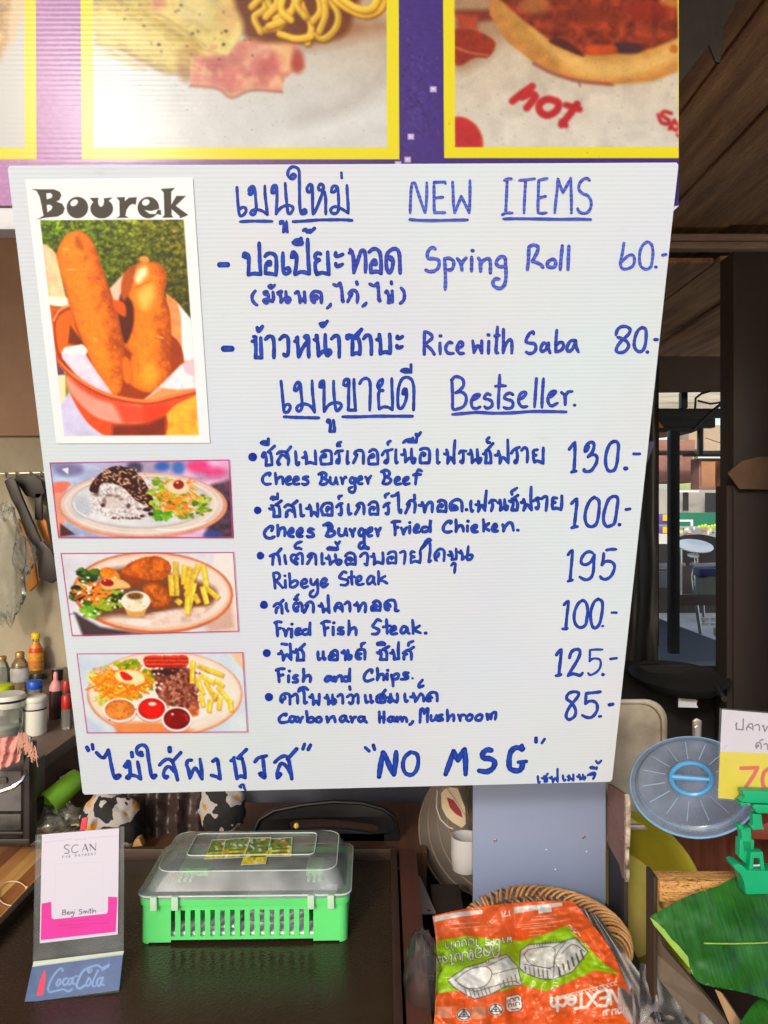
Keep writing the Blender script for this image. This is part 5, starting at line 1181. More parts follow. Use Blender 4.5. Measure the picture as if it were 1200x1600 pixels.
# brown plastic sheet sagging between the two cow print cloths
def sheet(name, corners, D, m, nu, nv, amp, seed, lab, cat, thick=0.002, kx=3.0, ky=2.0, octs=4):
    """a hanging sheet with folds; corners in photo pixels, D = depth per corner"""
    U, V = quad_uv(corners, nu, nv); Dd, _ = quad_uv([(d, 0) for d in D], nu, nv)
    A, B = np.meshgrid(np.linspace(0, 1, nu), np.linspace(0, 1, nv))
    Dd = Dd + amp * (fbm(A * kx * 2, B * ky * 2, seed, octs) - 0.5) * 2 + amp * 0.5 * np.sin(A * kx * 9 + B * 2)
    pts_ = np.stack([(U - 600) / F * Dd, Dd, CAMZ - (V - 800) / F * Dd], -1).reshape(-1, 3)
    k = len(pts_); back = pts_ + np.array([0, thick, 0])
    f = [tuple(q) for q in grid_faces(nu, nv)]
    f += [tuple(i + k for i in reversed(q)) for q in grid_faces(nu, nv)]
    ed = [j for j in range(nu)] + [i * nu + nu - 1 for i in range(1, nv)] + [(nv-1) * nu + j for j in range(nu - 2, -1, -1)] + [i * nu for i in range(nv - 2, 0, -1)]
    f += [(ed[i], ed[i] + k, ed[(i+1) % len(ed)] + k, ed[(i+1) % len(ed)]) for i in range(len(ed))]
    mb = MB(); mb.add(pts_.tolist() + back.tolist(), f)
    return tag(mb.build(name, m, smooth=True, angle=70), lab, cat)
black_plastic = mat('black_plastic_sheet', hexa(40, 40, 44), 0.35, nscale=9, namt=0.5, bump=0.6, bscale=22)
sheet('plastic_curtain', [(915, 380), (1030, 430), (1028, 1120), (900, 1120)], [2.3, 2.35, 2.3, 2.2], mat('charcoal_sheet', hexa(44, 42, 42), 0.5, nscale=5, namt=0.4, bump=0.4, bscale=12), 40, 40, 0.03, 3, 'dark charcoal plastic curtain hanging behind the right edge of the menu board', 'curtain', kx=2.4)
sheet('plastic_cover', [(190, 1215), (330, 1215), (335, 1330), (200, 1330)], [1.56, 1.6, 1.52, 1.5], mat('brown_plastic_sheet', hexa(70, 56, 50), 0.4, nscale=6, namt=0.35, bump=0.4, bscale=14), 30, 30, 0.02, 8, 'brown plastic cover between the two cow print cloths', 'cover')

# ---------------------------------------------------------------- counter: slatted board, dark tray, cabinet
def strip_wood():
    m = bpy.data.materials.new('strip_wood'); m.use_nodes = True
    N = m.node_tree.nodes; L = m.node_tree.links; b = N['Principled BSDF']
    tc = N.new('ShaderNodeTexCoord'); sp = N.new('ShaderNodeSeparateXYZ'); L.new(tc.outputs['Object'], sp.inputs[0])
    mu = N.new('ShaderNodeMath'); mu.operation = 'MULTIPLY'; mu.inputs[1].default_value = 36.0; L.new(sp.outputs['X'], mu.inputs[0])
    fl = N.new('ShaderNodeMath'); fl.operation = 'FLOOR'; L.new(mu.outputs[0], fl.inputs[0])
    yy = N.new('ShaderNodeMath'); yy.operation = 'MULTIPLY_ADD'; yy.inputs[1].default_value = 3.1
    wn0 = N.new('ShaderNodeTexWhiteNoise'); wn0.noise_dimensions = '1D'; L.new(fl.outputs[0], wn0.inputs['W'])
    L.new(sp.outputs['Y'], yy.inputs[0]); L.new(wn0.outputs['Value'], yy.inputs[2])
    fy = N.new('ShaderNodeMath'); fy.operation = 'FLOOR'; L.new(yy.outputs[0], fy.inputs[0])
    cb = N.new('ShaderNodeCombineXYZ'); L.new(fl.outputs[0], cb.inputs[0]); L.new(fy.outputs[0], cb.inputs[1])
    w2 = N.new('ShaderNodeTexWhiteNoise'); w2.noise_dimensions = '2D'; L.new(cb.outputs[0], w2.inputs['Vector'])
    r = N.new('ShaderNodeValToRGB'); el = r.color_ramp.elements
    el[0].color = (*hexa(150, 92, 50), 1); el[1].color = (*hexa(250, 214, 140), 1); r.color_ramp.interpolation = 'CONSTANT'
    for p, c in ((0.2, (214, 150, 84)), (0.45, (236, 178, 100)), (0.62, (176, 112, 60)), (0.78, (246, 196, 118))):
        e = el.new(p); e.color = (*hexa(*c), 1)
    el[-1].position = 0.9
    L.new(w2.outputs['Value'], r.inputs[0])
    mp = N.new('ShaderNodeMapping'); mp.inputs['Scale'].default_value = (60, 4, 4); L.new(tc.outputs['Object'], mp.inputs[0])
    n = N.new('ShaderNodeTexNoise'); n.inputs['Scale'].default_value = 2; n.inputs['Detail'].default_value = 6; L.new(mp.outputs[0], n.inputs[0])
    mx = N.new('ShaderNodeMix'); mx.data_type = 'RGBA'; mx.blend_type = 'OVERLAY'; mx.inputs[0].default_value = 0.45
    L.new(r.outputs[0], mx.inputs['A']); L.new(n.outputs['Fac'], mx.inputs['B']); L.new(mx.outputs['Result'], b.inputs['Base Color'])
    b.inputs['Roughness'].default_value = 0.4
    return m
ctr = empty('counter', (-0.4, 1.2, 0.86), 'low counter with a striped strip wood top, under the dark serving tray', 'counter')
mb = MB(); mb.box((-1.2, 0.62, 0.872), (0.01, 1.452, 0.896))
mb.build('top', strip_wood(), ctr, bevel=0.002)
mb = MB(); mb.box((-1.2, 0.66, 0.0), (0.005, 1.44, 0.872)); mb.build('body', dark_brown, ctr)
def tray_mat():
    m = mat('dark_textured_plastic', hexa(58, 45, 33), 0.24, nscale=3, namt=0.35, spec=0.3)
    N = m.node_tree.nodes; L = m.node_tree.links; b = N['Principled BSDF']
    tc = N.new('ShaderNodeTexCoord'); v = N.new('ShaderNodeTexVoronoi'); v.inputs['Scale'].default_value = 210
    L.new(tc.outputs['Object'], v.inputs[0])
    bp = N.new('ShaderNodeBump'); bp.inputs['Strength'].default_value = 0.22; bp.inputs['Distance'].default_value = 0.0012
    L.new(v.outputs['Distance'], bp.inputs['Height']); L.new(bp.outputs[0], b.inputs['Normal'])
    return m
tm = tray_mat()
tx0, tx1, ty0, ty1 = -0.585, 0.012, 0.66, 1.385
ty = empty('serving_tray', ((tx0 + tx1) / 2, 1.0, 0.897), 'large dark brown glossy serving tray carrying the green basket', 'tray')
mb = MB(); mb.box((tx0, ty0, 0.8965), (tx1, ty1, 0.9005)); mb.build('base', tm, ty)
mb = MB()
for (p0, p1) in (((tx0 - .012, ty0), (tx0, ty1)), ((tx1, ty0), (tx1 + .012, ty1)), ((tx0 - .012, ty1), (tx1 + .012, ty1 + .012))):
    mb.box((p0[0], p0[1], 0.8968), (p1[0], p1[1], 0.921))
mb.build('rim', mat('dark_brown_plastic', hexa(62, 44, 36), 0.35, nscale=12, namt=0.3), ty, bevel=0.003)
# red brown cabinet side right of the tray
mb = MB()
cab = mat('red_brown_laminate', hexa(92, 52, 40), 0.4, nscale=4, namt=0.25, stretch=(1, 6, 1))
cb = empty('cabinet', (0.05, 1.0, 0.0), 'red brown laminate cabinet side right of the dark tray', 'cabinet')
MB().box((0.028, 0.6, 0.0), (0.060, 1.40, 0.915)).build('side_panel', cab, cb, bevel=0.0015)
MB().box((0.0605, 0.6, 0.0), (0.082, 1.18, 0.846)).build('ledge', cab, cb, bevel=0.0015)
mb = MB(); mb.box((0.0605, 1.115, 0.8465), (0.095, 1.118, 0.852)); mb.build('edge_trim', mat('worn_white_edge', hexa(180, 170, 164), 0.5), cb)
# black perforated strip / rack behind
def perforated(name, quad, lab):
    mb = MB(); mb.slab(quad, (0, 0.3, -1), 0.003)
    return tag(mb.build(name, speck), lab, 'metal strip')
def speck_mat():
    m = mat('grey_perforated_metal', hexa(150, 146, 140), 0.4, metal=0.3)
    N = m.node_tree.nodes; L = m.node_tree.links; b = N['Principled BSDF']
    tc = N.new('ShaderNodeTexCoord'); v = N.new('ShaderNodeTexVoronoi'); v.inputs['Scale'].default_value = 55; L.new(tc.outputs['Object'], v.inputs[0])
    r = N.new('ShaderNodeValToRGB'); r.color_ramp.elements[0].position = 0.12; r.color_ramp.elements[1].position = 0.2
    r.color_ramp.elements[0].color = (0.02, 0.02, 0.02, 1); r.color_ramp.elements[1].color = (*hexa(150, 146, 140), 1)
    L.new(v.outputs['Distance'], r.inputs[0]); L.new(r.outputs[0], b.inputs['Base Color'])
    return m
speck = speck_mat()
def PZ(u, v, z):
    """point of the horizontal plane at height z seen at photo pixel u,v"""
    D = F * (CAMZ - z) / (v - 800.0)
    return P(u, v, D)
perforated('perforated_strip', [PZ(644, 1378, .88), PZ(656, 1368, .88), PZ(681, 1426, .88), PZ(648, 1428, .88)], 'grey perforated metal strip lying beside the cabinet and the stacked plates')
perforated('perforated_strip', [PZ(618, 1355, .9), PZ(648, 1350, .9), PZ(649, 1358, .9), PZ(626, 1361, .9)], 'small grey perforated metal strip by the black chair back')
MB_ = MB(); MB_.box((0.085, 1.0, 0.3), (0.137, 1.36, 0.868)); MB_.box((0.1375, 1.0, 0.3), (0.42, 1.72, 0.812)); structure(MB_, 'back_bench', mat('dark_bench', hexa(50, 42, 38), 0.5, nscale=6, namt=0.4))
MB_ = MB(); MB_.box((-1.25, 1.456, 0.3), (0.084, 1.70, 0.885)); structure(MB_, 'rear_bench', mat('reddish_wood_bench', hexa(110, 76, 56), 0.5, nscale=6, namt=0.45, stretch=(20, 2, 1)))
# clear rubber loop lying on the strip wood
lp = []
for k in range(28):
    w = 2 * math.pi * k / 28; lp.append(PZ(20 + 24 * math.cos(w), 1396 + 19 * math.sin(w), 0.8985))
mb = MB(); mb.tube(lp, 0.0009, 6, closed=True); mb.tube([PZ(42, 1388, .8985), PZ(38, 1402, .899), PZ(22, 1440, .8985), PZ(6, 1470, .899), PZ(-8, 1498, .8985)], 0.0010, 6)
mb.lathe([(0.002, 0), (0.003, 0.002), (0.001, 0.004)], PZ(42, 1388, .897), (0, 0, 1), 10)
tag(mb.build('cable_loop', mat('pale_plastic_cord', hexa(214, 196, 170), 0.35), smooth=True), 'thin pale plastic cord with a loop, lying on the striped wood', 'cord')

# ---------------------------------------------------------------- payment stand
DL, DR = 1.045, 1.066
TL, TR = P(55, 1305, 1.055), P(194, 1292, 1.076)
BL, BR = P(51, 1506, DL), P(193, 1490, DR)
exx = (TR - TL); eyy = (TL - BL)
SF = Frame(BL, BR - BL, (TL - BL))
stand = empty('payment_stand', tuple(P(120, 1530, 1.03)), 'clear acrylic stand holding the scan for payment card, blue drinks panel at its foot', 'sign stand')
acr = clear_mat('clear_acrylic', tint=(0.88, 0.91, 0.93), haze=0.10, gloss=0.25)
def local_slab(fr, corners, h0, h1, name, m, par):
    mb = MB(); q = [fr.w(u, v, h0) for u, v in corners]; mb.slab(q, fr.n, h1 - h0)
    return mb.build(name, m, par)
local_slab(SF, [(55, 1305), (194, 1292), (193, 1490), (51, 1506)], -0.0030, -0.0006, 'back_sheet', acr, stand)
card = print_mat('card_print', rough=0.5)
def paint_card(c):
    c.C[:] = np.array((224, 220, 240)) / 255
    c.view(0, 1280, 5)
    c.poly('325,660 400,645 405,770 420,782 830,738 842,725 845,605 918,610 905,880 318,945', (236, 60, 168), soft=4, tex=(120, .06, 2))
    ik = (62, 62, 84)
    c.strokes('@3 350,183 560,155; @3 690,147 925,128', 3, (190, 186, 206))
    c.strokes('600,155 590,160 600,166 610,160 615,155; 622,160 630,152 638,160 646,154; 650,160 660,152 668,160 676,152', 2, (170, 166, 190))
    c.strokes('540,205 522,200 505,212 508,228 530,238 540,255 525,268 505,265;@5 610,205 590,200 568,215 560,240 570,260 592,262 610,250; @3 640,255 665,195!; @8 665,195 685,248; @3 648,235 678,230; @3 705,248 702,195!; @8 702,195 745,242!; @3 745,242 750,185', 6, ik, soft=3)
    for i, ch in enumerate('FOR PAYMENT'):
        if ch == ' ': continue
        x = 488 + i * 25; y = 300 - i * 2.6
        g = {'F': '0,14 0,0! 10,0; 0,7 7,7', 'O': '5,0 0,7 5,14 10,7 5,0', 'R': '0,14 0,0! 9,2 8,7 0,7! 9,14', 'P': '0,14 0,0! 9,2 8,7 0,8', 'A': '0,14 5,0! 10,14; 2,9 8,9', 'Y': '0,0 5,7! 10,0; 5,7 5,14', 'M': '0,14 1,0! 5,9! 9,0! 10,14', 'E': '10,0 0,0! 0,14! 10,14; 0,7 7,7', 'N': '0,14 0,0! 10,14! 10,0', 'T': '0,0 10,0; 5,0 5,14'}[ch]
        for ww, pts in parse(g): c.line([(p[0]*1.1 + x, p[1]*1.1 + y - 12, p[2]) for p in pts], 3, (110, 108, 130), soft=3)
    # square outline that held the code
    c.strokes('440,350 800,335! 800,700! 838,696; 430,350 430,755; @2 432,755 805,712', 2, (206, 202, 222))
    # name line in script
    c.strokes('485,745 492,712!; 488,714 508,708 512,720 492,728! 514,728 510,744 486,746; 524,738 540,730 536,722 526,732 530,744 545,740; 552,742 556,724! 556,734 568,722 570,740; 580,722 576,748 566,760 556,758; 585,708 587,706;'
              '640,708 626,704 618,716 636,724 636,738 618,742; 650,736 652,720! 664,718 664,734! 676,716 680,732; 690,718 690,734; 693,708 695,706; 706,698 704,732 712,732; 700,712 716,709; 724,698 724,732! 734,714 744,712 748,728', 5, (70, 60, 84), soft=3)
    rnd = random.Random(2)
    for y0, x0, x1 in ((795, 540, 700), (828, 460, 840), (848, 540, 680)):
        x = x0
        while x < x1:
            l = rnd.uniform(6, 22); yy = y0 - (x - 540) * 0.06
            c.line([(x, yy), (x + l, yy - 1)], 4, (190, 40, 130), smooth=False, soft=4, op=.8); x += l + 7
cd = flat_print('payment_card', SF.up(0.0004), [(65.5, 1304), (186, 1294), (184, 1460), (62, 1474)], 190, 250, paint_card, card, gain=0.72)
tag(cd, 'white and magenta payment card headed SCAN, slipped into the clear acrylic stand', 'payment card')
# foot panel
FP = Frame(P(40, 1566, 0.984), P(186, 1547, 1.003) - P(40, 1566, 0.984), P(50, 1511, 1.035) - P(40, 1566, 0.984))
def paint_foot(c):
    c.C[:] = np.array((96, 118, 152)) / 255
    c.view(0, 1280, 5)
    c.noise(60, 0.10, 5)
    c.poly('343,1180 356,1182 354,1262 336,1372 284,1380 308,1275 332,1205', (236, 84, 104), soft=4)
    c.strokes('@15 492,1186 480,1166 450,1182 402,1250 376,1318 386,1350 422,1345 462,1335 500,1330 532,1346 562,1328; @16 452,1260 440,1288 452,1302 474,1274 466,1250 452,1260;@16 524,1242 502,1250 490,1280 502,1296 524,1284;@16 566,1240 542,1250 530,1280 545,1292 565,1262 574,1238; @14 574,1240 568,1284 584,1286;@11 586,1228 606,1224;'
              '@18 686,1184 672,1168 640,1200 606,1268 600,1308 625,1322 664,1298;@16 690,1160 760,1142 800,1162 852,1136;@12 700,1170 690,1200 712,1190 716,1172;@15 694,1240 672,1288 690,1302 710,1270 698,1240;@15 766,1180 732,1252 722,1300 742,1304;@16 792,1236 766,1250 756,1288 775,1302 798,1252;@14 806,1236 792,1290 812,1294; @12 800,1180 850,1150', 16, (132, 164, 206), soft=4)
fp = flat_print('foot_panel', FP, [(50, 1511), (192, 1492), (186, 1547), (38, 1567)], 200, 80, paint_foot, print_mat('foot_print', rough=0.35), None)
fp.parent = stand; fp.matrix_parent_inverse = stand.matrix_world.inverted() if False else Matrix.Translation(-Vector(stand.location))
mb = MB(); mb.slab([FP.w(50, 1511, -.0004), FP.w(192, 1492, -.0004), FP.w(186, 1547, -.0004), FP.w(38, 1567, -.0004)], -FP.n, 0.003); mb.build('foot', acr, stand)
mb = MB(); p0 = P(52, 1505, 1.04); p1 = P(193, 1488, 1.064)
mb.slab([p0, p1, p1 + Vector((0, -.004, -.005)), p0 + Vector((0, -.004, -.005))], (0, 1, 1), 0.002); mb.build('fold_edge', mat('bright_acrylic_edge', hexa(190, 200, 180), 0.15), stand)

# ---------------------------------------------------------------- green slotted basket with clear lid
gx0, gx1 = P(221, 0, 1.125).x, P(541, 0, 1.118).x
gy0, gy1 = 1.118, 1.285
gz = 0.9012
GB = empty('slotted_basket', ((gx0 + gx1) / 2, (gy0 + gy1) / 2, gz), 'bright green slotted plastic basket under a clear hinged lid, standing on the dark tray', 'basket')
gm = mat('green_plastic', hexa(96, 214, 118), 0.32, nscale=10, namt=0.10, bump=0.05)
gm_in = gm
rot = Matrix.Rotation(math.radians(1.2), 3, 'Z'); gc = Vector(((gx0 + gx1) / 2, (gy0 + gy1) / 2, 0))
def G(p): return rot @ (Vector(p) - gc) + gc
def gslab(mb, x0, x1, z0, z1, y, th, taper=0.0):
    mb.add([G(p) for p in ((x0, y, z0), (x1, y, z0), (x1, y, z1), (x0, y, z1), (x0, y + th, z0), (x1, y + th, z0), (x1, y + th, z1), (x0, y + th, z1))], [(0,1,2,3),(7,6,5,4),(0,4,5,1),(1,5,6,2),(2,6,7,3),(3,7,4,0)])
def roundrect(x0, y0, x1, y1, r, z, n=5):
    out = []
    for cx, cy, a0 in ((x1 - r, y0 + r, -90), (x1 - r, y1 - r, 0), (x0 + r, y1 - r, 90), (x0 + r, y0 + r, 180)):
        for k in range(n + 1):
            w = math.radians(a0 + 90 * k / n); out.append(G((cx + r * math.cos(w), cy + r * math.sin(w), z)))
    return out
def loft(mb, rings, cap0=True, cap1=True):
    n = len(rings[0]); v = [p for r in rings for p in r]; f = []
    for i in range(len(rings) - 1):
        for k in range(n): f.append((i*n + k, i*n + (k+1) % n, (i+1)*n + (k+1) % n, (i+1)*n + k))
    if cap0: f.append(tuple(range(n - 1, -1, -1)))
    if cap1: f.append(tuple((len(rings)-1)*n + k for k in range(n)))
    mb.add(v, f)
gh = 0.066
# body: corner posts, bottom band, top band, bars between slots
mb = MB()
xs0, xs1 = gx0 + 0.041, gx1 - 0.047
nsl = 15; pitch = (xs1 - xs0) / nsl
for yy, th in ((gy0, 0.003), (gy1 - 0.003, 0.003)):
    gslab(mb, gx0 + .012, xs0 + pitch*.30, gz + 0.002, gz + gh, yy, th)
    gslab(mb, xs1 - pitch*.30, gx1 - .012, gz + 0.002, gz + gh, yy, th)
    gslab(mb, xs0 + pitch*.30, xs1 - pitch*.30, gz + 0.050, gz + gh, yy, th)
    gslab(mb, xs0 + pitch*.30, xs1 - pitch*.30, gz + 0.0055, gz + 0.0105, yy, th)
    for k in range(1, nsl):
        xx = xs0 + k * pitch; gslab(mb, xx - pitch * .27, xx + pitch * .27, gz + 0.0105, gz + 0.050, yy, th)
for xx in (gx0, gx1 - 0.003):
    mb.add([G(p) for p in ((xx, gy0 + .012, gz + .002), (xx + .003, gy0 + .012, gz + .002), (xx + .003, gy1 - .012, gz + .002), (xx, gy1 - .012, gz + .002), (xx, gy0 + .012, gz + gh), (xx + .003, gy0 + .012, gz + gh), (xx + .003, gy1 - .012, gz + gh), (xx, gy1 - .012, gz + gh))], [(0,3,2,1),(4,5,6,7),(0,1,5,4),(1,2,6,5),(2,3,7,6),(3,0,4,7)])
for cx, cy, a0 in ((gx1 - .012, gy0 + .012, -90), (gx1 - .012, gy1 - .012, 0), (gx0 + .012, gy1 - .012, 90), (gx0 + .012, gy0 + .012, 180)):
    o_, i_ = [], []
    for k in range(7):
        w = math.radians(a0 + 15 * k); o_.append((cx + .012 * math.cos(w), cy + .012 * math.sin(w))); i_.append((cx + .009 * math.cos(w), cy + .009 * math.sin(w)))
    v = [G((*p, gz)) for p in o_ + i_] + [G((*p, gz + gh)) for p in o_ + i_]; f = []
    for k in range(6): f += [(k, k+1, k+15, k+14), (k+7, k+21, k+22, k+8), (k+14, k+15, k+22, k+21), (k, k+7, k+8, k+1)]
    mb.add(v, f)
mb.build('body', gm, GB, smooth=True, angle=35)
mb = MB(); loft(mb, [roundrect(gx0 + .004, gy0 + .004, gx1 - .004, gy1 - .004, .012, gz + .0056), roundrect(gx0 + .004, gy0 + .004, gx1 - .004, gy1 - .004, .012, gz + .0076)]); mb.build('floor', gm, GB)
mb = MB(); loft(mb, [roundrect(gx0 - .003, gy0 - .003, gx1 + .003, gy1 + .003, .015, gz + .058), roundrect(gx0 - .004, gy0 - .004, gx1 + .004, gy1 + .004, .016, gz + .068), roundrect(gx0 + .001, gy0 + .001, gx1 - .001, gy1 - .001, .013, gz + .068), roundrect(gx0 + .002, gy0 + .002, gx1 - .002, gy1 - .002, .012, gz + .0585)], False, False)
mb.build('rim', gm, GB, smooth=True, angle=30)
lidm = clear_mat('frosted_lid', tint=(0.90, 0.93, 0.92), haze=0.25, hazecol=(0.70, 0.78, 0.78), gloss=0.26, rough=0.14)
mb = MB(); zl = gz + .0685
R_ = [(-.005, .0, .016), (-.005, .006, .016), (.004, .008, .018), (.012, .022, .02), (.018, .032, .022), (.030, .036, .02)]
rings = [roundrect(gx0 + a, gy0 + a * .9, gx1 - a, gy1 - a * .6, r, zl + h) for a, h, r in R_]
rings += [roundrect(gx0 + .052, gy0 + .052, gx1 - .052, gy1 - .030, .010, zl + .0362), roundrect(gx0 + .0545, gy0 + .0545, gx1 - .0545, gy1 - .0325, .010, zl + .0385), roundrect(gx0 + .058, gy0 + .058, gx1 - .058, gy1 - .036, .008, zl + .0364)]
loft(mb, rings, False, True)
lid = mb.build('lid', lidm, GB, smooth=True, angle=28)
mb = MB(); edg = mat('milky_edge_highlight', hexa(196, 212, 204), .25)  # pale tubes stand in for highlights along the lid edges
for a, b_, c_, r, h, w in ((-.005, -.0045, -.003, .016, .0045, .0012), (.018, .0162, .0108, .022, .0322, .0008), (.0545, .0545, .0325, .010, .0386, .0009)):
    mb.tube(roundrect(gx0 + a, gy0 + b_, gx1 - a, gy1 - c_, r, zl + h), w, 6, closed=True)
mb.build('lid_edge_highlight', edg, GB, smooth=True)
lt = mat('milky_clip', hexa(176, 206, 180), 0.35)
for u in (240, 273, 484, 515):
    xx = P(u, 0, gy0 - .004).x; mb = MB(); mb.add([G(p) for p in ((xx - .005, gy0 - .0095, gz + .054), (xx + .005, gy0 - .0095, gz + .054), (xx + .005, gy0 - .004, gz + .054), (xx - .005, gy0 - .004, gz + .054), (xx - .005, gy0 - .0095, zl + .006), (xx + .005, gy0 - .0095, zl + .006), (xx + .005, gy0 - .002, zl + .006), (xx - .005, gy0 - .002, zl + .006))], [(0,3,2,1),(4,5,6,7),(0,1,5,4),(1,2,6,5),(2,3,7,6),(3,0,4,7)])
    mb.build('latch', lt, GB, bevel=0.001)
# things inside: white sachets, an added dark filler, green rear wall blocks, and flat seasoning stickers on the lid
mb = MB()
rnd = random.Random(3)
for k in range(22):
    x0 = rnd.uniform(gx0 + .09, gx1 - .06); y0 = rnd.uniform(gy0 + .008, gy1 - .05); z0 = gz + .010 + rnd.uniform(0, .024) * (x0 - gx0) / .3
    mb.box((x0, y0, z0), (x0 + .045, y0 + .03, z0 + .004), Matrix.Rotation(rnd.uniform(-.5, .5), 3, 'Z') @ Matrix.Rotation(rnd.uniform(-.3, .3), 3, 'Y'))
mb.box((gx0 + .04, gy0 + .005, gz + .0078), (gx1 - .05, gy0 + .035, gz + .014))
lb = MB(); lb.box((gx0 + .012, gy1 - .022, gz + .010), (gx1 - .012, gy1 - .006, gz + .062))
lb.box((gx0 + .012, gy0 + .075, gz + .010), (gx1 - .06, gy1 - .0225, gz + .040))
tag(lb.build('dark_filler', mat('dark_filler_grey', hexa(62, 66, 64), .5, nscale=18, namt=.5), bevel=.002), 'dark grey filler box added to dim the back of the green slotted basket', 'filler box')  # added dark boxes stand in for the dim inside of the basket
ss = tag(mb.build('paper_sachets', mat('white_paper', hexa(226, 228, 236), 0.6, nscale=40, namt=0.1)), 'loose white paper sachets inside the green slotted basket', 'sachets', kind='stuff')
for nm, (ua, ub, va, vb), lab in (('rear_wall_block', (480, 506, 1305, 1328), 'small green slotted block of the basket rear wall, at its right end'), ('rear_wall_block', (285, 330, 1310, 1328), 'pale green slotted block of the basket rear wall, at its left end')):  # green slotted blocks belonging to the rear wall of the basket
    mb = MB(); D = 1.235; a = P(ua, vb, D); b = P(ub, va, D); z1_ = gz + .066
    mb.box((a.x, D - .02, gz + .052), (b.x, D + .02, z1_)); 
    for k in range(3): mb.box((a.x + .004 + k * .009, D - .045, gz + .054), (a.x + .009 + k * .009, D - .0205, gz + .059))
    tag(mb.build(nm, gm, bevel=0.003), lab, 'basket block', 'slotted blocks of the green basket')
stk = print_mat('sticker_print', rough=0.4)
KF = Frame(G((gx0, gy0 + .06, zl + .0374)), G((gx1, gy0 + .06, 0)) - G((gx0, gy0 + .06, 0)), (0, 1, 0))
def sticker(corners, seed, lab):
    def pt(c):
        rnd = random.Random(seed)
        c.C[:] = np.array((214, 220, 196)) / 255
        (a, b_, c_, d) = corners; cx = sum(p[0] for p in corners) / 4; cy = sum(p[1] for p in corners) / 4
        inner = [(cx + (p[0] - cx) * .94, cy + (p[1] - cy) * .92) for p in corners]
        c.poly(inner, (96, 130, 60), tex=(6, .6, seed))
        c.clip(inner)
        c.poly([(a[0] - 5, cy + 2), (b_[0] + 5, cy - 1), (b_[0] + 5, d[1] + 8), (a[0] - 20, d[1] + 8)], (206, 186, 30), tex=(5, .35, seed + 2))
        for i in range(26): c.ell(rnd.uniform(a[0] - 8, b_[0]), rnd.uniform(a[1], d[1]), rnd.uniform(1.5, 5), rnd.uniform(1, 2.5), rnd.choice([(226, 230, 226), (60, 90, 40), (190, 90, 40), (240, 214, 60), (226, 230, 226)]), soft=1.5, rot=rnd.uniform(-40, 40), op=.85)
        for j in range(2): c.line([(cx - 10, cy + 3 + j * 6), (cx + 12, cy + 2 + j * 6)], 2.4, (60, 120, 40), smooth=False)
        c.clip(None)
    o = flat_print('seasoning_sticker', KF.up(0.0006 + seed * 0.0002), corners, 60, 50, pt, stk)
    tag(o, lab, 'sticker', 'seasoning stickers on the clear lid')
sticker([(331, 1312), (354, 1311), (345, 1342), (319, 1343)], 1, 'narrow green and yellow seasoning sticker, first on the basket lid')
sticker([(352, 1311), (391, 1308), (382, 1340), (345, 1342)], 2, 'green seasoning sticker with a yellow lower half, next to the narrow one on the lid')
sticker([(420, 1310), (457, 1308), (455, 1338), (412, 1339)], 3, 'whitish green seasoning sticker nearest the right end of the basket lid')
sticker([(391, 1309), (424, 1308), (415, 1350), (376, 1352)], 4, 'long seasoning sticker overlapping its neighbours in the middle of the lid')
# ---------------------------------------------------------------- kitchen at the left
kc = empty('kitchen_cabinet', (-1.0, 1.95, 0.0), 'dark red brown kitchen cabinet with a stone top full of bottles and jars', 'cabinet')
MB().box((-1.6, 1.52, 1.012), (-0.708, 2.445, 1.040)).build('worktop', mat('grey_brown_stone', hexa(120, 104, 94), 0.4, nscale=30, namt=0.3), kc, bevel=0.004)
MB().box((-1.58, 1.56, 0.0), (-0.728, 2.44, 1.012)).build('side', mat('dark_red_cabinet', hexa(76, 42, 34), 0.5, nscale=4, namt=0.3, stretch=(1, 1, 5)), kc)
mb = MB()
for d in (-.008, .008): mb.lathe([(0.004, 0), (0.005, 0.004), (0.002, 0.010)], P(88 + d * 300, 1195, 1.62), (1, -.3, 0), 10)
mb = MB()
hp = [Vector((-0.727, 1.66 + t * .05, 0.955 + .004 * math.sin(3.14 * t))) + Vector((.018 * math.sin(3.14 * t), 0, 0)) for t in np.linspace(0, 1, 9)]
mb.tube(hp, 0.004, 8); mb.build('handle', mat('chrome', (0.75, 0.75, 0.75), 0.15, metal=1.0), kc, smooth=True)
WT = 1.0405
def stand_at(u, v, z=WT): return PZ(u, v, z)
def bottle(name, u, v, prof, m, lab, cat, parts=(), group='bottles and jars on the kitchen worktop'):
    b = stand_at(u, v); e = empty(name, tuple(b), lab, cat, group)
    for (pn, pr, pm) in [('body', prof, m)] + list(parts):
        mb = MB(); mb.lathe(pr, b, (0, 0, 1), 28); mb.build(pn, pm, e, smooth=True, angle=50)
    return e
def px(r, v): return r * (F * (CAMZ - WT) / (v - 800.0)) / F     # pixels -> metres at that worktop depth
glass = clear_mat('jar_glass', tint=(0.80, 0.84, 0.80), haze=0.22, hazecol=(0.6, 0.62, 0.56), gloss=0.35, rough=0.08)
amber = clear_mat('amber_plastic', tint=(0.72, 0.58, 0.40), haze=0.30, hazecol=(0.56, 0.44, 0.28), gloss=0.3, rough=0.1)
white_enamel = mat('white_plastic', hexa(226, 226, 214), 0.3, nscale=12, namt=0.08)
black_edge = mat('black_edge', hexa(36, 32, 30), 0.4)
yel = mat('yellow_plastic', hexa(238, 200, 24), 0.35)
redp = mat('red_plastic', hexa(178, 40, 34), 0.35); pinkp = mat('pink_plastic', hexa(224, 150, 150), 0.35)
darks = mat('dark_sauce', hexa(54, 34, 32), 0.2); gold = mat('gold_cap', hexa(186, 142, 82), 0.35, metal=0.4)
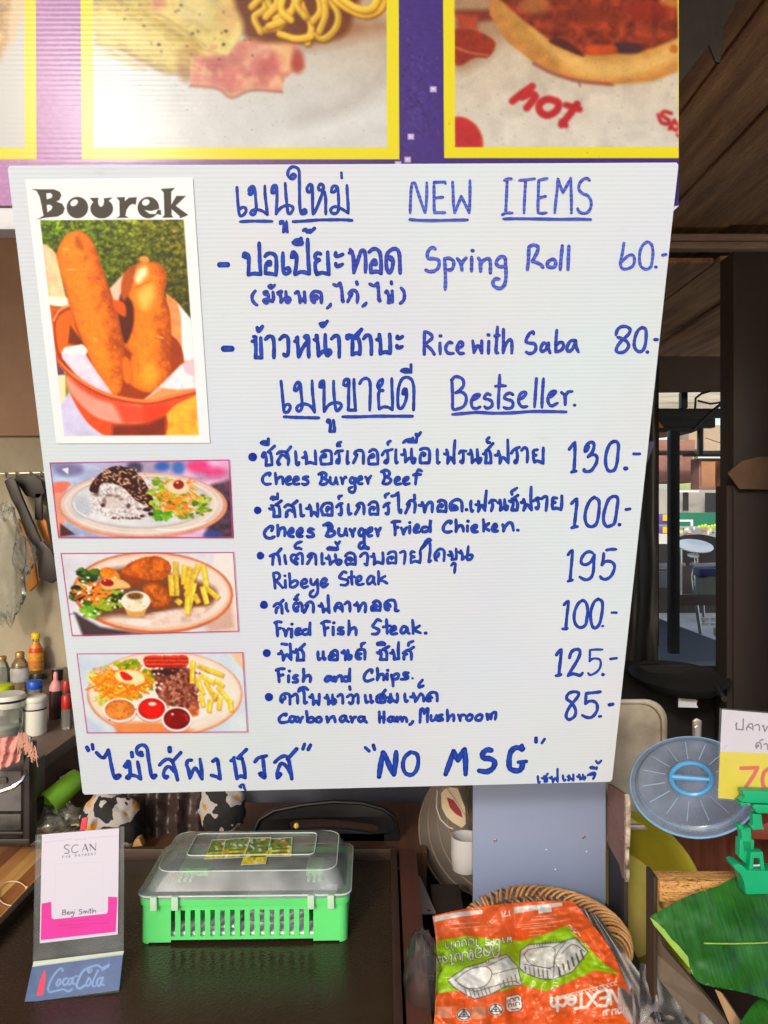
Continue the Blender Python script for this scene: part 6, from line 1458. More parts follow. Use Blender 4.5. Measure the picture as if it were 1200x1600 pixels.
# white tub
k = px(1, 1150)
def scaled(pr, k): return [(r * k, h * k) for r, h in pr]
bottle('plastic_tub', 54, 1146, scaled([(17, 0), (18, 4), (18, 38), (17.6, 40)], k), white_enamel, 'white lidded plastic tub on the kitchen worktop, beside the glass jar', 'tub',
       [('collar', scaled([(17.4, 40.3), (17.8, 42), (17.8, 49), (17.2, 51)], k), mat('white_collar', hexa(214, 214, 206), 0.35)), ('gasket', scaled([(18.3, 39), (18.3, 41), (17, 41.2)], k), black_edge), ('lid', scaled([(18.4, 51.3), (18.8, 53), (18.6, 58), (16.5, 60), (4, 59.2)], k), white_enamel)])
k = px(1, 1148)
bottle('glass_jar', 12, 1152, scaled([(21, 0), (24, 3), (24.5, 40), (22, 48)], k), glass, 'squat clear glass jar with a wide white lid, at the front of the worktop', 'jar',
       [('contents', scaled([(19, 1), (21, 4), (21, 14), (18, 16)], k), mat('pale_sugar', hexa(206, 204, 198), 0.8)), ('lid', scaled([(25, 48.3), (26, 50), (26, 64), (24, 67), (5, 66)], k), white_enamel), ('band', scaled([(26.2, 57), (26.4, 59), (26.2, 60.5)], k), black_edge)])
k = px(1, 1056)
bottle('sauce_bottle', 56, 1046, scaled([(11, 0), (11.5, 3), (11, 22), (9.5, 32), (6, 40), (5, 44)], k * 1.04), mat('yellow_label', hexa(232, 186, 30), 0.4, nscale=60, col2=hexa(206, 96, 40), stretch=(1, 1, 2)), 'yellow labelled sauce bottle with a yellow cap, tallest at the back of the worktop', 'bottle',
       [('neck', scaled([(5, 44), (4.5, 48)], k * 1.04), glass), ('cap', scaled([(6, 48), (6.4, 49), (6.2, 56), (5, 57)], k * 1.04), yel), ('label', scaled([(10.6, 27), (10.2, 31), (9.0, 34)], k * 1.045), mat('orange_red_label', hexa(206, 70, 30), 0.4)), ('label', scaled([(11.75, 3), (11.75, 15)], k * 1.045), mat('orange_label', hexa(216, 140, 70), 0.4, nscale=40, namt=0.4, stretch=(1, 1, 4)))])
bottle('squat_tin', 60, 1060, scaled([(13, 0), (13, 7), (12, 9)], k), mat('dark_green_lid', hexa(34, 48, 36), 0.35), 'low dark green lidded tin in front of the yellow sauce bottle', 'tin', [('body', scaled([(11.5, -.1), (11.8, .2)], k), darks)])
k = px(1, 1085)
bottle('plastic_bottle', 31, 1078, scaled([(12, 0), (12.5, 4), (12.5, 14)], k), amber, 'amber plastic bottle with a gold cap and clear white band, beside the yellow sauce bottle', 'bottle',
       [('band', scaled([(13, 14.2), (14.2, 16), (14.4, 32), (13, 36)], k), clear_mat('white_film', tint=(.8, .8, .8), haze=.6, hazecol=(.75, .75, .74))), ('shoulder', scaled([(13, 36), (12, 42), (8, 49), (5.5, 52)], k), amber), ('cap', scaled([(6.8, 52), (7, 53), (7, 60), (6, 61)], k), gold)])
bottle('glass_bottle', 3, 1072, scaled([(12, 0), (12.5, 4), (12.5, 26), (9, 36), (6, 42)], k), glass, 'clear glass bottle with a dull gold cap, cut by the photo edge', 'bottle', [('cap', scaled([(6.6, 42), (7, 43), (7, 48), (6, 49)], k), gold)])
bottle('storage_jar', 4, 1092, scaled([(15, 0), (15.5, 3), (15, 12)], k), glass, 'low jar with a lime green lid at the edge of the worktop', 'jar', [('lid', scaled([(16, 12.2), (16.5, 13), (16, 21), (13, 22.5)], k), mat('lime_lid', hexa(190, 206, 30), 0.35))])
bottle('storage_jar', 54, 1092, scaled([(10.5, 0), (11, 3), (10.5, 16)], k), glass, 'small jar with a bright blue lid behind the white tub', 'jar', [('lid', scaled([(11, 16.2), (11.4, 17), (11, 27), (9.5, 28.5)], k), mat('blue_lid', hexa(36, 84, 190), 0.35))])
k = px(1, 1125)
bottle('squeeze_bottle', 87, 1122, scaled([(9.5, 0), (10, 3), (10, 40), (9, 44)], k), darks, 'dark squeeze bottle with a pale pink nozzle, beside the white tub', 'bottle', [('cap', scaled([(9.6, 44), (9.4, 50), (6, 57), (3.6, 60)], k), pinkp), ('nozzle', scaled([(3.4, 60), (3.4, 70), (2.4, 73)], k), pinkp)])
bottle('squeeze_bottle', 104, 1098, scaled([(7, 0), (7.5, 3), (7, 22)], k), mat('smoky_bottle', hexa(84, 66, 62), 0.25), 'squeeze bottle with a red cap, partly hidden behind the menu board edge', 'bottle', [('cap', scaled([(8, 22), (8, 34), (6, 38)], k), redp)])
bottle('squeeze_bottle', 104, 1138, scaled([(7.5, 0), (8, 3), (7.6, 30)], k), glass, 'clear bottle with a red cap in front, at the edge of the menu board', 'bottle', [('cap', scaled([(7, 30), (7.6, 32), (7.2, 48), (5, 51)], k), redp)])
bottle('metal_cup', 90, 1062, scaled([(7, 0), (8, 2), (8.5, 16)], px(1, 1062)), mat('dark_metal', hexa(70, 66, 62), 0.3, metal=0.6), 'small dark metal cup by the wall behind the squeeze bottles', 'cup', [('rim', scaled([(8.6, 16), (9, 17), (8.4, 18)], px(1, 1062)), mat('steel', (0.5, 0.5, 0.5), 0.3, metal=1))])
# blue cloth under the jar
mb = MB(); mb.prism([PZ(0, 1152, WT + .001), PZ(28, 1150, WT + .001), PZ(46, 1148, WT + .001), PZ(51, 1133, WT + .001), PZ(38, 1128, WT + .001), PZ(0, 1135, WT + .001)], (0, 0, .004))
tag(mb.build('folded_cloth', mat('blue_cloth', hexa(36, 130, 190), 0.9, bump=.3), bevel=0.002), 'bright blue folded cloth under the squat glass jar', 'cloth')
# black pressed rack with pink towel
rk = empty('metal_rack', tuple(P(20, 1320, 1.36)), 'black metal rack with a chrome rail at the left edge, pink towel over it', 'rack')
rackm = mat('black_enamel', hexa(38, 34, 33), 0.35)
mb = MB(); mb.pbox(36, 1164, 46, 1322, 1.36, 0.03); mb.build('post', rackm, rk, bevel=0.002)
mb = MB(); mb.pbox(-40, 1311, 46, 1321, 1.358, 0.015); mb.pbox(-40, 1300, 36, 1305, 1.362, 0.012); mb.build('crossbar', rackm, rk, bevel=0.002)
mb = MB(); mb.tube([P(-30, 1240, 1.33), P(0, 1237, 1.33), P(20, 1230, 1.33), P(34, 1220, 1.335), P(42, 1205, 1.35)], 0.0045, 8); mb.build('rail', mat('chrome', (0.75, 0.75, 0.75), 0.15, metal=1.0), rk, smooth=True)
mb = MB(); mb.tube([P(38, 1175, 1.355), P(42, 1158, 1.355), P(46, 1150, 1.36)], 0.006, 8); mb.build('hook', mat('chrome', (0.75, 0.75, 0.75), 0.15, metal=1.0), rk, smooth=True)
mb = MB(); mb.pbox(-40, 1205, 33, 1268, 1.40, 0.10); mb.pbox(-40, 1215, 10, 1225, 1.395, .004)
tag(mb.build('storage_box', mat('grey_box', hexa(104, 102, 104), 0.5, nscale=8, namt=.2), bevel=0.004), 'grey plastic box standing on the black rack under the pink towel', 'box')
mb = MB(); mb.pbox(-40, 1272, 33, 1310, 1.40, 0.10)
tag(mb.build('storage_box', mat('speckled_tin', hexa(74, 70, 66), 0.4, nscale=60, namt=.5), bevel=0.004), 'dark speckled tin box on the bottom of the black rack', 'box')
sheet('towel', [(-40, 1156), (40, 1150), (30, 1190), (-40, 1222)], [1.33, 1.34, 1.35, 1.34], mat('pink_terry', hexa(226, 160, 152), 0.95, nscale=30, namt=.25, bump=1.0, bscale=160), 40, 30, 0.008, 5, 'fringed pale pink towel hung over the black rack', 'towel', thick=0.006)
fr_ = MB(); rnd = random.Random(9)
for i in range(90):
    u = rnd.uniform(28, 56); v = 1146 + max(0, u - 40) * 1.5 + rnd.uniform(-3, 10)
    p = P(u, v, 1.332); fr_.tube([p, p + Vector((rnd.uniform(-.004, .004), -.003, -.010)), p + Vector((rnd.uniform(-.006, .006), -.002, -rnd.uniform(.014, .026)))], 0.0008, 4)
tag(fr_.build('towel_fringe', mat('peach_thread', hexa(206, 160, 140), 0.95), smooth=True), 'loose peach coloured fringe hanging at the towel corner on the rack post', 'fringe', kind='stuff')
# hanging utensils and bags on the wall
ut = mat('black_nylon', hexa(44, 34, 32), 0.45, nscale=14, namt=.3)
sp = empty('spatula', tuple(P(50, 760, 2.38)), 'large black nylon spatula hanging in front of the orange one', 'spatula')
mb = MB(); mb.pprism([(6, 752), (14, 746), (24, 750), (34, 778), (48, 810), (62, 842), (74, 870), (66, 880), (52, 862), (40, 835), (28, 800), (16, 778)], 2.36, .014); mb.build('handle', ut, sp, bevel=.003)
mb = MB(); mb.pprism([(56, 850), (66, 845), (80, 860), (88, 880), (92, 905), (80, 912), (60, 903), (58, 880)], 2.355, .012); mb.build('blade', ut, sp, bevel=.003)
sp = empty('ladle', tuple(P(60, 740, 2.40)), 'dark kitchen ladle with a wide slotted head, hanging against the grey wall', 'ladle')
mb = MB(); mb.pprism([(22, 748), (32, 741), (50, 740), (64, 750), (70, 770), (60, 780), (40, 775), (30, 760)], 2.40, .012); mb.build('head', ut, sp, bevel=.003)
mb = MB(); mb.pbox(54, 770, 65, 812, 2.40, .012); mb.build('handle', ut, sp, bevel=.003)
mb = MB(); mb.pprism([(28, 810), (36, 822), (46, 850), (54, 880), (58, 912), (46, 925), (40, 915), (48, 895), (42, 860), (30, 830)], 2.405, .014); mb.pprism([(56, 795), (72, 815), (78, 850), (66, 840), (58, 820)], 2.41, .01)
tag(mb.build('orange_spatula', mat('orange_plastic', hexa(206, 128, 44), 0.4), bevel=.003), 'orange plastic spatula hanging behind the black one on the kitchen wall', 'spatula')
def blob(name, u, v, D, rx, ry, rz, m, lab, cat, seed, amp=0.25, group=None, freq=3.0, nu=40, nv=28):
    c = P(u, v, D); mb = MB(); vs_ = []
    for j in range(nv):
        th = math.pi * j / (nv - 1)
        for i in range(nu):
            ph = 2 * math.pi * i / nu
            d = np.array([math.sin(th) * math.cos(ph), math.sin(th) * math.sin(ph), math.cos(th)])
            n = fbm(np.array([d[0] * freq + 5 + d[2] * 1.3]), np.array([d[1] * freq + 9 + d[2] * freq]), seed, 4)[0] - .5
            n2 = abs(fbm(np.array([d[0] * freq * 2.2 + 3]), np.array([d[2] * freq * 2.2 + d[1] * 4 + 7]), seed + 3, 3)[0] - .5)
            s_ = 1 + amp * 2 * n - amp * 1.6 * (0.25 - n2)
            vs_.append((c.x + d[0] * rx * s_, c.y + d[1] * ry * s_, c.z + d[2] * rz * s_))
    f = []
    for j in range(nv - 1):
        for i in range(nu): f.append((j*nu + i, j*nu + (i+1) % nu, (j+1)*nu + (i+1) % nu, (j+1)*nu + i))
    mb.add(vs_, f)
    return tag(mb.build(name, m, smooth=True, angle=75), lab, cat, group)
bagm = clear_mat('thin_clear_bag', tint=(0.86, 0.87, 0.84), haze=0.16, hazecol=(0.66, 0.66, 0.60), gloss=0.14, rough=0.2, bump=0.3, bscale=16)
blob('plastic_bag', 8, 880, 2.34, 0.065, 0.04, 0.20, bagm, 'long clear plastic bag hanging at the photo edge in front of the kitchen wall', 'plastic bag', 2, .3, 'clear plastic bags hanging on the kitchen wall')
blob('plastic_bag', 38, 868, 2.33, 0.035, 0.03, 0.062, bagm, 'small round clear plastic bag hanging beside the black spatula', 'plastic bag', 5, .3, 'clear plastic bags hanging on the kitchen wall')
mb = MB(); 
for u in (8, 25, 47, 64): mb.tube([P(u, 738, 2.42), P(u + 1, 742, 2.40), P(u + 2, 746, 2.405)], .003, 6)
mb.tube([P(0, 740, 2.425), P(75, 738, 2.425)], .003, 6)
tag(mb.build('hook_rail', mat('steel', (0.5, 0.5, 0.5), 0.3, metal=1), smooth=True), 'thin steel hook rail carrying the spatulas on the kitchen wall', 'hook rail')
blob('plastic_bag', 84, 1290, 1.50, 0.065, 0.05, 0.045, clear_mat('dull_clear_bag', tint=(0.7, 0.7, 0.62), haze=0.35, hazecol=(0.45, 0.44, 0.36), gloss=0.35, rough=0.14, bump=0.8, bscale=30), 'crumpled dull clear plastic bag behind the payment stand', 'plastic bag', 7, .4)
# green cup lying down
mb = MB(); p0 = P(96, 1238, 1.50); mb.lathe([(0.019, 0), (0.022, 0.01), (0.024, 0.05), (0.026, 0.075), (0.023, 0.075), (0.020, 0.012), (0.002, 0.01)], P(124, 1213, 1.53), (p0 - P(124, 1213, 1.53)), 24)
tag(mb.build('plastic_cup', mat('lime_plastic', hexa(118, 176, 50), 0.35), smooth=True), 'lime green plastic cup lying on its side behind the cow print cloth', 'cup')
# cow print cloths
def cow_mat():
    m = bpy.data.materials.new('cow_print_cloth'); m.use_nodes = True
    N = m.node_tree.nodes; L = m.node_tree.links; b = N['Principled BSDF']
    tc = N.new('ShaderNodeTexCoord'); n = N.new('ShaderNodeTexNoise'); n.inputs['Scale'].default_value = 25; n.inputs['Detail'].default_value = 2.5; n.inputs['Roughness'].default_value = .4
    L.new(tc.outputs['Object'], n.inputs[0])
    r = N.new('ShaderNodeValToRGB'); r.color_ramp.interpolation = 'CONSTANT'; e = r.color_ramp.elements
    e[0].color = (*hexa(34, 32, 32), 1); e[1].position = .5; e[1].color = (*hexa(176, 170, 166), 1)
    e2 = e.new(.62); e2.color = (*hexa(206, 142, 56), 1)
    L.new(n.outputs[0], r.inputs[0]); L.new(r.outputs[0], b.inputs['Base Color']); b.inputs['Roughness'].default_value = .85
    n2 = N.new('ShaderNodeTexNoise'); n2.inputs['Scale'].default_value = 60; L.new(tc.outputs['Object'], n2.inputs[0])
    bp = N.new('ShaderNodeBump'); bp.inputs['Strength'].default_value = .4; bp.inputs['Distance'].default_value = .004; L.new(n2.outputs[0], bp.inputs['Height']); L.new(bp.outputs[0], b.inputs['Normal'])
    return m
cow = cow_mat()
blob('cow_print_cloth', 172, 1288, 1.47, 0.062, 0.045, 0.070, cow, 'black, white and tan cow print cloth bundle behind the payment stand', 'cloth', 21, .22, 'cow print cloth bundles', freq=1.6)
blob('cow_print_cloth', 348, 1262, 1.50, 0.048, 0.04, 0.064, cow, 'black, white and tan cow print cloth bundle behind the green basket lid', 'cloth', 33, .22, 'cow print cloth bundles', freq=1.6)
mb = MB(); mb.pprism([(124, 1299), (128, 1279), (137, 1277), (134, 1296)], 1.405, .004)
tag(mb.build('cloth_tag', mat('coral_plastic', hexa(226, 72, 92), 0.4), bevel=.001), 'small coral pink tag leaning against the cow print cloth', 'tag')
mb = MB(); mb.pprism([(206, 1324), (210, 1313), (217, 1310), (223, 1322)], 1.44, .02)
tag(mb.build('wooden_wedge', mat('pale_wood', hexa(196, 150, 90), 0.5, nscale=30, namt=.3), bevel=.002), 'small pale wooden wedge beside the cow print cloth', 'wedge')
# black plastic chair back with a hand slot
ch = empty('plastic_chair', tuple(P(510, 1350, 1.50)), 'black plastic chair whose arched back with a hand slot shows above the basket', 'chair')
out = [(394, 1360), (396, 1300), (402, 1280), (425, 1266), (470, 1257), (520, 1252), (565, 1254), (600, 1263), (618, 1275), (624, 1300), (624, 1352), (600, 1352), (598, 1330), (540, 1318), (430, 1318), (418, 1330), (416, 1360)]
slot = [(452, 1296), (450, 1288), (462, 1282), (500, 1280), (545, 1283), (580, 1288), (591, 1293), (590, 1302), (578, 1302), (545, 1297), (500, 1294)]
from mathutils.geometry import tessellate_polygon as _tp
def holed(mb, outer, hole, D, dep):
    o = [P(u, v, D) for u, v in outer]; h = [P(u, v, D) for u, v in hole]
    tri = _tp([o, h]); al = o + h; n = len(al); e = Vector((0, dep, 0))
    f = [t for t in tri] + [tuple(i + n for i in reversed(t)) for t in tri]
    for lo, hi in ((0, len(o)), (len(o), n)):
        for i in range(lo, hi):
            j = i + 1 if i + 1 < hi else lo; f.append((i, j, j + n, i + n))
    mb.add(al + [p + e for p in al], f)
blk = mat('black_chair_plastic', hexa(30, 29, 31), 0.38, nscale=10, namt=.3)
mb = MB(); holed(mb, out, slot, 1.50, .014); mb.build('backrest', blk, ch, bevel=.003)
mb = MB(); mb.tube([P(u, v, 1.497) for u, v in ((397, 1300), (405, 1281), (428, 1267), (472, 1258), (520, 1253), (565, 1255), (598, 1264), (615, 1276), (622, 1300))], .004, 8); mb.build('backrest_rim', blk, ch, smooth=True)
mb = MB(); mb.box((P(420, 0, 1.5).x, 1.50, .62), (P(600, 0, 1.5).x, 1.514, .90)); mb.build('lower_back', blk, ch)
# yellow knob behind lid and white scrap of tape
mb = MB(); mb.lathe([(.003, 0), (.005, .003), (.004, .007), (.002, .009)], P(463, 1294, 1.30), (0, 0, 1), 14)
tag(mb.build('bottle_cap', mat('mustard_cap', hexa(206, 176, 60), .4), smooth=True), 'mustard yellow cap peeping over the rear edge of the basket lid', 'cap')
mb = MB(); mb.prism([P(585, 1331, 1.42), P(592, 1328, 1.42), (P(600, 1341, 1.42)), P(594, 1343, 1.42)], (0, .002, 0))
tag(mb.build('paper_scrap', mat('white_paper', hexa(226, 228, 236), 0.6, nscale=40, namt=0.1)), 'small white paper scrap behind the right end of the green basket', 'paper scrap')
# ---------------------------------------------------------------- right half: panel, plates, basket, bags
mb = MB(); mb.box((P(739, 0, 1.29).x, 1.29, 0.76), (P(946.5, 0, 1.29).x, 1.298, P(0, 1180, 1.29).z))
panel = mb.build('panel_board', mat('blue_grey_laminate', hexa(136, 148, 178), 0.45, nscale=3, namt=0.08, bump=0.05, bscale=9), bevel=0.0008)
tag(panel, 'smooth blue grey laminate panel standing below the menu board, behind the wicker basket', 'panel')
scm = mat('screw_steel', hexa(150, 140, 130), 0.35, metal=0.8)
for u, v in ((774, 1313.5), (912.5, 1308)):
    mb = MB(); mb.lathe([(0.0032, 0), (0.0032, 0.0008), (0.002, 0.0012), (0.0012, 0.0006)], P(u, v, 1.2897), (0, -1, 0), 14); s_ = mb.build('screw', scm, None, smooth=True)
    s_.parent = panel; s_.matrix_parent_inverse = Matrix.Translation(-Vector(panel.location))
for u, v in ((853.5, 1327.5), (867.5, 1358.5), (916, 1331)):
    mb = MB(); mb.lathe([(0.0016, 0), (0.0012, 0.0008), (0.0004, 0.0012)], P(u, v, 1.2897), (0, -1, 0), 10); s_ = mb.build('glue_drop', mat('pale_drop', hexa(190, 204, 226), .3), None, smooth=True)
    s_.parent = panel; s_.matrix_parent_inverse = Matrix.Translation(-Vector(panel.location))
# chipped hardboard end panel, coming towards us
eb = empty('end_board', (0.39, 1.25, 0.80), 'chipped brown hardboard end panel with a pale raw edge, right of the blue grey panel', 'board')
hb = mat('brown_hardboard', hexa(150, 112, 104), 0.6, nscale=7, col2=hexa(118, 84, 76), bump=.2)
raw = mat('raw_chipboard', hexa(206, 190, 170), 0.9, nscale=60, col2=hexa(96, 74, 60), bump=1.0, bscale=120)
dkw = mat('dark_batten', hexa(62, 52, 46), 0.7, nscale=10, namt=.5, stretch=(4, 4, 1))
xa, xb = 0.3885, 0.3945
def side(pts, x0, x1, m, nm):
    mb = MB(); mb.prism([Vector((x0, y, z)) for y, z in pts], (x1 - x0, .012 if nm == 'x' else 0, 0)); return mb.build(nm, m, eb)
def yz(u, v):     # point of the plane x = xa
    D = xa * F / (u - 600.0); return (D, CAMZ - (v - 800) / F * D)
zt0 = yz(947, 1221); zt1 = yz(980, 1249)
side([(1.2884, zt0[1]), (1.2001, zt1[1] + .002), (1.2001, 1.0160), (1.2160, 1.0213), (1.2371, 1.0298), (1.2884, 1.0477)], xa, xb, hb, 'upper_board')
side([(1.2884, 1.0403), (1.2371, 1.0234), (1.2022, 1.0086), (1.2022, 0.9579), (1.2107, 0.9526), (1.2266, 0.9684), (1.2884, 0.9737)], xa, xb, hb, 'lower_board')
mb = MB(); e_ = [(1.1927, zt1[1] - .001), (1.1996, zt1[1] + .003), (1.1996, 1.0171), (1.1948, 1.0107), (1.1917, 1.0319), (1.1911, 1.0636)]
mb.prism([Vector((xa - .0005, y, z)) for y, z in e_], (.0075, 0, 0)); mb.build('raw_edge', raw, eb)
mb = MB(); e_ = [(1.1948, 1.0065), (1.2017, 1.0076), (1.2017, 0.9579), (1.1970, 0.9536), (1.1927, 0.9632)]; mb.prism([Vector((xa, y, z)) for y, z in e_], (.006, 0, 0)); mb.build('raw_edge', raw, eb)
mb = MB(); mb.box((xa + .0005, 1.203, 0.76), (xb + .001, 1.218, .97)); mb.build('batten', dkw, eb)
mb = MB(); mb.box((xa + .0008, 1.220, 0.76), (xb, 1.288, .972)); mb.build('lower_board', mat('black_board', hexa(38, 34, 33), .6), eb)
# stack of plates on edge
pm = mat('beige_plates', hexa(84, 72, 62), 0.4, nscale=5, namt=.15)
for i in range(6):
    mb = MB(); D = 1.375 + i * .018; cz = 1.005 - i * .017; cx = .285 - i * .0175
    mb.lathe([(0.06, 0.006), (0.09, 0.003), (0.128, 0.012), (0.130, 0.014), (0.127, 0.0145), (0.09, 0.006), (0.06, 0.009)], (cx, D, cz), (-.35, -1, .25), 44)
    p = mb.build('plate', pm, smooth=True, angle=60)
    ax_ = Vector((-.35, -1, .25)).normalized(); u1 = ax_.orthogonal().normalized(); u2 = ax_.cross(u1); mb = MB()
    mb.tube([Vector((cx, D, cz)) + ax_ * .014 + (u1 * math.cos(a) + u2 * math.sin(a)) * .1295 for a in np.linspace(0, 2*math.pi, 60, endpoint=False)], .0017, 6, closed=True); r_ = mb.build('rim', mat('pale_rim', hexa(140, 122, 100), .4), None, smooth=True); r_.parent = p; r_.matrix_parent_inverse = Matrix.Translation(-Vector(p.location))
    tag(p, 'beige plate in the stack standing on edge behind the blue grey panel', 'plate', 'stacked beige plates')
mugm = mat('white_ceramic', hexa(190, 188, 186), 0.25)
mb = MB(); mb.lathe([(0.020, 0), (0.024, 0.004), (0.026, 0.03), (0.0255, 0.062), (0.023, 0.062), (0.022, 0.006), (0.004, .004)], P(727, 1360, 1.325), (0, 0, 1), 30)
tag(mb.build('cup', mugm, smooth=True, angle=50), 'white ceramic cup resting among the stacked beige plates', 'cup')
mb = MB(); mb.pprism([(689, 1240), (694, 1234), (703, 1230), (716, 1232), (727, 1262), (728, 1288), (722, 1294), (708, 1286), (697, 1276), (690, 1262)], 1.320, .02)
pk = tag(mb.build('carton', mat('cream_card', hexa(196, 178, 150), .6), bevel=.0015), 'cream paper carton with a dark red leaf shaped mark, tucked above the white cup', 'carton')
mb = MB(); mb.pprism([(698, 1246), (708, 1250), (720, 1266), (723, 1278), (712, 1272), (703, 1262)], 1.3192, .0006); r_ = mb.build('red_mark', mat('dark_red_print', hexa(140, 44, 50), .5)); r_.parent = pk; r_.matrix_parent_inverse = Matrix.Translation(-Vector(pk.location))
mb = MB(); mb.tube([P(683, 1235, 1.318), P(682, 1262, 1.318), P(688, 1280, 1.318), P(700, 1292, 1.316), P(708, 1295, 1.316)], .0012, 6); mb.tube([P(698, 1232, 1.317), P(712, 1252, 1.317), P(727, 1276, 1.317)], .0010, 6)
tag(mb.build('wire_loop', mat('pale_wire', hexa(190, 182, 172), .4), smooth=True), 'thin pale wire curving round the cream carton', 'wire')

# wicker basket
wk = mat('wicker', hexa(222, 172, 110), 0.45, nscale=30, col2=hexa(170, 116, 62), bump=.2, bscale=90)
wc = Vector((0.243, 1.125, 0.818)); wr = 0.112; rimz = 0.088
wb = empty('wicker_basket', tuple(wc), 'round light brown wicker basket with a thick braided rim, behind the plastic bag of boxes', 'basket')
mb = MB(); ns = 34
for r in range(13):
    z = 0.004 + r * 0.0062; rr = wr - 0.014 + 0.012 * (z / rimz)
    mb.tube([wc + Vector(((rr + .0034 * math.cos(ns / 2 * a + math.pi * (r % 2))) * math.cos(a), (rr + .0034 * math.cos(ns / 2 * a + math.pi * (r % 2))) * math.sin(a), z)) for a in np.linspace(0, 2*math.pi, 170, endpoint=False)], .0031, 6, closed=True)
mb.build('woven_wall', wk, wb, smooth=True, angle=80)
mb = MB()
for k in range(ns):
    a = 2 * math.pi * k / ns
    mb.tube([wc + Vector(((wr - .014 + .012 * t) * math.cos(a), (wr - .014 + .012 * t) * math.sin(a), rimz * t)) for t in (0, .33, .66, 1.0)], .0022, 6)
mb.build('stakes', wk, wb, smooth=True)
mb = MB(); nstr = 60
rnd = random.Random(6)
for k in range(nstr):
    a0 = 2 * math.pi * k / nstr + rnd.uniform(-.02, .02); pts_ = []
    for t in np.linspace(0, 1, 16):
        a = a0 + t * 0.62; ph = -1.9 + t * 4.4
        R2 = wr - .004 + .0185 * math.cos(ph) + rnd.uniform(-.0004, .0004); z = rimz + .004 + .0165 * math.sin(ph)
        pts_.append(wc + Vector((R2 * math.cos(a), R2 * math.sin(a), z)))
    mb.tube(pts_, .0023 + rnd.uniform(-.0003, .0004), 6)
mb.build('braided_rim', wk, wb, smooth=True, angle=80)
mb = MB(); mb.lathe([(wr - .016, 0), (wr - .016, .004), (.002, .004)], wc, (0, 0, 1), 40); mb.build('base', wk, wb)

# printed plastic bag of lunch boxes
def bag_surface(U, V):
    s = (V - 1405) / 195.0; t = (U - 660) / 350.0
    D = 1.075 - 0.135 * s
    D = D - 0.030 * np.exp(-((t - .25) / .22) ** 2) * np.exp(-((s - .75) / .38) ** 2) - 0.026 * np.exp(-((t - .62) / .2) ** 2) * np.exp(-((s - .45) / .35) ** 2)
    D = D + 0.020 * np.exp(-((t - .43) / .05) ** 2) * np.clip(1 - s * .6, 0, 1) + 0.010 * np.exp(-((t - .2 - .12 * s) / .04) ** 2)
    D = D + 0.018 * (fbm(U / 62.0, V / 52.0, 5, 4) - .5) * 2 + 0.004 * np.sin(t * 26 + 3 * s)
    cr = np.abs(fbm(U / 44.0 + V / 130.0, V / 60.0, 14, 3) - .5)
    D = D + 0.020 * np.clip(.10 - cr, 0, 1) + 0.010 * np.clip(.05 - np.abs(fbm(U / 26.0, V / 40.0 - U / 90.0, 25, 2) - .5), 0, 1)
    D = D + 0.0010 * (fbm(U / 13.0, V / 15.0, 55, 2) - .5) * 2 + 0.012 * np.clip(.07 - np.abs(fbm(U / 70.0 + V / 60.0, V / 110.0 - U / 200.0, 61, 2) - .5), 0, 1)
    return D
BAGQ = [(676, 1427), (916, 1399), (1010, 1625), (668, 1625)]
def bag_outline(nu, nv):
    a = np.linspace(0, 1, nu); b = np.linspace(0, 1, nv)
    top = np.array(spline([(676, 1431), (706, 1424), (740, 1418), (790, 1412), (830, 1409), (880, 1407), (897, 1409)], 8)[0]); right = np.array(spline([(897, 1409), (925, 1443), (955, 1485), (975, 1530), (990, 1565), (1008, 1625)], 8)[0]); left = np.array(spline([(676, 1431), (681, 1470), (682, 1515), (680, 1555), (679, 1590), (672, 1625)], 8)[0])
    def samp(c, t):
        d = np.concatenate([[0], np.cumsum(np.linalg.norm(np.diff(c, axis=0), axis=1))]); d /= d[-1]
        return np.interp(t, d, c[:, 0]), np.interp(t, d, c[:, 1])
    tx, ty_ = samp(top, a); lx, ly = samp(left, b); rx, ry = samp(right, b)
    U = np.zeros((nv, nu)); V = np.zeros((nv, nu))
    for j in range(nv):
        # between left and right edges, bulging like the top edge early on
        k = (1 - b[j])
        U[j] = lx[j] + (rx[j] - lx[j]) * a + k * (tx - (tx[0] + (tx[-1] - tx[0]) * a))
        V[j] = ly[j] + (ry[j] - ly[j]) * a + k * (ty_ - (ty_[0] + (ty_[-1] - ty_[0]) * a))
    return U, V
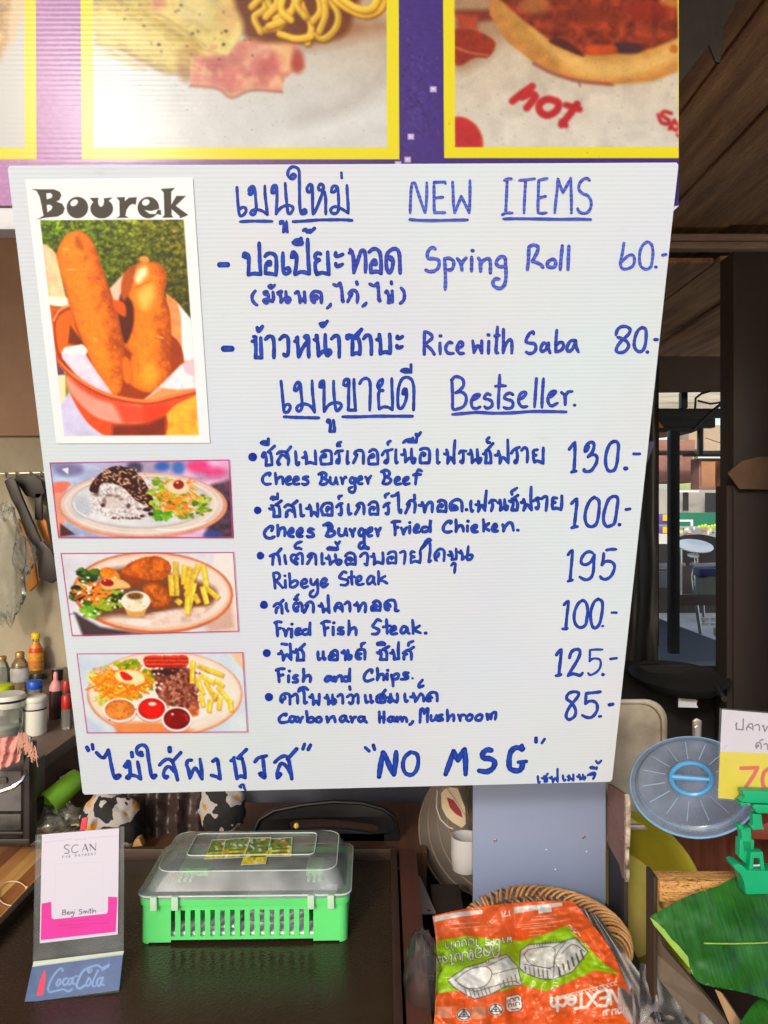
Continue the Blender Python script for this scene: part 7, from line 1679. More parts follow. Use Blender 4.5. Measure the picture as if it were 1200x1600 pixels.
def paint_bag(c):
    OR = (232, 96, 34); GR = (150, 196, 12); WHT = (232, 230, 224)
    rnd = random.Random(31)
    c.C[:] = np.array(OR) / 255
    c.view(600, 1380, 2.609)
    c.poly('195,130 400,100 730,70 760,80 900,200 700,160 560,200 470,215 215,225', (226, 98, 46), soft=4)
    c.poly('198,138 300,118 400,108 400,125 300,138 205,158', (222, 216, 208), soft=3); c.poly('530,98 725,78 728,92 532,124', (214, 210, 206), soft=3); c.poly('624,92 680,88 684,116 630,124', (240, 238, 230), soft=3)
    c.line([(528, 95), (536, 180), (640, 172), (740, 150)], 2, (246, 190, 150), op=.8, smooth=False); c.strokes('480,118 484,138; 495,114 490,134 505,132; 510,112 512,134', 4, WHT)
    for y0, x0, x1 in ((170, 545, 700), (150, 600, 690), (186, 560, 690), (200, 590, 660), (214, 590, 640), (136, 620, 700), (170, 250, 380), (186, 270, 440)):
        x = x0
        while x < x1:
            l = rnd.uniform(5, 16); c.line([(x, y0 - (x - x0) * .08), (x + l, y0 - (x + l - x0) * .08)], 3, (252, 206, 170), smooth=False, op=.75, soft=2); x += l + 4
    # green band
    c.poly('215,235 330,215 470,228 560,236 650,210 745,172 800,230 900,330 960,372 860,355 760,400 660,440 560,415 480,440 380,428 210,450', GR, soft=4, tex=(60, .10, 4))
    # box drawings
    ln = (84, 84, 80); bx_ = (206, 206, 198)
    c.poly('258,395 330,345 400,325 430,310 500,290 545,340 562,415 500,420 430,455 370,472 340,460 280,420', bx_, soft=3, tex=(40, .12, 6)); c.line(parse('258,395 330,345 400,325 430,310 500,290 545,340 562,415 500,420 430,455 370,472 340,460 280,420 258,395')[0][1], 4, ln, smooth=False)
    c.poly('290,395 350,352 415,340 440,372 410,420 340,428', (226, 226, 220), soft=3); c.strokes('290,395 350,352 415,340 440,372 410,420 340,428 290,395; 415,340 500,300; 440,372 545,345; 300,410 370,440 430,425 520,400 555,410', 3, ln)
    for k in range(7): c.line([(330 + k * 16, 432 - k * 1), (340 + k * 16, 466 - k * 2)], 5, (130, 128, 120), smooth=False)
    for k in range(5): c.line([(470 + k * 16, 405 - k * 8), (478 + k * 16, 430 - k * 6)], 5, (130, 128, 120), smooth=False)
    c.poly('556,275 590,250 720,240 780,222 832,280 800,320 770,360 690,392 640,390 575,368 552,345', bx_, soft=3, tex=(40, .12, 7)); c.line(parse('556,275 590,250 720,240 780,222 832,280 800,320 770,360 690,392 640,390 575,368 552,345 556,275')[0][1], 4, ln, smooth=False)
    c.strokes('570,290 600,268 690,262 692,320 680,345 600,330 570,290; 690,262 740,235; 692,320 720,360; 740,240 700,300 690,390; 570,330 680,350; 720,290 770,250 820,280', 3, ln)
    for k in range(6): c.line([(575 + k * 18, 340 + k * 3), (578 + k * 18, 368 + k * 4)], 6, (120, 118, 110), smooth=False)
    for k in range(6): c.line([(712 + k * 18, 345 - k * 14), (718 + k * 19, 378 - k * 14)], 8, (96, 94, 88), smooth=False)
    # upside down lettering on the green band
    T = lambda s_, x, y, k, w, col, tilt=0: [c.line([(x - q[0] * k + 0, y - q[1] * k + q[0] * k * tilt) for q in p], w, col, soft=2) for _, p in parse(s_)]
    # กล่องเบนโตะ / ฝา OPS ใบบนโต๊ะ  (turned head down)
    def thai(s_, x, y, k, w, tilt):
        T(s_, x, y, k, w + 5, (70, 110, 10), tilt); T(s_, x, y, k, w, (238, 238, 230), tilt)
    thai('0,20 0,6 3,0 8,0 11,6 11,20; 0,10 4,8; 16,20 14,12 20,10 24,16; 16,8 20,4 26,8 26,20; 20,-8 20,-4; 30,8 34,4 40,8 40,20 32,20 31,14 36,12; 46,6 50,4 50,20 44,16', 470, 295, 2.4, 5, .22)
    thai('0,4 0,16 4,20 6,16; 10,6 12,20 22,20 22,4; 27,6 29,20 38,18! 36,4; 46,-2 42,0 46,4 46,20 50,18; 54,8 58,4 64,8 64,20! 56,12; 68,8 72,10 76,6; 68,16 72,18 76,14', 362, 318, 1.9, 5, .12)
    thai('0,4 2,18 6,10 10,18 12,4; 18,8 22,4 24,18', 520, 246, 1.5, 4, .1)
    T('6,0 0,4 0,14 6,18 12,14 12,4 6,0; 18,18 18,0! 28,2 28,9 18,10; 44,2 36,0 34,6 44,11 42,18 33,16', 470, 250, 1.25, 5, (240, 240, 232), .05)
    thai('0,-2 -3,2 2,4 2,18; 8,6 10,18 20,18 20,4; 26,6 28,18 36,18 36,4; 42,6 44,18 52,16! 51,4; 60,-3 57,0 62,4 62,18; 68,8 72,4 76,10 76,18', 380, 258, 1.7, 4, .12)
    for i in range(9): c.line([(612 + i * 11, 258 - i * 2), (614 + i * 11, 246 - i * 2)], 4, (96, 96, 80), smooth=False)
    T('0,0 8,8; 12,2 18,0 18,6 12,10 18,10; 24,0 24,10; 28,0 28,10 34,8', 800, 215, 1.4, 3, (236, 240, 220), -.7); T('0,0 6,4; 10,0 10,8 16,4; 20,0 24,6', 835, 262, 1.3, 3, (236, 240, 220), -.5)
    c.line(parse('880,332 925,338 925,352 878,348 880,332')[0][1], 2, (70, 110, 20), smooth=False)
    # NEXTech, head down, lower right
    T('0,66 0,0! 40,66! 40,0; 92,0 56,0! 56,66! 92,66; 56,33 86,33; 102,0 150,66; 152,0 102,66; 152,0 206,0; 179,0 179,66; 208,46 242,44 238,28 222,21 207,34 208,54 224,66 242,58; 282,28 264,21 250,36 250,52 264,66 282,58; 292,0 292,66! 292,38 306,23 320,34 320,66', 958, 488, .86, 12, WHT, .13)
    c.strokes('1000,530 998,512 985,512; 978,530 976,512; 968,510 955,512 955,530 966,526; 945,532 945,514! 930,518 930,534; 918,516 905,520 908,536; 896,520 894,538', 6, WHT, soft=2)
    x = 950
    while x > 690:
        l = rnd.uniform(6, 12); y = 402 + (950 - x) * .26
        c.strokes(f'{x},{y} {x-l},{y+1} {x-l},{y+12} {x-2},{y+11}', 3.4, WHT, soft=2); x -= l + 5
    # marks along the bottom: triangle badges and a rounded label, the square code left blank
    c.poly('218,505 278,502 276,550 220,548', (236, 150, 110), soft=3); c.poly('358,504 416,502 414,552 360,552', (236, 150, 110), soft=3)
    for cx, cy in ((326, 536), (456, 515)):
        c.ell(cx, cy, 31, 25, (236, 232, 224), soft=3); c.ring(cx, cy, 27, 21, 4, (40, 40, 40)); c.line(parse(f'{cx},{cy-18} {cx+20},{cy+8} {cx-20},{cy+8} {cx},{cy-18}')[0][1], 4, (40, 40, 40), smooth=False); c.strokes(f'{cx},{cy-10} {cx},{cy+8}; {cx-8},{cy} {cx+8},{cy}', 4, (40, 40, 40))
    c.poly('498,465 545,452 560,462 564,505 552,520 510,526 497,512', (236, 232, 224), soft=3); c.line(parse('498,465 545,452 560,462 564,505 552,520 510,526 497,512 498,465')[0][1], 3, (40, 40, 40), smooth=False)
    c.strokes('550,475 548,465 535,468 535,480; 528,480 526,470 514,472 514,484; 506,474 504,486; 552,495 550,486 538,488 538,500; 530,500 528,490; 520,502 518,492 506,494 508,504; 550,512 540,512 530,516 520,514', 4, (40, 40, 40))
    c.line([(205, 150), (215, 230), (212, 450), (206, 560)], 5, (246, 180, 140), op=.6)
    # rows of tiny print at the fold
    for y0, x0, x1 in ((200, 760, 850), (210, 830, 880), (240, 845, 900)):
        c.strokes(f'{x0},{y0} {x1},{y0+60}', 2, (250, 214, 190), op=.5)
nu, nv = 300, 190
U, V = bag_outline(nu, nv); Dg = bag_surface(U, V)
co = np.stack([(U - 600) / F * Dg, Dg, CAMZ - (V - 800) / F * Dg], -1).reshape(-1, 3)
cv = Canvas(U, V); paint_bag(cv); alb = cv.albedo()
# crumpled front, a back 25 mm behind, joined round the edge: one closed bag
k = len(co); s_ = np.linspace(0, 1, nv)[:, None]; t_ = np.linspace(0, 1, nu)[None, :]
puff = (0.004 + 0.05 * np.sqrt(np.clip(np.sin(np.pi * np.clip(s_, 0, 1)) * np.sin(np.pi * t_), 0, 1))).ravel()
bkp = co + np.stack([np.zeros(k), puff * .8, -puff * .5], -1)
ff = grid_faces(nu, nv); fb = grid_faces(nu, nv)[:, ::-1] + k
ed = [j for j in range(nu)] + [i * nu + nu - 1 for i in range(1, nv)] + [(nv-1) * nu + j for j in range(nu - 2, -1, -1)] + [i * nu for i in range(nv - 2, 0, -1)]
ef = np.array([(ed[(i+1) % len(ed)], ed[(i+1) % len(ed)] + k, ed[i] + k, ed[i]) for i in range(len(ed))])
fa = np.vstack([ff, fb, ef]); va = np.vstack([co, bkp])
me = bpy.data.meshes.new('packaging_bag')
org = co[(nv - 1) * nu + nu // 2]
me.vertices.add(len(va)); me.vertices.foreach_set('co', (va - org).astype(np.float32).ravel())
me.loops.add(fa.size); me.loops.foreach_set('vertex_index', fa.ravel().astype(np.int32))
me.polygons.add(len(fa)); me.polygons.foreach_set('loop_start', np.arange(0, fa.size, 4, dtype=np.int32)); me.polygons.foreach_set('loop_total', np.full(len(fa), 4, dtype=np.int32))
me.update(calc_edges=True); me.validate(); me.polygons.foreach_set('use_smooth', np.ones(len(fa), dtype=bool))
set_ink(me, np.vstack([alb, alb]) * .68); me.materials.append(print_mat('bag_print', rough=0.28, spec=0.5))
bag = link(bpy.data.objects.new('packaging_bag', me)); bag.location = tuple(org)
tag(bag, 'crumpled orange and green printed plastic bag of bento boxes lying head down on the basket', 'packaging bag')
# clear film margin and loose clear bags
film = clear_mat('clear_film', tint=(0.90, 0.90, 0.90), haze=0.20, hazecol=(0.78, 0.75, 0.73), gloss=0.16, rough=0.12, bump=0.2, bscale=16)
film2 = clear_mat('dark_clear_film', tint=(0.82, 0.82, 0.82), haze=0.05, hazecol=(0.5, 0.5, 0.5), gloss=0.13, rough=0.10, bump=0.3, bscale=20)
def filmsheet(nm, corners, D, amp, seed, lab, grp=None):
    o = sheet(nm, corners, D, film if seed != 4 else film2, 60, 60, amp, seed, lab, 'plastic film', thick=0.0012, kx=1.5, ky=1.4, octs=2)
    if grp: o['group'] = grp
    return o
filmsheet('clear_film', [(905, 1418), (935, 1432), (1075, 1625), (985, 1625)], [1.07, 1.06, .92, .925], .012, 3, 'clear film margin along the right side of the printed bag', 'clear film pieces')
blob('plastic_bag', 660, 1555, .985, .026, .04, .085, film2, 'dark crumpled clear plastic bag squeezed between the cabinet and the printed bag', 'plastic bag', 11, .14)
filmsheet('clear_film', [(1000, 1505), (1060, 1520), (1190, 1640), (1000, 1640)], [1.0, .98, .90, .90], .030, 9, 'loose crumpled clear film beneath the banana leaf', 'clear film pieces')
filmsheet('clear_film', [(960, 1530), (1030, 1510), (1060, 1640), (980, 1640)], [1.02, 1.0, .915, .915], .022, 12, 'loose clear film between the printed bag and the crate', 'clear film pieces')
# dark shelf below them
structure(MB().box((0.09, 0.55, 0.3), (0.62, 0.998, 0.800)), 'front_shelf', mat('dark_shelf', hexa(60, 46, 38), .5, nscale=6, namt=.4))
mb = MB(); mb.pprism([(1068, 1520), (1100, 1560), (1160, 1640), (1085, 1640), (1052, 1560)], .96, .01)

# ---------------------------------------------------------------- basin, lid, metal tray, wooden back
structure(MB().box((P(978, 0, 1.62).x, 1.62, 0.3), (1.2, 1.66, P(0, 1262, 1.62).z)), 'wood_back', mat('red_brown_wood', hexa(116, 66, 44), .5, nscale=5, col2=hexa(84, 44, 30), stretch=(14, 1, 1)))
structure(MB().box((0.40, 1.10, 0.3), (1.2, 1.62, 0.66)), 'side_bench', mat('dark_bench', hexa(50, 42, 38), 0.5, nscale=6, namt=0.4))
structure(MB().box((0.42, 2.06, 0.3), (1.6, 2.12, P(0, 1040, 2.06).z)), 'dark_counter', mat('near_black_counter', hexa(40, 36, 34), .45, nscale=6, namt=.3))
bc = P(958, 1404, 1.345); ax = (-P(958, 1404, 1.0) + Vector((0, 0, CAMZ))).normalized() + Vector((.0, 0, .10))
oliv = mat('olive_yellow_plastic', hexa(176, 176, 48), 0.5, nscale=4, col2=hexa(160, 130, 34), spec=.25, trans=0.2)
mb = MB(); R = 137 / F * 1.345
mb.lathe([(R * .55, -.100), (R * .62, -.098), (R * .86, -.03), (R * .93, -.004), (R * .985, 0.0), (R, .004), (R * .99, .008), (R * .92, .004), (R * .84, -.025), (R * .60, -.092), (.002, -.094)], bc, ax, 56)
tag(mb.build('plastic_basin', oliv, smooth=True, angle=50), 'translucent olive yellow plastic basin standing on edge behind the wooden crate', 'basin')
mb = MB(); lc = P(1082, 1228, 1.20); la = Vector((-.32, -.47, .82)).normalized()
lidb = clear_mat('milky_blue_plastic', tint=(0.56, 0.70, 0.84), haze=0.36, hazecol=(0.40, 0.47, 0.60), gloss=.3, rough=.18)
LR = 0.0955
lo = empty('food_cover', tuple(lc), 'round translucent blue plastic lid with a bar handle, leaning behind the price card', 'lid')
mb.lathe([(LR, 0), (LR * 1.01, .003), (LR * .99, .006), (LR * .93, .007), (LR * .90, .010), (LR * .86, .0125), (LR * .60, .0150), (LR * .36, .0165), (.30 * LR, .0165), (.002, .0165)], lc, la, 60)
mb.build('dome', lidb, lo, smooth=True, angle=25)
e1 = la.orthogonal().normalized(); e1 = (Vector((1, 0, 0)) - la * la.x).normalized(); e2 = la.cross(e1)
blu = mat('blue_plastic', hexa(84, 156, 206), 0.3)
mb = MB(); mb.tube([lc + la * .0185 + (e1 * math.cos(a) + e2 * math.sin(a)) * LR * .315 for a in np.linspace(0, 2*math.pi, 40, endpoint=False)], .0040, 8, closed=True); mb.build('knob_ring', blu, lo, smooth=True)
mb = MB(); d_ = (e1 * .93 + e2 * -.36); dz = d_.z
if (lc + d_ * .05).z < lc.z: d_ = (e1 * .93 + e2 * .36)
mb.tube([lc + la * .019 + d_ * LR * t for t in (-.29, -.1, .1, .29)], .0045, 8); mb.build('handle', blu, lo, smooth=True)
for k in range(15):
    a = 2 * math.pi * k / 15 + .1; d_ = e1 * math.cos(a) + e2 * math.sin(a)
    mb = MB(); mb.tube([lc + la * (.0160 - .001 * t) + d_ * LR * (.42 + .38 * t) for t in np.linspace(0, 1, 5)], .0008, 6); mb.build('rib', mat('pale_blue_rib', hexa(150, 172, 200), .2), lo, smooth=True)
mb = MB(); mb.tube([lc + la * .0095 + (e1 * math.cos(a) + e2 * math.sin(a)) * LR * .885 for a in np.linspace(0, 2*math.pi, 60, endpoint=False)], .0014, 6, closed=True); mb.build('step_ring', blu, lo, smooth=True)
mb = MB(); mb.tube([lc + la * .004 + (e1 * math.cos(a) + e2 * math.sin(a)) * LR for a in np.linspace(0, 2*math.pi, 60, endpoint=False)], .0022, 6, closed=True); mb.build('outer_bead', mat('pale_blue_bead', hexa(120, 168, 204), .25), lo, smooth=True)
# baking tray
def rr_px(u0, v0, u1, v1, r, n=6):
    o = []
    for cu, cv_, a0 in ((u1 - r, v0 + r, -90), (u1 - r, v1 - r, 0), (u0 + r, v1 - r, 90), (u0 + r, v0 + r, 180)):
        for k in range(n + 1):
            w = math.radians(a0 + 90 * k / n); o.append((cu + r * math.cos(w), cv_ + r * math.sin(w)))
    return o
TRF = Frame(P(880, 1310, 1.40), (1, 0, 0), (0.0, .10, 1))
alu = mat('stained_aluminium', hexa(196, 184, 164), 0.38, metal=.55, nscale=9, col2=hexa(150, 134, 112), bump=.08)
mb = MB()
rings = [[TRF.w(u, v, h) for u, v in rr_px(830 + i, 1092 + i * .9, 1041 - i, 1296 - i, 34 - i * .3)] for i, h in ((0, 0), (0, .005), (4, .007), (8, .006), (12, -.012), (28, -.016), (32, -.014), (46, -.014), (50, -.017), (52, -.0165))]
loft(mb, rings, True, True)
tag(mb.build('baking_tray', alu, smooth=True, angle=40), 'stained silvery baking tray leaning upright behind the lower right corner of the menu board', 'tray')
mb = MB(); mb.pprism([(1083, 1126), (1089, 1122), (1097, 1126), (1096, 1170), (1083, 1170)], 1.36, .006); 
hd = tag(mb.build('carving_tool', mat('brushed_steel', hexa(190, 180, 170), .25, metal=.9), bevel=.002), 'upright steel handle of a tool showing above the blue lid', 'handle')
mb = MB(); mb.pprism([(1086, 1137), (1090, 1134), (1093, 1137), (1093, 1168), (1086, 1168)], 1.358, .0015); g_ = mb.build('groove', mat('shiny_groove', hexa(220, 210, 204), .15, metal=.9)); g_.parent = hd; g_.matrix_parent_inverse = Matrix.Translation(-Vector(hd.location))
mb = MB(); mb.pprism([(1175, 1296), (1200, 1285), (1260, 1285), (1260, 1315), (1172, 1312)], 1.30, .05)
tag(mb.build('red_tub', mat('red_brown_plastic', hexa(120, 52, 36), .4), bevel=.004), 'red brown tub behind the green clip at the right edge', 'tub')

# ---------------------------------------------------------------- wooden crate with banana leaves, price card and clip
cr = empty('wooden_crate', tuple(P(1120, 1420, .955)), 'rough wooden crate with a weathered golden top rail, carrying the banana leaves', 'crate')
wg = mat('weathered_golden_wood', hexa(206, 158, 86), .6, nscale=14, col2=hexa(140, 92, 44), stretch=(1, 6, 6), bump=.5, bscale=50)
def beam_mat():
    m = mat('cracked_rail_wood', hexa(214, 168, 96), .65, nscale=20, col2=hexa(160, 104, 52), stretch=(2, 8, 8), bump=.6, bscale=60)
    N = m.node_tree.nodes; L = m.node_tree.links; b = N['Principled BSDF']
    tc = N.new('ShaderNodeTexCoord'); mp = N.new('ShaderNodeMapping'); mp.inputs['Scale'].default_value = (40, 70, 70); L.new(tc.outputs['Object'], mp.inputs[0])
    n = N.new('ShaderNodeTexNoise'); n.inputs['Scale'].default_value = 3; n.inputs['Detail'].default_value = 6; n.inputs['Distortion'].default_value = 1.5; L.new(mp.outputs[0], n.inputs[0])
    r = N.new('ShaderNodeValToRGB'); r.color_ramp.elements[0].position = .36; r.color_ramp.elements[0].color = (.16, .08, .03, 1); r.color_ramp.elements[1].position = .44; r.color_ramp.elements[1].color = (1, 1, 1, 1); L.new(n.outputs[0], r.inputs[0])
    old = b.inputs['Base Color'].links[0].from_socket
    mx = N.new('ShaderNodeMix'); mx.data_type = 'RGBA'; mx.blend_type = 'MULTIPLY'; mx.inputs[0].default_value = .8; L.new(old, mx.inputs['A']); L.new(r.outputs[0], mx.inputs['B']); L.new(mx.outputs['Result'], b.inputs['Base Color'])
    return m
zb = CAMZ - 577 / F * .955
xl = P(1031, 0, .955).x
mb = MB(); mb.box((xl, .955, zb - .027), (.62, .984, zb)); mb.build('top_rail', beam_mat(), cr, bevel=.0025)
mb = MB(); mb.box((xl + .008, .957, zb - .044), (.62, .980, zb - .0275)); mb.build('lower_rail', wg, cr, bevel=.002)
dk = mat('dark_crate_side', hexa(58, 42, 30), .7, nscale=8, namt=.5)
mb = MB(); mb.box((xl - .006, .960, zb - .22), (xl - .001, .99, zb + .003)); mb.build('corner_post', dk, cr, bevel=.002)
mb = MB(); q = [P(1016, 1425, .985), P(1036, 1478, .955), P(1105, 1560, .91), P(1175, 1645, .87), P(1120, 1645, .90), P(1030, 1530, .965), P(1014, 1480, .985)]
mb.prism(q, (.008, .01, -.006)); mb.build('side_board', mat('grey_weathered_board', hexa(112, 98, 84), .7, nscale=10, namt=.45, bump=.3), cr)
mb = MB(); q = [P(1117, 1546, .905), P(1126, 1550, .904), P(1162, 1604, .872), P(1172, 1640, .86), P(1160, 1645, .86), P(1140, 1600, .875)]; mb.prism(q, (.006, .006, -.006)); mb.build('side_strip', mat('light_wood_strip', hexa(196, 158, 116), .6, nscale=20, namt=.2), cr)
structure(MB().box((.365, .60, .3), (.75, .95, .80)), 'crate_inside', mat('dark_inside', hexa(30, 26, 22), .8))
def leaf_mat():
    m = bpy.data.materials.new('banana_leaf'); m.use_nodes = True
    N = m.node_tree.nodes; L = m.node_tree.links; b = N['Principled BSDF']
    tc = N.new('ShaderNodeTexCoord')
    mp = N.new('ShaderNodeMapping'); mp.inputs['Scale'].default_value = (1, .10, .10); mp.inputs['Rotation'].default_value = (0, 0, .3); L.new(tc.outputs['Object'], mp.inputs[0])
    w = N.new('ShaderNodeTexNoise'); w.inputs['Scale'].default_value = 300; w.inputs['Detail'].default_value = 3; L.new(mp.outputs[0], w.inputs[0])
    n = N.new('ShaderNodeTexNoise'); n.inputs['Scale'].default_value = 22; n.inputs['Detail'].default_value = 5; L.new(tc.outputs['Object'], n.inputs[0])
    r = N.new('ShaderNodeValToRGB'); r.color_ramp.elements[0].position = .3; r.color_ramp.elements[1].position = .72
    r.color_ramp.elements[0].color = (*hexa(16, 66, 18), 1); r.color_ramp.elements[1].color = (*hexa(42, 106, 28), 1); L.new(n.outputs[0], r.inputs[0])
    mx = N.new('ShaderNodeMix'); mx.data_type = 'RGBA'; mx.blend_type = 'OVERLAY'; mx.inputs[0].default_value = .75; L.new(r.outputs[0], mx.inputs['A']); L.new(w.outputs['Fac'], mx.inputs['B'])
    L.new(mx.outputs['Result'], b.inputs['Base Color']); b.inputs['Roughness'].default_value = .38
    bp = N.new('ShaderNodeBump'); bp.inputs['Strength'].default_value = .35; bp.inputs['Distance'].default_value = .0015; L.new(w.outputs['Fac'], bp.inputs['Height']); L.new(bp.outputs[0], b.inputs['Normal'])
    return m
lm = leaf_mat(); lm2 = mat('leaf_edge_pale', hexa(140, 176, 70), .45, nscale=60, namt=.2)
def leaf(outline, dep, seed, lab, rib, edge):
    """flat outline draped with folds: triangulated grid inside the outline"""
    o = np.array(spline([p for p in outline], 6, True)[0])
    lo_, hi_ = o.min(0), o.max(0); n1, n2 = 70, 60
    U, V = np.meshgrid(np.linspace(lo_[0], hi_[0], n1), np.linspace(lo_[1], hi_[1], n2))
    c = Canvas(U, V); idx, d = c._sd(o, 50); dd = np.full(U.size, 99.0); dd[idx] = d
    # pull outside points onto the outline so that its edge is clean
    X = U.ravel().copy(); Y = V.ravel().copy(); keep = dd < 5
    for i in np.nonzero((dd > 0) & keep)[0]:
        e = o - np.array([X[i], Y[i]]); j = np.argmin((e ** 2).sum(1)); X[i], Y[i] = o[j]
    D = dep(X, Y) + .004 * (fbm(X / 40, Y / 50, seed, 3) - .5) * 2
    pts_ = np.stack([(X - 600) / F * D, D, CAMZ - (Y - 800) / F * D], -1)
    f = [tuple(q) for q in grid_faces(n1, n2) if keep[q].all()]
    us = sorted({i for q in f for i in q}); mp_ = {i: k_ for k_, i in enumerate(us)}; f = [tuple(mp_[i] for i in q) for q in f]
    k_ = len(us); top = pts_[us]; bot = top + np.array([0, .0006, -.0008])
    cnt = {}
    for q in f:
        for a_, b_ in zip(q, q[1:] + q[:1]): cnt[(min(a_, b_), max(a_, b_))] = cnt.get((min(a_, b_), max(a_, b_)), 0) + 1
    f2 = f + [tuple(i + k_ for i in reversed(q)) for q in f] + [(a_, b_, b_ + k_, a_ + k_) for (a_, b_), c_ in cnt.items() if c_ == 1]
    e_ = empty('banana_leaf', tuple(top[0]), lab, 'leaf', 'banana leaves on the crate')
    mb = MB(); mb.add(top.tolist(), f); mb.add(bot.tolist(), [tuple(reversed(q)) for q in f])
    mb.build('blade', lm, e_, smooth=True, angle=85)
    for nm, ln, r_, m in rib:
        mb = MB(); mb.tube([P(u, v, float(dep(np.array([u]), np.array([v]))[0]) - .0025) for u, v in ln], r_, 6); mb.build(nm, m, e_, smooth=True)
    for ed_ in edge:
        mb = MB(); mb.prism([P(u, v, float(dep(np.array([u]), np.array([v]))[0]) - .003) for u, v in ed_], (.0005, .001, -.001)); mb.build('torn_edge', lm2, e_)
    return e_
dep1 = lambda u, v: .965 - .11 * np.clip((v - 1372) / 200, -.1, 1.2) - .012 * np.sin((u - 1016) / 60.0)
rl1 = [('midrib', [(1100, 1474), (1140, 1474.5), (1175, 1474), (1215, 1472)], .0009, lm2)]
leaf([(1016, 1434), (1030, 1424), (1055, 1410), (1085, 1396), (1120, 1385), (1158, 1367), (1175, 1380), (1240, 1385), (1240, 1590), (1200, 1563), (1160, 1550), (1100, 1538), (1082, 1522), (1076, 1505), (1050, 1478), (1030, 1452)], dep1, 3, 'large dark green banana leaf with a pale torn left edge, draped over the wooden crate', rl1,
     [[(1016, 1434), (1024, 1439), (1038, 1452), (1050, 1468), (1060, 1477), (1075, 1495), (1078, 1513), (1066, 1499), (1050, 1480), (1034, 1460), (1022, 1446)]])
dep2 = lambda u, v: .875 - .05 * np.clip((v - 1560) / 60, -.3, 1.2) - .01 * np.sin((u - 1100) / 40.0)
leaf([(1150, 1610), (1165, 1585), (1180, 1566), (1200, 1560), (1240, 1575), (1240, 1650), (1140, 1650)], dep2, 6, 'second brighter banana leaf under the large one, at the lower right corner', [], [])
# price card in its sleeve
CF = Frame(P(1122, 1248, .925), Vector((1, -.06, -.10)), (0.03, .06, 1))
def paint_price(c):
    c.C[:] = np.array((226, 216, 232)) / 255
    c.view(940, 1080, 4.615)
    c.poly('850,437 1400,455 1400,800 838,775', (248, 214, 6), soft=5)
    ik = (96, 92, 104)
    c.strokes('966,245 975,235 972,228; 970,240 972,275! 1020,278! 1022,200; 1052,252 1070,236 1088,240 1090,280; 1048,280 1046,262 1062,258 1080,268; 1106,250 1122,240 1136,248 1138,284; 1160,252 1172,246; 1166,250 1176,290! 1200,250', 8, ik, soft=4)
    c.strokes('1122,392 1132,388 1128,400 1120,398; 1120,412 1112,400 1118,376 1138,372 1150,385 1150,416; 1140,360 1150,352 1165,350; 1172,384 1186,378 1196,386 1196,420', 8, ik, soft=4)
    c.strokes('888,395 888,420; 896,398 900,392 908,396', 3, (170, 160, 176)); c.strokes('898,482 894,512', 3, (190, 160, 20))
    c.strokes('1006,556 1125,552! 1095,610 1030,705; 1200,560 1170,590 1160,640 1170,690 1200,712', 28, (228, 84, 62), soft=4)
pc = flat_print('price_card', CF, [(1128, 1108.5), (1240, 1118), (1240, 1256), (1122, 1247)], 150, 180, paint_price, print_mat('price_print', rough=.45), gain=.8)
tag(pc, 'white and yellow price card reading 70, gripped by the green clip', 'price card')
slv = clear_mat('card_sleeve', tint=(.94, .95, .95), haze=.05, gloss=.15)
mb = MB(); mb.slab([CF.w(1124, 1106, .0008), CF.w(1244, 1115, .0008), CF.w(1244, 1259, .0008), CF.w(1119, 1249.5, .0008)], CF.n, .0006); s_ = mb.build('sleeve', slv); s_.parent = pc; s_.matrix_parent_inverse = pc.matrix_world.inverted()
gp = mat('green_clip_plastic', hexa(16, 156, 104), .32, nscale=14, namt=.1)
cl = empty('card_clip', tuple(P(1180, 1400, .93)), 'bright green plastic card clip with a swivel arm, clamped onto the wooden crate', 'clip')
def part(nm, pts_, D, dep, bev=.0012, m=gp):
    mb = MB(); mb.pprism(pts_, D, dep); return mb.build(nm, m, cl, bevel=bev)
part('jaw', [(1160, 1236), (1240, 1238), (1240, 1257), (1172, 1255), (1158, 1253), (1164, 1246)], .905, .014)
part('jaw', [(1178, 1257), (1240, 1259), (1240, 1272), (1183, 1271), (1176, 1262)], .908, .012)
part('hinge', [(1157, 1254), (1174, 1255), (1173, 1260), (1158, 1260)], .907, .016)
part('spring', [(1167, 1255), (1172, 1255), (1172, 1259.5), (1167, 1259.5)], .9055, .001, .0003, mat('steel', (0.5, 0.5, 0.5), 0.3, metal=1))
part('neck', [(1176, 1272), (1190, 1272), (1192, 1291), (1195, 1296), (1176, 1297), (1173, 1292), (1177, 1289)], .915, .010)
part('joint', [(1153, 1289), (1160, 1289), (1162, 1294), (1172, 1293), (1175, 1298), (1160, 1301), (1161, 1298), (1154, 1296)], .918, .010)
part('arm', [(1158, 1297), (1174, 1298), (1174, 1312), (1179, 1313), (1178, 1332), (1172, 1336), (1176, 1350), (1164, 1349), (1155, 1340), (1156, 1313), (1160, 1312)], .917, .012)
part('arm_recess_shade', [(1161, 1315), (1174, 1315.5), (1173, 1330), (1163, 1330)], .9162, .0006, .0002, mat('green_recess_shade', hexa(12, 120, 78), .4))  # darker green plate paints the shade of a recess
holed_mb = MB(); holed(holed_mb, [(1174, 1332), (1192, 1331), (1196, 1365), (1194, 1367), (1172, 1366), (1170, 1360)], [(1178, 1341), (1187, 1341), (1190, 1362), (1177, 1361)], .908, .010); holed_mb.build('lever', gp, cl, bevel=.0008)
mb = MB(); p0 = P(1182, 1352, .914); mb.lathe([(.0035, 0), (.0035, .012)], p0 + Vector((-.006, 0, 0)), (1, 0, 0), 14); mb.build('spring', mat('bright_steel', (.7, .7, .72), .2, metal=1), cl, smooth=True)
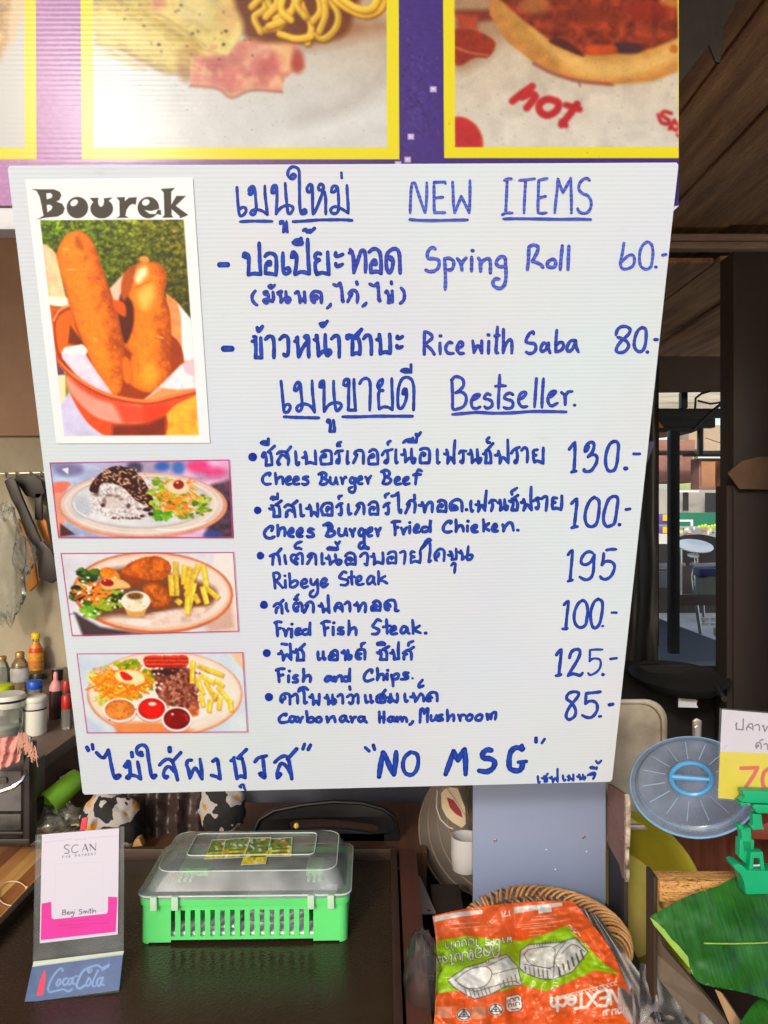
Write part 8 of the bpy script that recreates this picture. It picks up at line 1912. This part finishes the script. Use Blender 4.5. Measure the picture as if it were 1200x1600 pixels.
part('clamp', [(1146, 1352), (1152, 1350), (1160, 1352), (1168, 1360), (1240, 1362), (1240, 1396), (1166, 1398), (1163, 1380), (1157, 1366), (1148, 1358)], .905, .022, .002)
part('clamp_lip', [(1143, 1355), (1149, 1350), (1153, 1352), (1147, 1358)], .912, .02, .001, mat('dark_green_lip', hexa(18, 60, 44), .4))
# ---------------------------------------------------------------- market seen through the gap on the right
_P0 = P
def P(u, v, D):      # stalls beyond the roof stand further down the market
    return _P0(u, v, D if D <= 5.4 else 5.4 + (D - 5.4) * 4)
dkm = mat('black_steel', hexa(40, 40, 44), .45, nscale=10, namt=.3)
def far(name, rects, D, dep, m, lab, cat, bev=.004, group=None):
    mb = MB()
    for r in rects: mb.pbox(*r, D, dep)
    return tag(mb.build(name, m, bevel=bev), lab, cat, group)
def farp(name, pts_, D, dep, m, lab, cat, group=None):
    mb = MB(); mb.pprism(pts_, D, dep); return tag(mb.build(name, m), lab, cat, group)
farp('hanging_board', [(960, 556), (1137, 557), (1141, 582), (1130, 611), (960, 613)], 4.6, .04, mat('grey_brown_board', hexa(104, 92, 86), .6, nscale=3, namt=.25), 'dull grey brown board hanging above the gap to the market', 'board')
farp('board_edge', [(1133, 574), (1141, 581), (1132, 609), (1127, 606)], 4.59, .008, mat('pale_edge', hexa(150, 138, 132), .6), 'pale curled edge strip on the hanging grey brown board', 'edge strip')
far('tarp_awning', [(985, 609, 1160, 640)], 9.0, .3, mat('striped_tarp', hexa(196, 192, 178), .7, nscale=1.6, col2=hexa(126, 120, 104), stretch=(.3, 1, 5)), 'pale striped tarpaulin awning far off above the market stalls', 'awning')
far('rack_beam', [(940, 638, 1142, 652), (940, 653.5, 1118, 668)], 4.8, .06, dkm, 'black steel rack beam crossing the market gap', 'beam')
far('rack_post', [(1047.5, 672, 1062.5, 1022)], 4.0, .05, dkm, 'tall black steel post standing in the market gap', 'post', group='black posts in the market gap')
far('rack_post', [(1065, 612, 1075, 637.5)], 4.8, .05, dkm, 'short black post stub above the steel rack beam', 'post', group='black posts in the market gap')
far('rack_post', [(1093, 668, 1099, 712)], 4.8, .04, dkm, 'thin black post hanging below the steel rack beam', 'post', group='black posts in the market gap')
far('rack_post', [(1020, 680, 1030, 1010)], 4.1, .05, dkm, 'black post beside the charcoal curtain', 'post', group='black posts in the market gap')
mb = MB(); mb.tube([P(1141, 600, 4.5), P(1138, 616, 4.5), P(1128, 630, 4.5), P(1112, 643, 4.5), P(1090, 664, 4.5), P(1082, 672, 4.5)], .009, 6); mb.tube([P(1086, 640, 4.5), P(1087, 622, 4.5), P(1096, 615, 4.5), P(1110, 611, 4.5)], .007, 6); mb.tube([P(1090, 626, 4.5), P(1110, 631, 4.5), P(1132, 628, 4.5)], .006, 6)
tag(mb.build('power_cable', mat('black_rubber', hexa(24, 22, 22), .5), smooth=True), 'black power cables drooping below the hanging board', 'cable')
farp('rack_shelf', [(1024, 668), (1100, 668), (1082, 676), (1024, 674)], 4.75, .3, dkm, 'dark shelf under the black rack beam', 'shelf')
farp('orange_crate', [(1000, 658), (1030, 659), (1037, 668), (1000, 670)], 4.7, .1, mat('orange_crate', hexa(228, 140, 40), .5), 'small orange crate on the dark shelf at the edge of the curtain', 'crate')
farp('orange_crate', [(1000, 677), (1034, 676), (1049, 675), (1049, 681), (1024, 684), (1000, 684)], 4.7, .1, mat('orange_buff', hexa(206, 150, 110), .6), 'buff and orange crate rim under the dark shelf', 'crate')
pb = mat('pink_brown_carton', hexa(178, 132, 116), .8, nscale=4, col2=hexa(150, 104, 92))
cb_ = mat('brown_carton', hexa(196, 142, 104), .8, nscale=4, col2=hexa(166, 116, 84)); cb2 = mat('beige_carton', hexa(196, 176, 150), .8, nscale=3, col2=hexa(176, 156, 132))
far('cardboard_box', [(1026, 687, 1086, 704)], 6.0, .3, pb, 'flat pinkish carton on top of the tall pinkish carton', 'box', group='cardboard boxes on the far rack')
far('cardboard_box', [(1029, 709, 1083, 754)], 6.0, .4, pb, 'tall pinkish carton half hidden by the black post', 'box', group='cardboard boxes on the far rack')
farp('cardboard_box', [(1100, 666), (1112, 664), (1140, 664), (1142, 694), (1149, 694), (1149, 704), (1100, 704)], 6.2, .4, cb2, 'large beige carton highest on the far rack', 'box', group='cardboard boxes on the far rack')
far('cardboard_box', [(1076, 668, 1092, 702)], 6.25, .3, cb2, 'beige carton strip left of the large beige carton', 'box', group='cardboard boxes on the far rack')
ob = empty('open_carton', tuple(P(1120, 764, 6.0)), 'open brown carton lying on its side with an inner divider', 'box', 'cardboard boxes on the far rack')
mb = MB(); mb.pbox(1096, 720, 1149, 763, 6.10, .02); mb.build('back', cb_, ob)
mb = MB(); mb.pbox(1092, 716, 1095, 764, 5.90, .2); mb.pbox(1149.2, 714, 1151, 762, 5.90, .2); mb.pbox(1095.1, 760.5, 1149, 764, 5.90, .19); mb.pbox(1095.1, 716, 1149, 719, 5.90, .19); mb.build('sides', pb, ob)
mb = MB(); mb.pbox(1127, 720, 1132, 760, 5.95, .14); mb.build('divider', mat('carton_divider', hexa(156, 104, 62), .8), ob)
far('rack_beam', [(1085, 704.5, 1150, 710)], 5.85, .3, dkm, 'dark rail under the large beige carton', 'beam')
far('rack_beam', [(1026, 704.5, 1083, 708)], 5.85, .3, dkm, 'dark rail between the two pinkish cartons', 'beam')
mb = MB(); mb.tube([P(1102, 684, 6.1), P(1151, 701, 6.1)], .004, 5)
tag(mb.build('string_line', dkm), 'thin dark string running across the large beige carton', 'string')
far('price_poster', [(1062, 752.5, 1090, 763.5), (1084, 708, 1090.5, 752)], 6.4, .01, mat('pale_green_poster', hexa(206, 214, 160), .6, nscale=9, col2=hexa(170, 196, 120)), 'pale green poster hanging behind the pinkish carton', 'poster', bev=.001)
farp('cardboard_flap', [(1137, 739), (1160, 720), (1186, 714), (1260, 712), (1260, 766), (1155, 764)], 1.93, .004, mat('brown_kraft', hexa(110, 84, 58), .8, nscale=9, col2=hexa(90, 66, 46)), 'pointed brown cardboard flap fixed to the dark wooden partition', 'cardboard')
# stall opposite
so = empty('market_stall', tuple(P(1090, 900, 8.0)), 'grey walled market stall with a green awning, far beyond the gap', 'stall')
mb = MB(); mb.pbox(960, 764, 1160, 812, 8.4, .1); mb.build('wall', mat('pale_grey_wall', hexa(172, 168, 160), .7, nscale=1, namt=.2), so)
mb = MB(); mb.pbox(1103, 770, 1136, 800, 8.3, .05); mb.build('dark_shelf', dkm, so)
mb = MB(); mb.pbox(1068, 768, 1076, 798, 8.3, .05); mb.build('dark_gap', dkm, so)
mb = MB(); mb.pbox(1062, 766.5, 1092, 769, 8.25, .03); mb.build('tube_lamp', mat('white_tube', hexa(240, 240, 240), .4), so)
mb = MB(); mb.pbox(1060, 801, 1137, 822, 8.1, .15); mb.build('awning', mat('green_awning', hexa(34, 122, 92), .6, nscale=2, namt=.2), so)
mb = MB(); mb.pbox(1055, 812, 1083, 815, 8.0, .05); mb.pbox(1080, 815.2, 1083, 822, 8.0, .05); mb.build('rail', mat('white_rail', hexa(230, 236, 236), .4), so)
mb = MB(); mb.pbox(990, 822.5, 1160, 850, 8.3, .1)
rnd = random.Random(17)
mb.build('back_wall', mat('light_stall_back', hexa(210, 212, 206), .7, nscale=1.2, namt=.2), so)
GC = [mat('goods_%d' % i, hexa(*c), .5) for i, c in enumerate(((220, 226, 226), (196, 220, 60), (150, 190, 160), (206, 120, 80), (240, 240, 240), (120, 140, 150), (226, 220, 110)))]
_matn_names = ['pale_goods', 'lime_goods', 'sage_goods', 'orange_goods', 'white_goods', 'slate_goods', 'lemon_goods']
for m, n in zip(GC, _matn_names): m.name = n
for i in range(46):
    u = rnd.uniform(1060, 1132); v = rnd.uniform(822, 846); w = rnd.uniform(2, 7); h = rnd.uniform(2, 6)
    mb = MB(); mb.pbox(u, v, u + w, v + h, 8.0 + .16 * rnd.random(), .06)
    tag(mb.build('packet', rnd.choice(GC), bevel=.003), 'small bright packet on the shelves of the stall with the green awning', 'packet', 'packets on the far stall')
for i in range(9):
    u = 1092 + i * 5; mb = MB(); mb.lathe([(.024, 0), (.034, .012), (.034, .024), (.020, .032)], P(u, 823 - (i % 3), 7.95), (0, -1, 0), 12)
    tag(mb.build('lime_ball', GC[1], smooth=True), 'lime green ball in the row hanging under the green awning', 'ball', 'lime balls under the green awning')
far('sign_board', [(1020, 803, 1047, 818)], 7.6, .04, mat('violet_sign', hexa(110, 84, 170), .5), 'upper violet sign board at the far stall, half hidden by the post', 'sign', group='violet signs of the far stall')
far('sign_board', [(1020, 822, 1047, 834)], 7.6, .04, mat('violet_sign', hexa(110, 84, 170), .5), 'lower violet sign board at the far stall, half hidden by the post', 'sign', group='violet signs of the far stall')
far('yellow_crate', [(1036, 804, 1046.5, 814)], 7.55, .04, mat('amber_panel', hexa(238, 190, 40), .5), 'upper amber panel on the violet sign board', 'panel', group='amber panels')
far('yellow_crate', [(1036, 823, 1046.5, 833)], 7.55, .04, mat('amber_panel', hexa(238, 190, 40), .5), 'lower amber panel on the violet sign board', 'panel', group='amber panels')
blob('rice_sack', 1131, 790, 7.8, .10, .09, .10, mat('white_sack', hexa(236, 232, 230), .8, bump=.4, bscale=20), 'round white sack hung beside the dark shelf of the far stall', 'sack', 3, .15)
far('white_pole', [(1132, 820, 1137, 853)], 7.5, .04, mat('white_rail', hexa(230, 236, 236), .4), 'short white pole at the right end of the far stall', 'pole')
farp('dark_tarp', [(1058, 842), (1075, 836), (1098, 835), (1112, 838), (1130, 843), (1128, 878), (1122, 884), (1058, 884)], 6.5, .1, mat('brown_black_tarp', hexa(54, 48, 46), .7, nscale=4, namt=.4), 'dark tarp heap below the bright packets', 'tarp')
# round white table on a chrome pedestal
tb = empty('round_table', tuple(P(1088, 990, 6.2)), 'small round white table top on a bent chrome pedestal, beyond the black post', 'table')
mb = MB(); c_ = P(1086, 853, 6.2); mb.lathe([(.04, -.02), (.19, -.014), (.2, 0), (.196, .012), (.04, .02), (.002, .02)], c_, (0, -.34, 1), 40); mb.build('top', mat('white_table_top', hexa(236, 240, 240), .3), tb, smooth=True)
chm = mat('chrome', (0.75, 0.75, 0.75), 0.15, metal=1.0)
mb = MB(); mb.tube([P(1087, 858, 6.2), P(1088, 880, 6.2), P(1083, 900, 6.2), P(1086, 930, 6.2), P(1095, 990, 6.2)], .024, 8); mb.tube([P(1096, 892, 6.21), P(1098, 930, 6.21), P(1100, 975, 6.21)], .018, 8); mb.build('pedestal', chm, tb, smooth=True)
mb = MB(); mb.lathe([(.06, 0), (.066, .012), (.02, .02)], P(1083, 869, 6.19), (0, -.3, 1), 20); mb.build('collar', mat('white_table_top', hexa(236, 240, 240), .3), tb, smooth=True)
far('steel_rod', [(1063.5, 858, 1066, 930)], 4.6, .01, chm, 'thin steel rod right of the tall black post', 'rod', .002)
mb = MB(); mb.tube([P(1084, 884, 5.2), P(1125, 882, 5.2)], .016, 10)
tag(mb.build('white_pipe', mat('white_rail', hexa(230, 236, 236), .4), smooth=True), 'short white pipe lying behind the chrome pedestal', 'pipe')
for i, u in enumerate((1067, 1082)):
    mb = MB(); mb.lathe([(.004, 0), (.016, .008), (.018, .02), (.012, .03), (.004, .034)], P(u, 886, 5.2), (0, 0, 1), 16); tag(mb.build('white_bowl', mat('white_rail', hexa(230, 236, 236), .4), smooth=True), ('white bowl nearest the black post' if i == 0 else 'white bowl next to the chrome pedestal'), 'bowl', 'white bowls in the market gap')
far('blue_crate', [(1094, 889, 1127, 901)], 5.0, .12, mat('navy_crate', hexa(44, 66, 130), .5), 'navy blue crate above the grey green sack', 'crate')
farp('grey_sack', [(1098, 904), (1106, 901), (1124, 901), (1126, 930), (1098, 930)], 5.0, .12, mat('grey_green_sack', hexa(150, 156, 140), .8, nscale=6, namt=.2), 'grey green sack under the navy blue crate', 'sack')
far('plank', [(1058, 929, 1127, 946)], 4.7, .05, mat('grey_plank', hexa(112, 100, 94), .6, nscale=6, namt=.3, stretch=(1, 1, 6)), 'grey brown plank across the foot of the market gap', 'plank')
for i, (u, v) in enumerate(((1097, 965), (1112, 965), (1098, 973), (1112, 973))):
    far('white_tile', [(u, v, u + 11, v + 4.5)], 4.9, .02, mat('white_rail', hexa(230, 236, 236), .4), 'small white tile in the block of four below the grey brown plank', 'tile', .002, 'white tiles')
mb = MB(); mb.lathe([(.02, 0), (.026, .02), (.028, .055), (.024, .055), (.02, .01), (.002, .01)], P(1121, 994, 4.8), (0, 0, 1), 20)
tag(mb.build('white_cup', mat('white_rail', hexa(230, 236, 236), .4), smooth=True), 'white cup right of the four white tiles', 'cup')
far('sign_strip', [(1027, 880, 1046, 890)], 4.9, .02, mat('white_rail', hexa(230, 236, 236), .4), 'white plastic strip left of the tall black post', 'strip', .003)
far('sign_strip', [(1027, 893, 1046, 918)], 4.9, .02, mat('grey_plastic', hexa(176, 182, 186), .4), 'pale grey plastic sheet below the white strip', 'sheet', .003)
far('back_shade', [(900, 850, 1160, 1100)], 6.9, .05, mat('dark_shade_cloth', hexa(48, 44, 42), .8, nscale=3, namt=.3), 'dark shade cloth hanging behind the round white table', 'shade cloth')
# large black pan on the dark counter and white paper hanging below
wok = empty('black_pan', tuple(P(1080, 1050, 1.95)), 'large shallow black pan on the dark counter below the market gap', 'pan')
mb = MB(); mb.lathe([(.05, -.040), (.10, -.028), (.128, 0), (.130, .003), (.125, .003), (.10, -.020), (.04, -.031), (.002, -.031)], P(1060, 1056, 1.97), (0.03, -.10, 1), 48); mb.build('bowl', mat('black_iron', hexa(27, 26, 24), .85, nscale=8, namt=.3), wok, smooth=True)
mb = MB(); mb.tube([P(1120, 1075, 1.80), P(1128, 1085, 1.76), P(1132, 1092, 1.72)], .007, 8); mb.build('handle', mat('black_rubber', hexa(24, 22, 22), .5), wok, smooth=True)
farp('paper_sheet', [(1060, 1078), (1064, 1081), (1076, 1086), (1090, 1095), (1088, 1100), (1091, 1106), (1060, 1105)], 1.90, .002, mat('white_paper', hexa(226, 228, 236), 0.6, nscale=40, namt=0.1), 'torn white paper sheet below the black pan', 'paper')
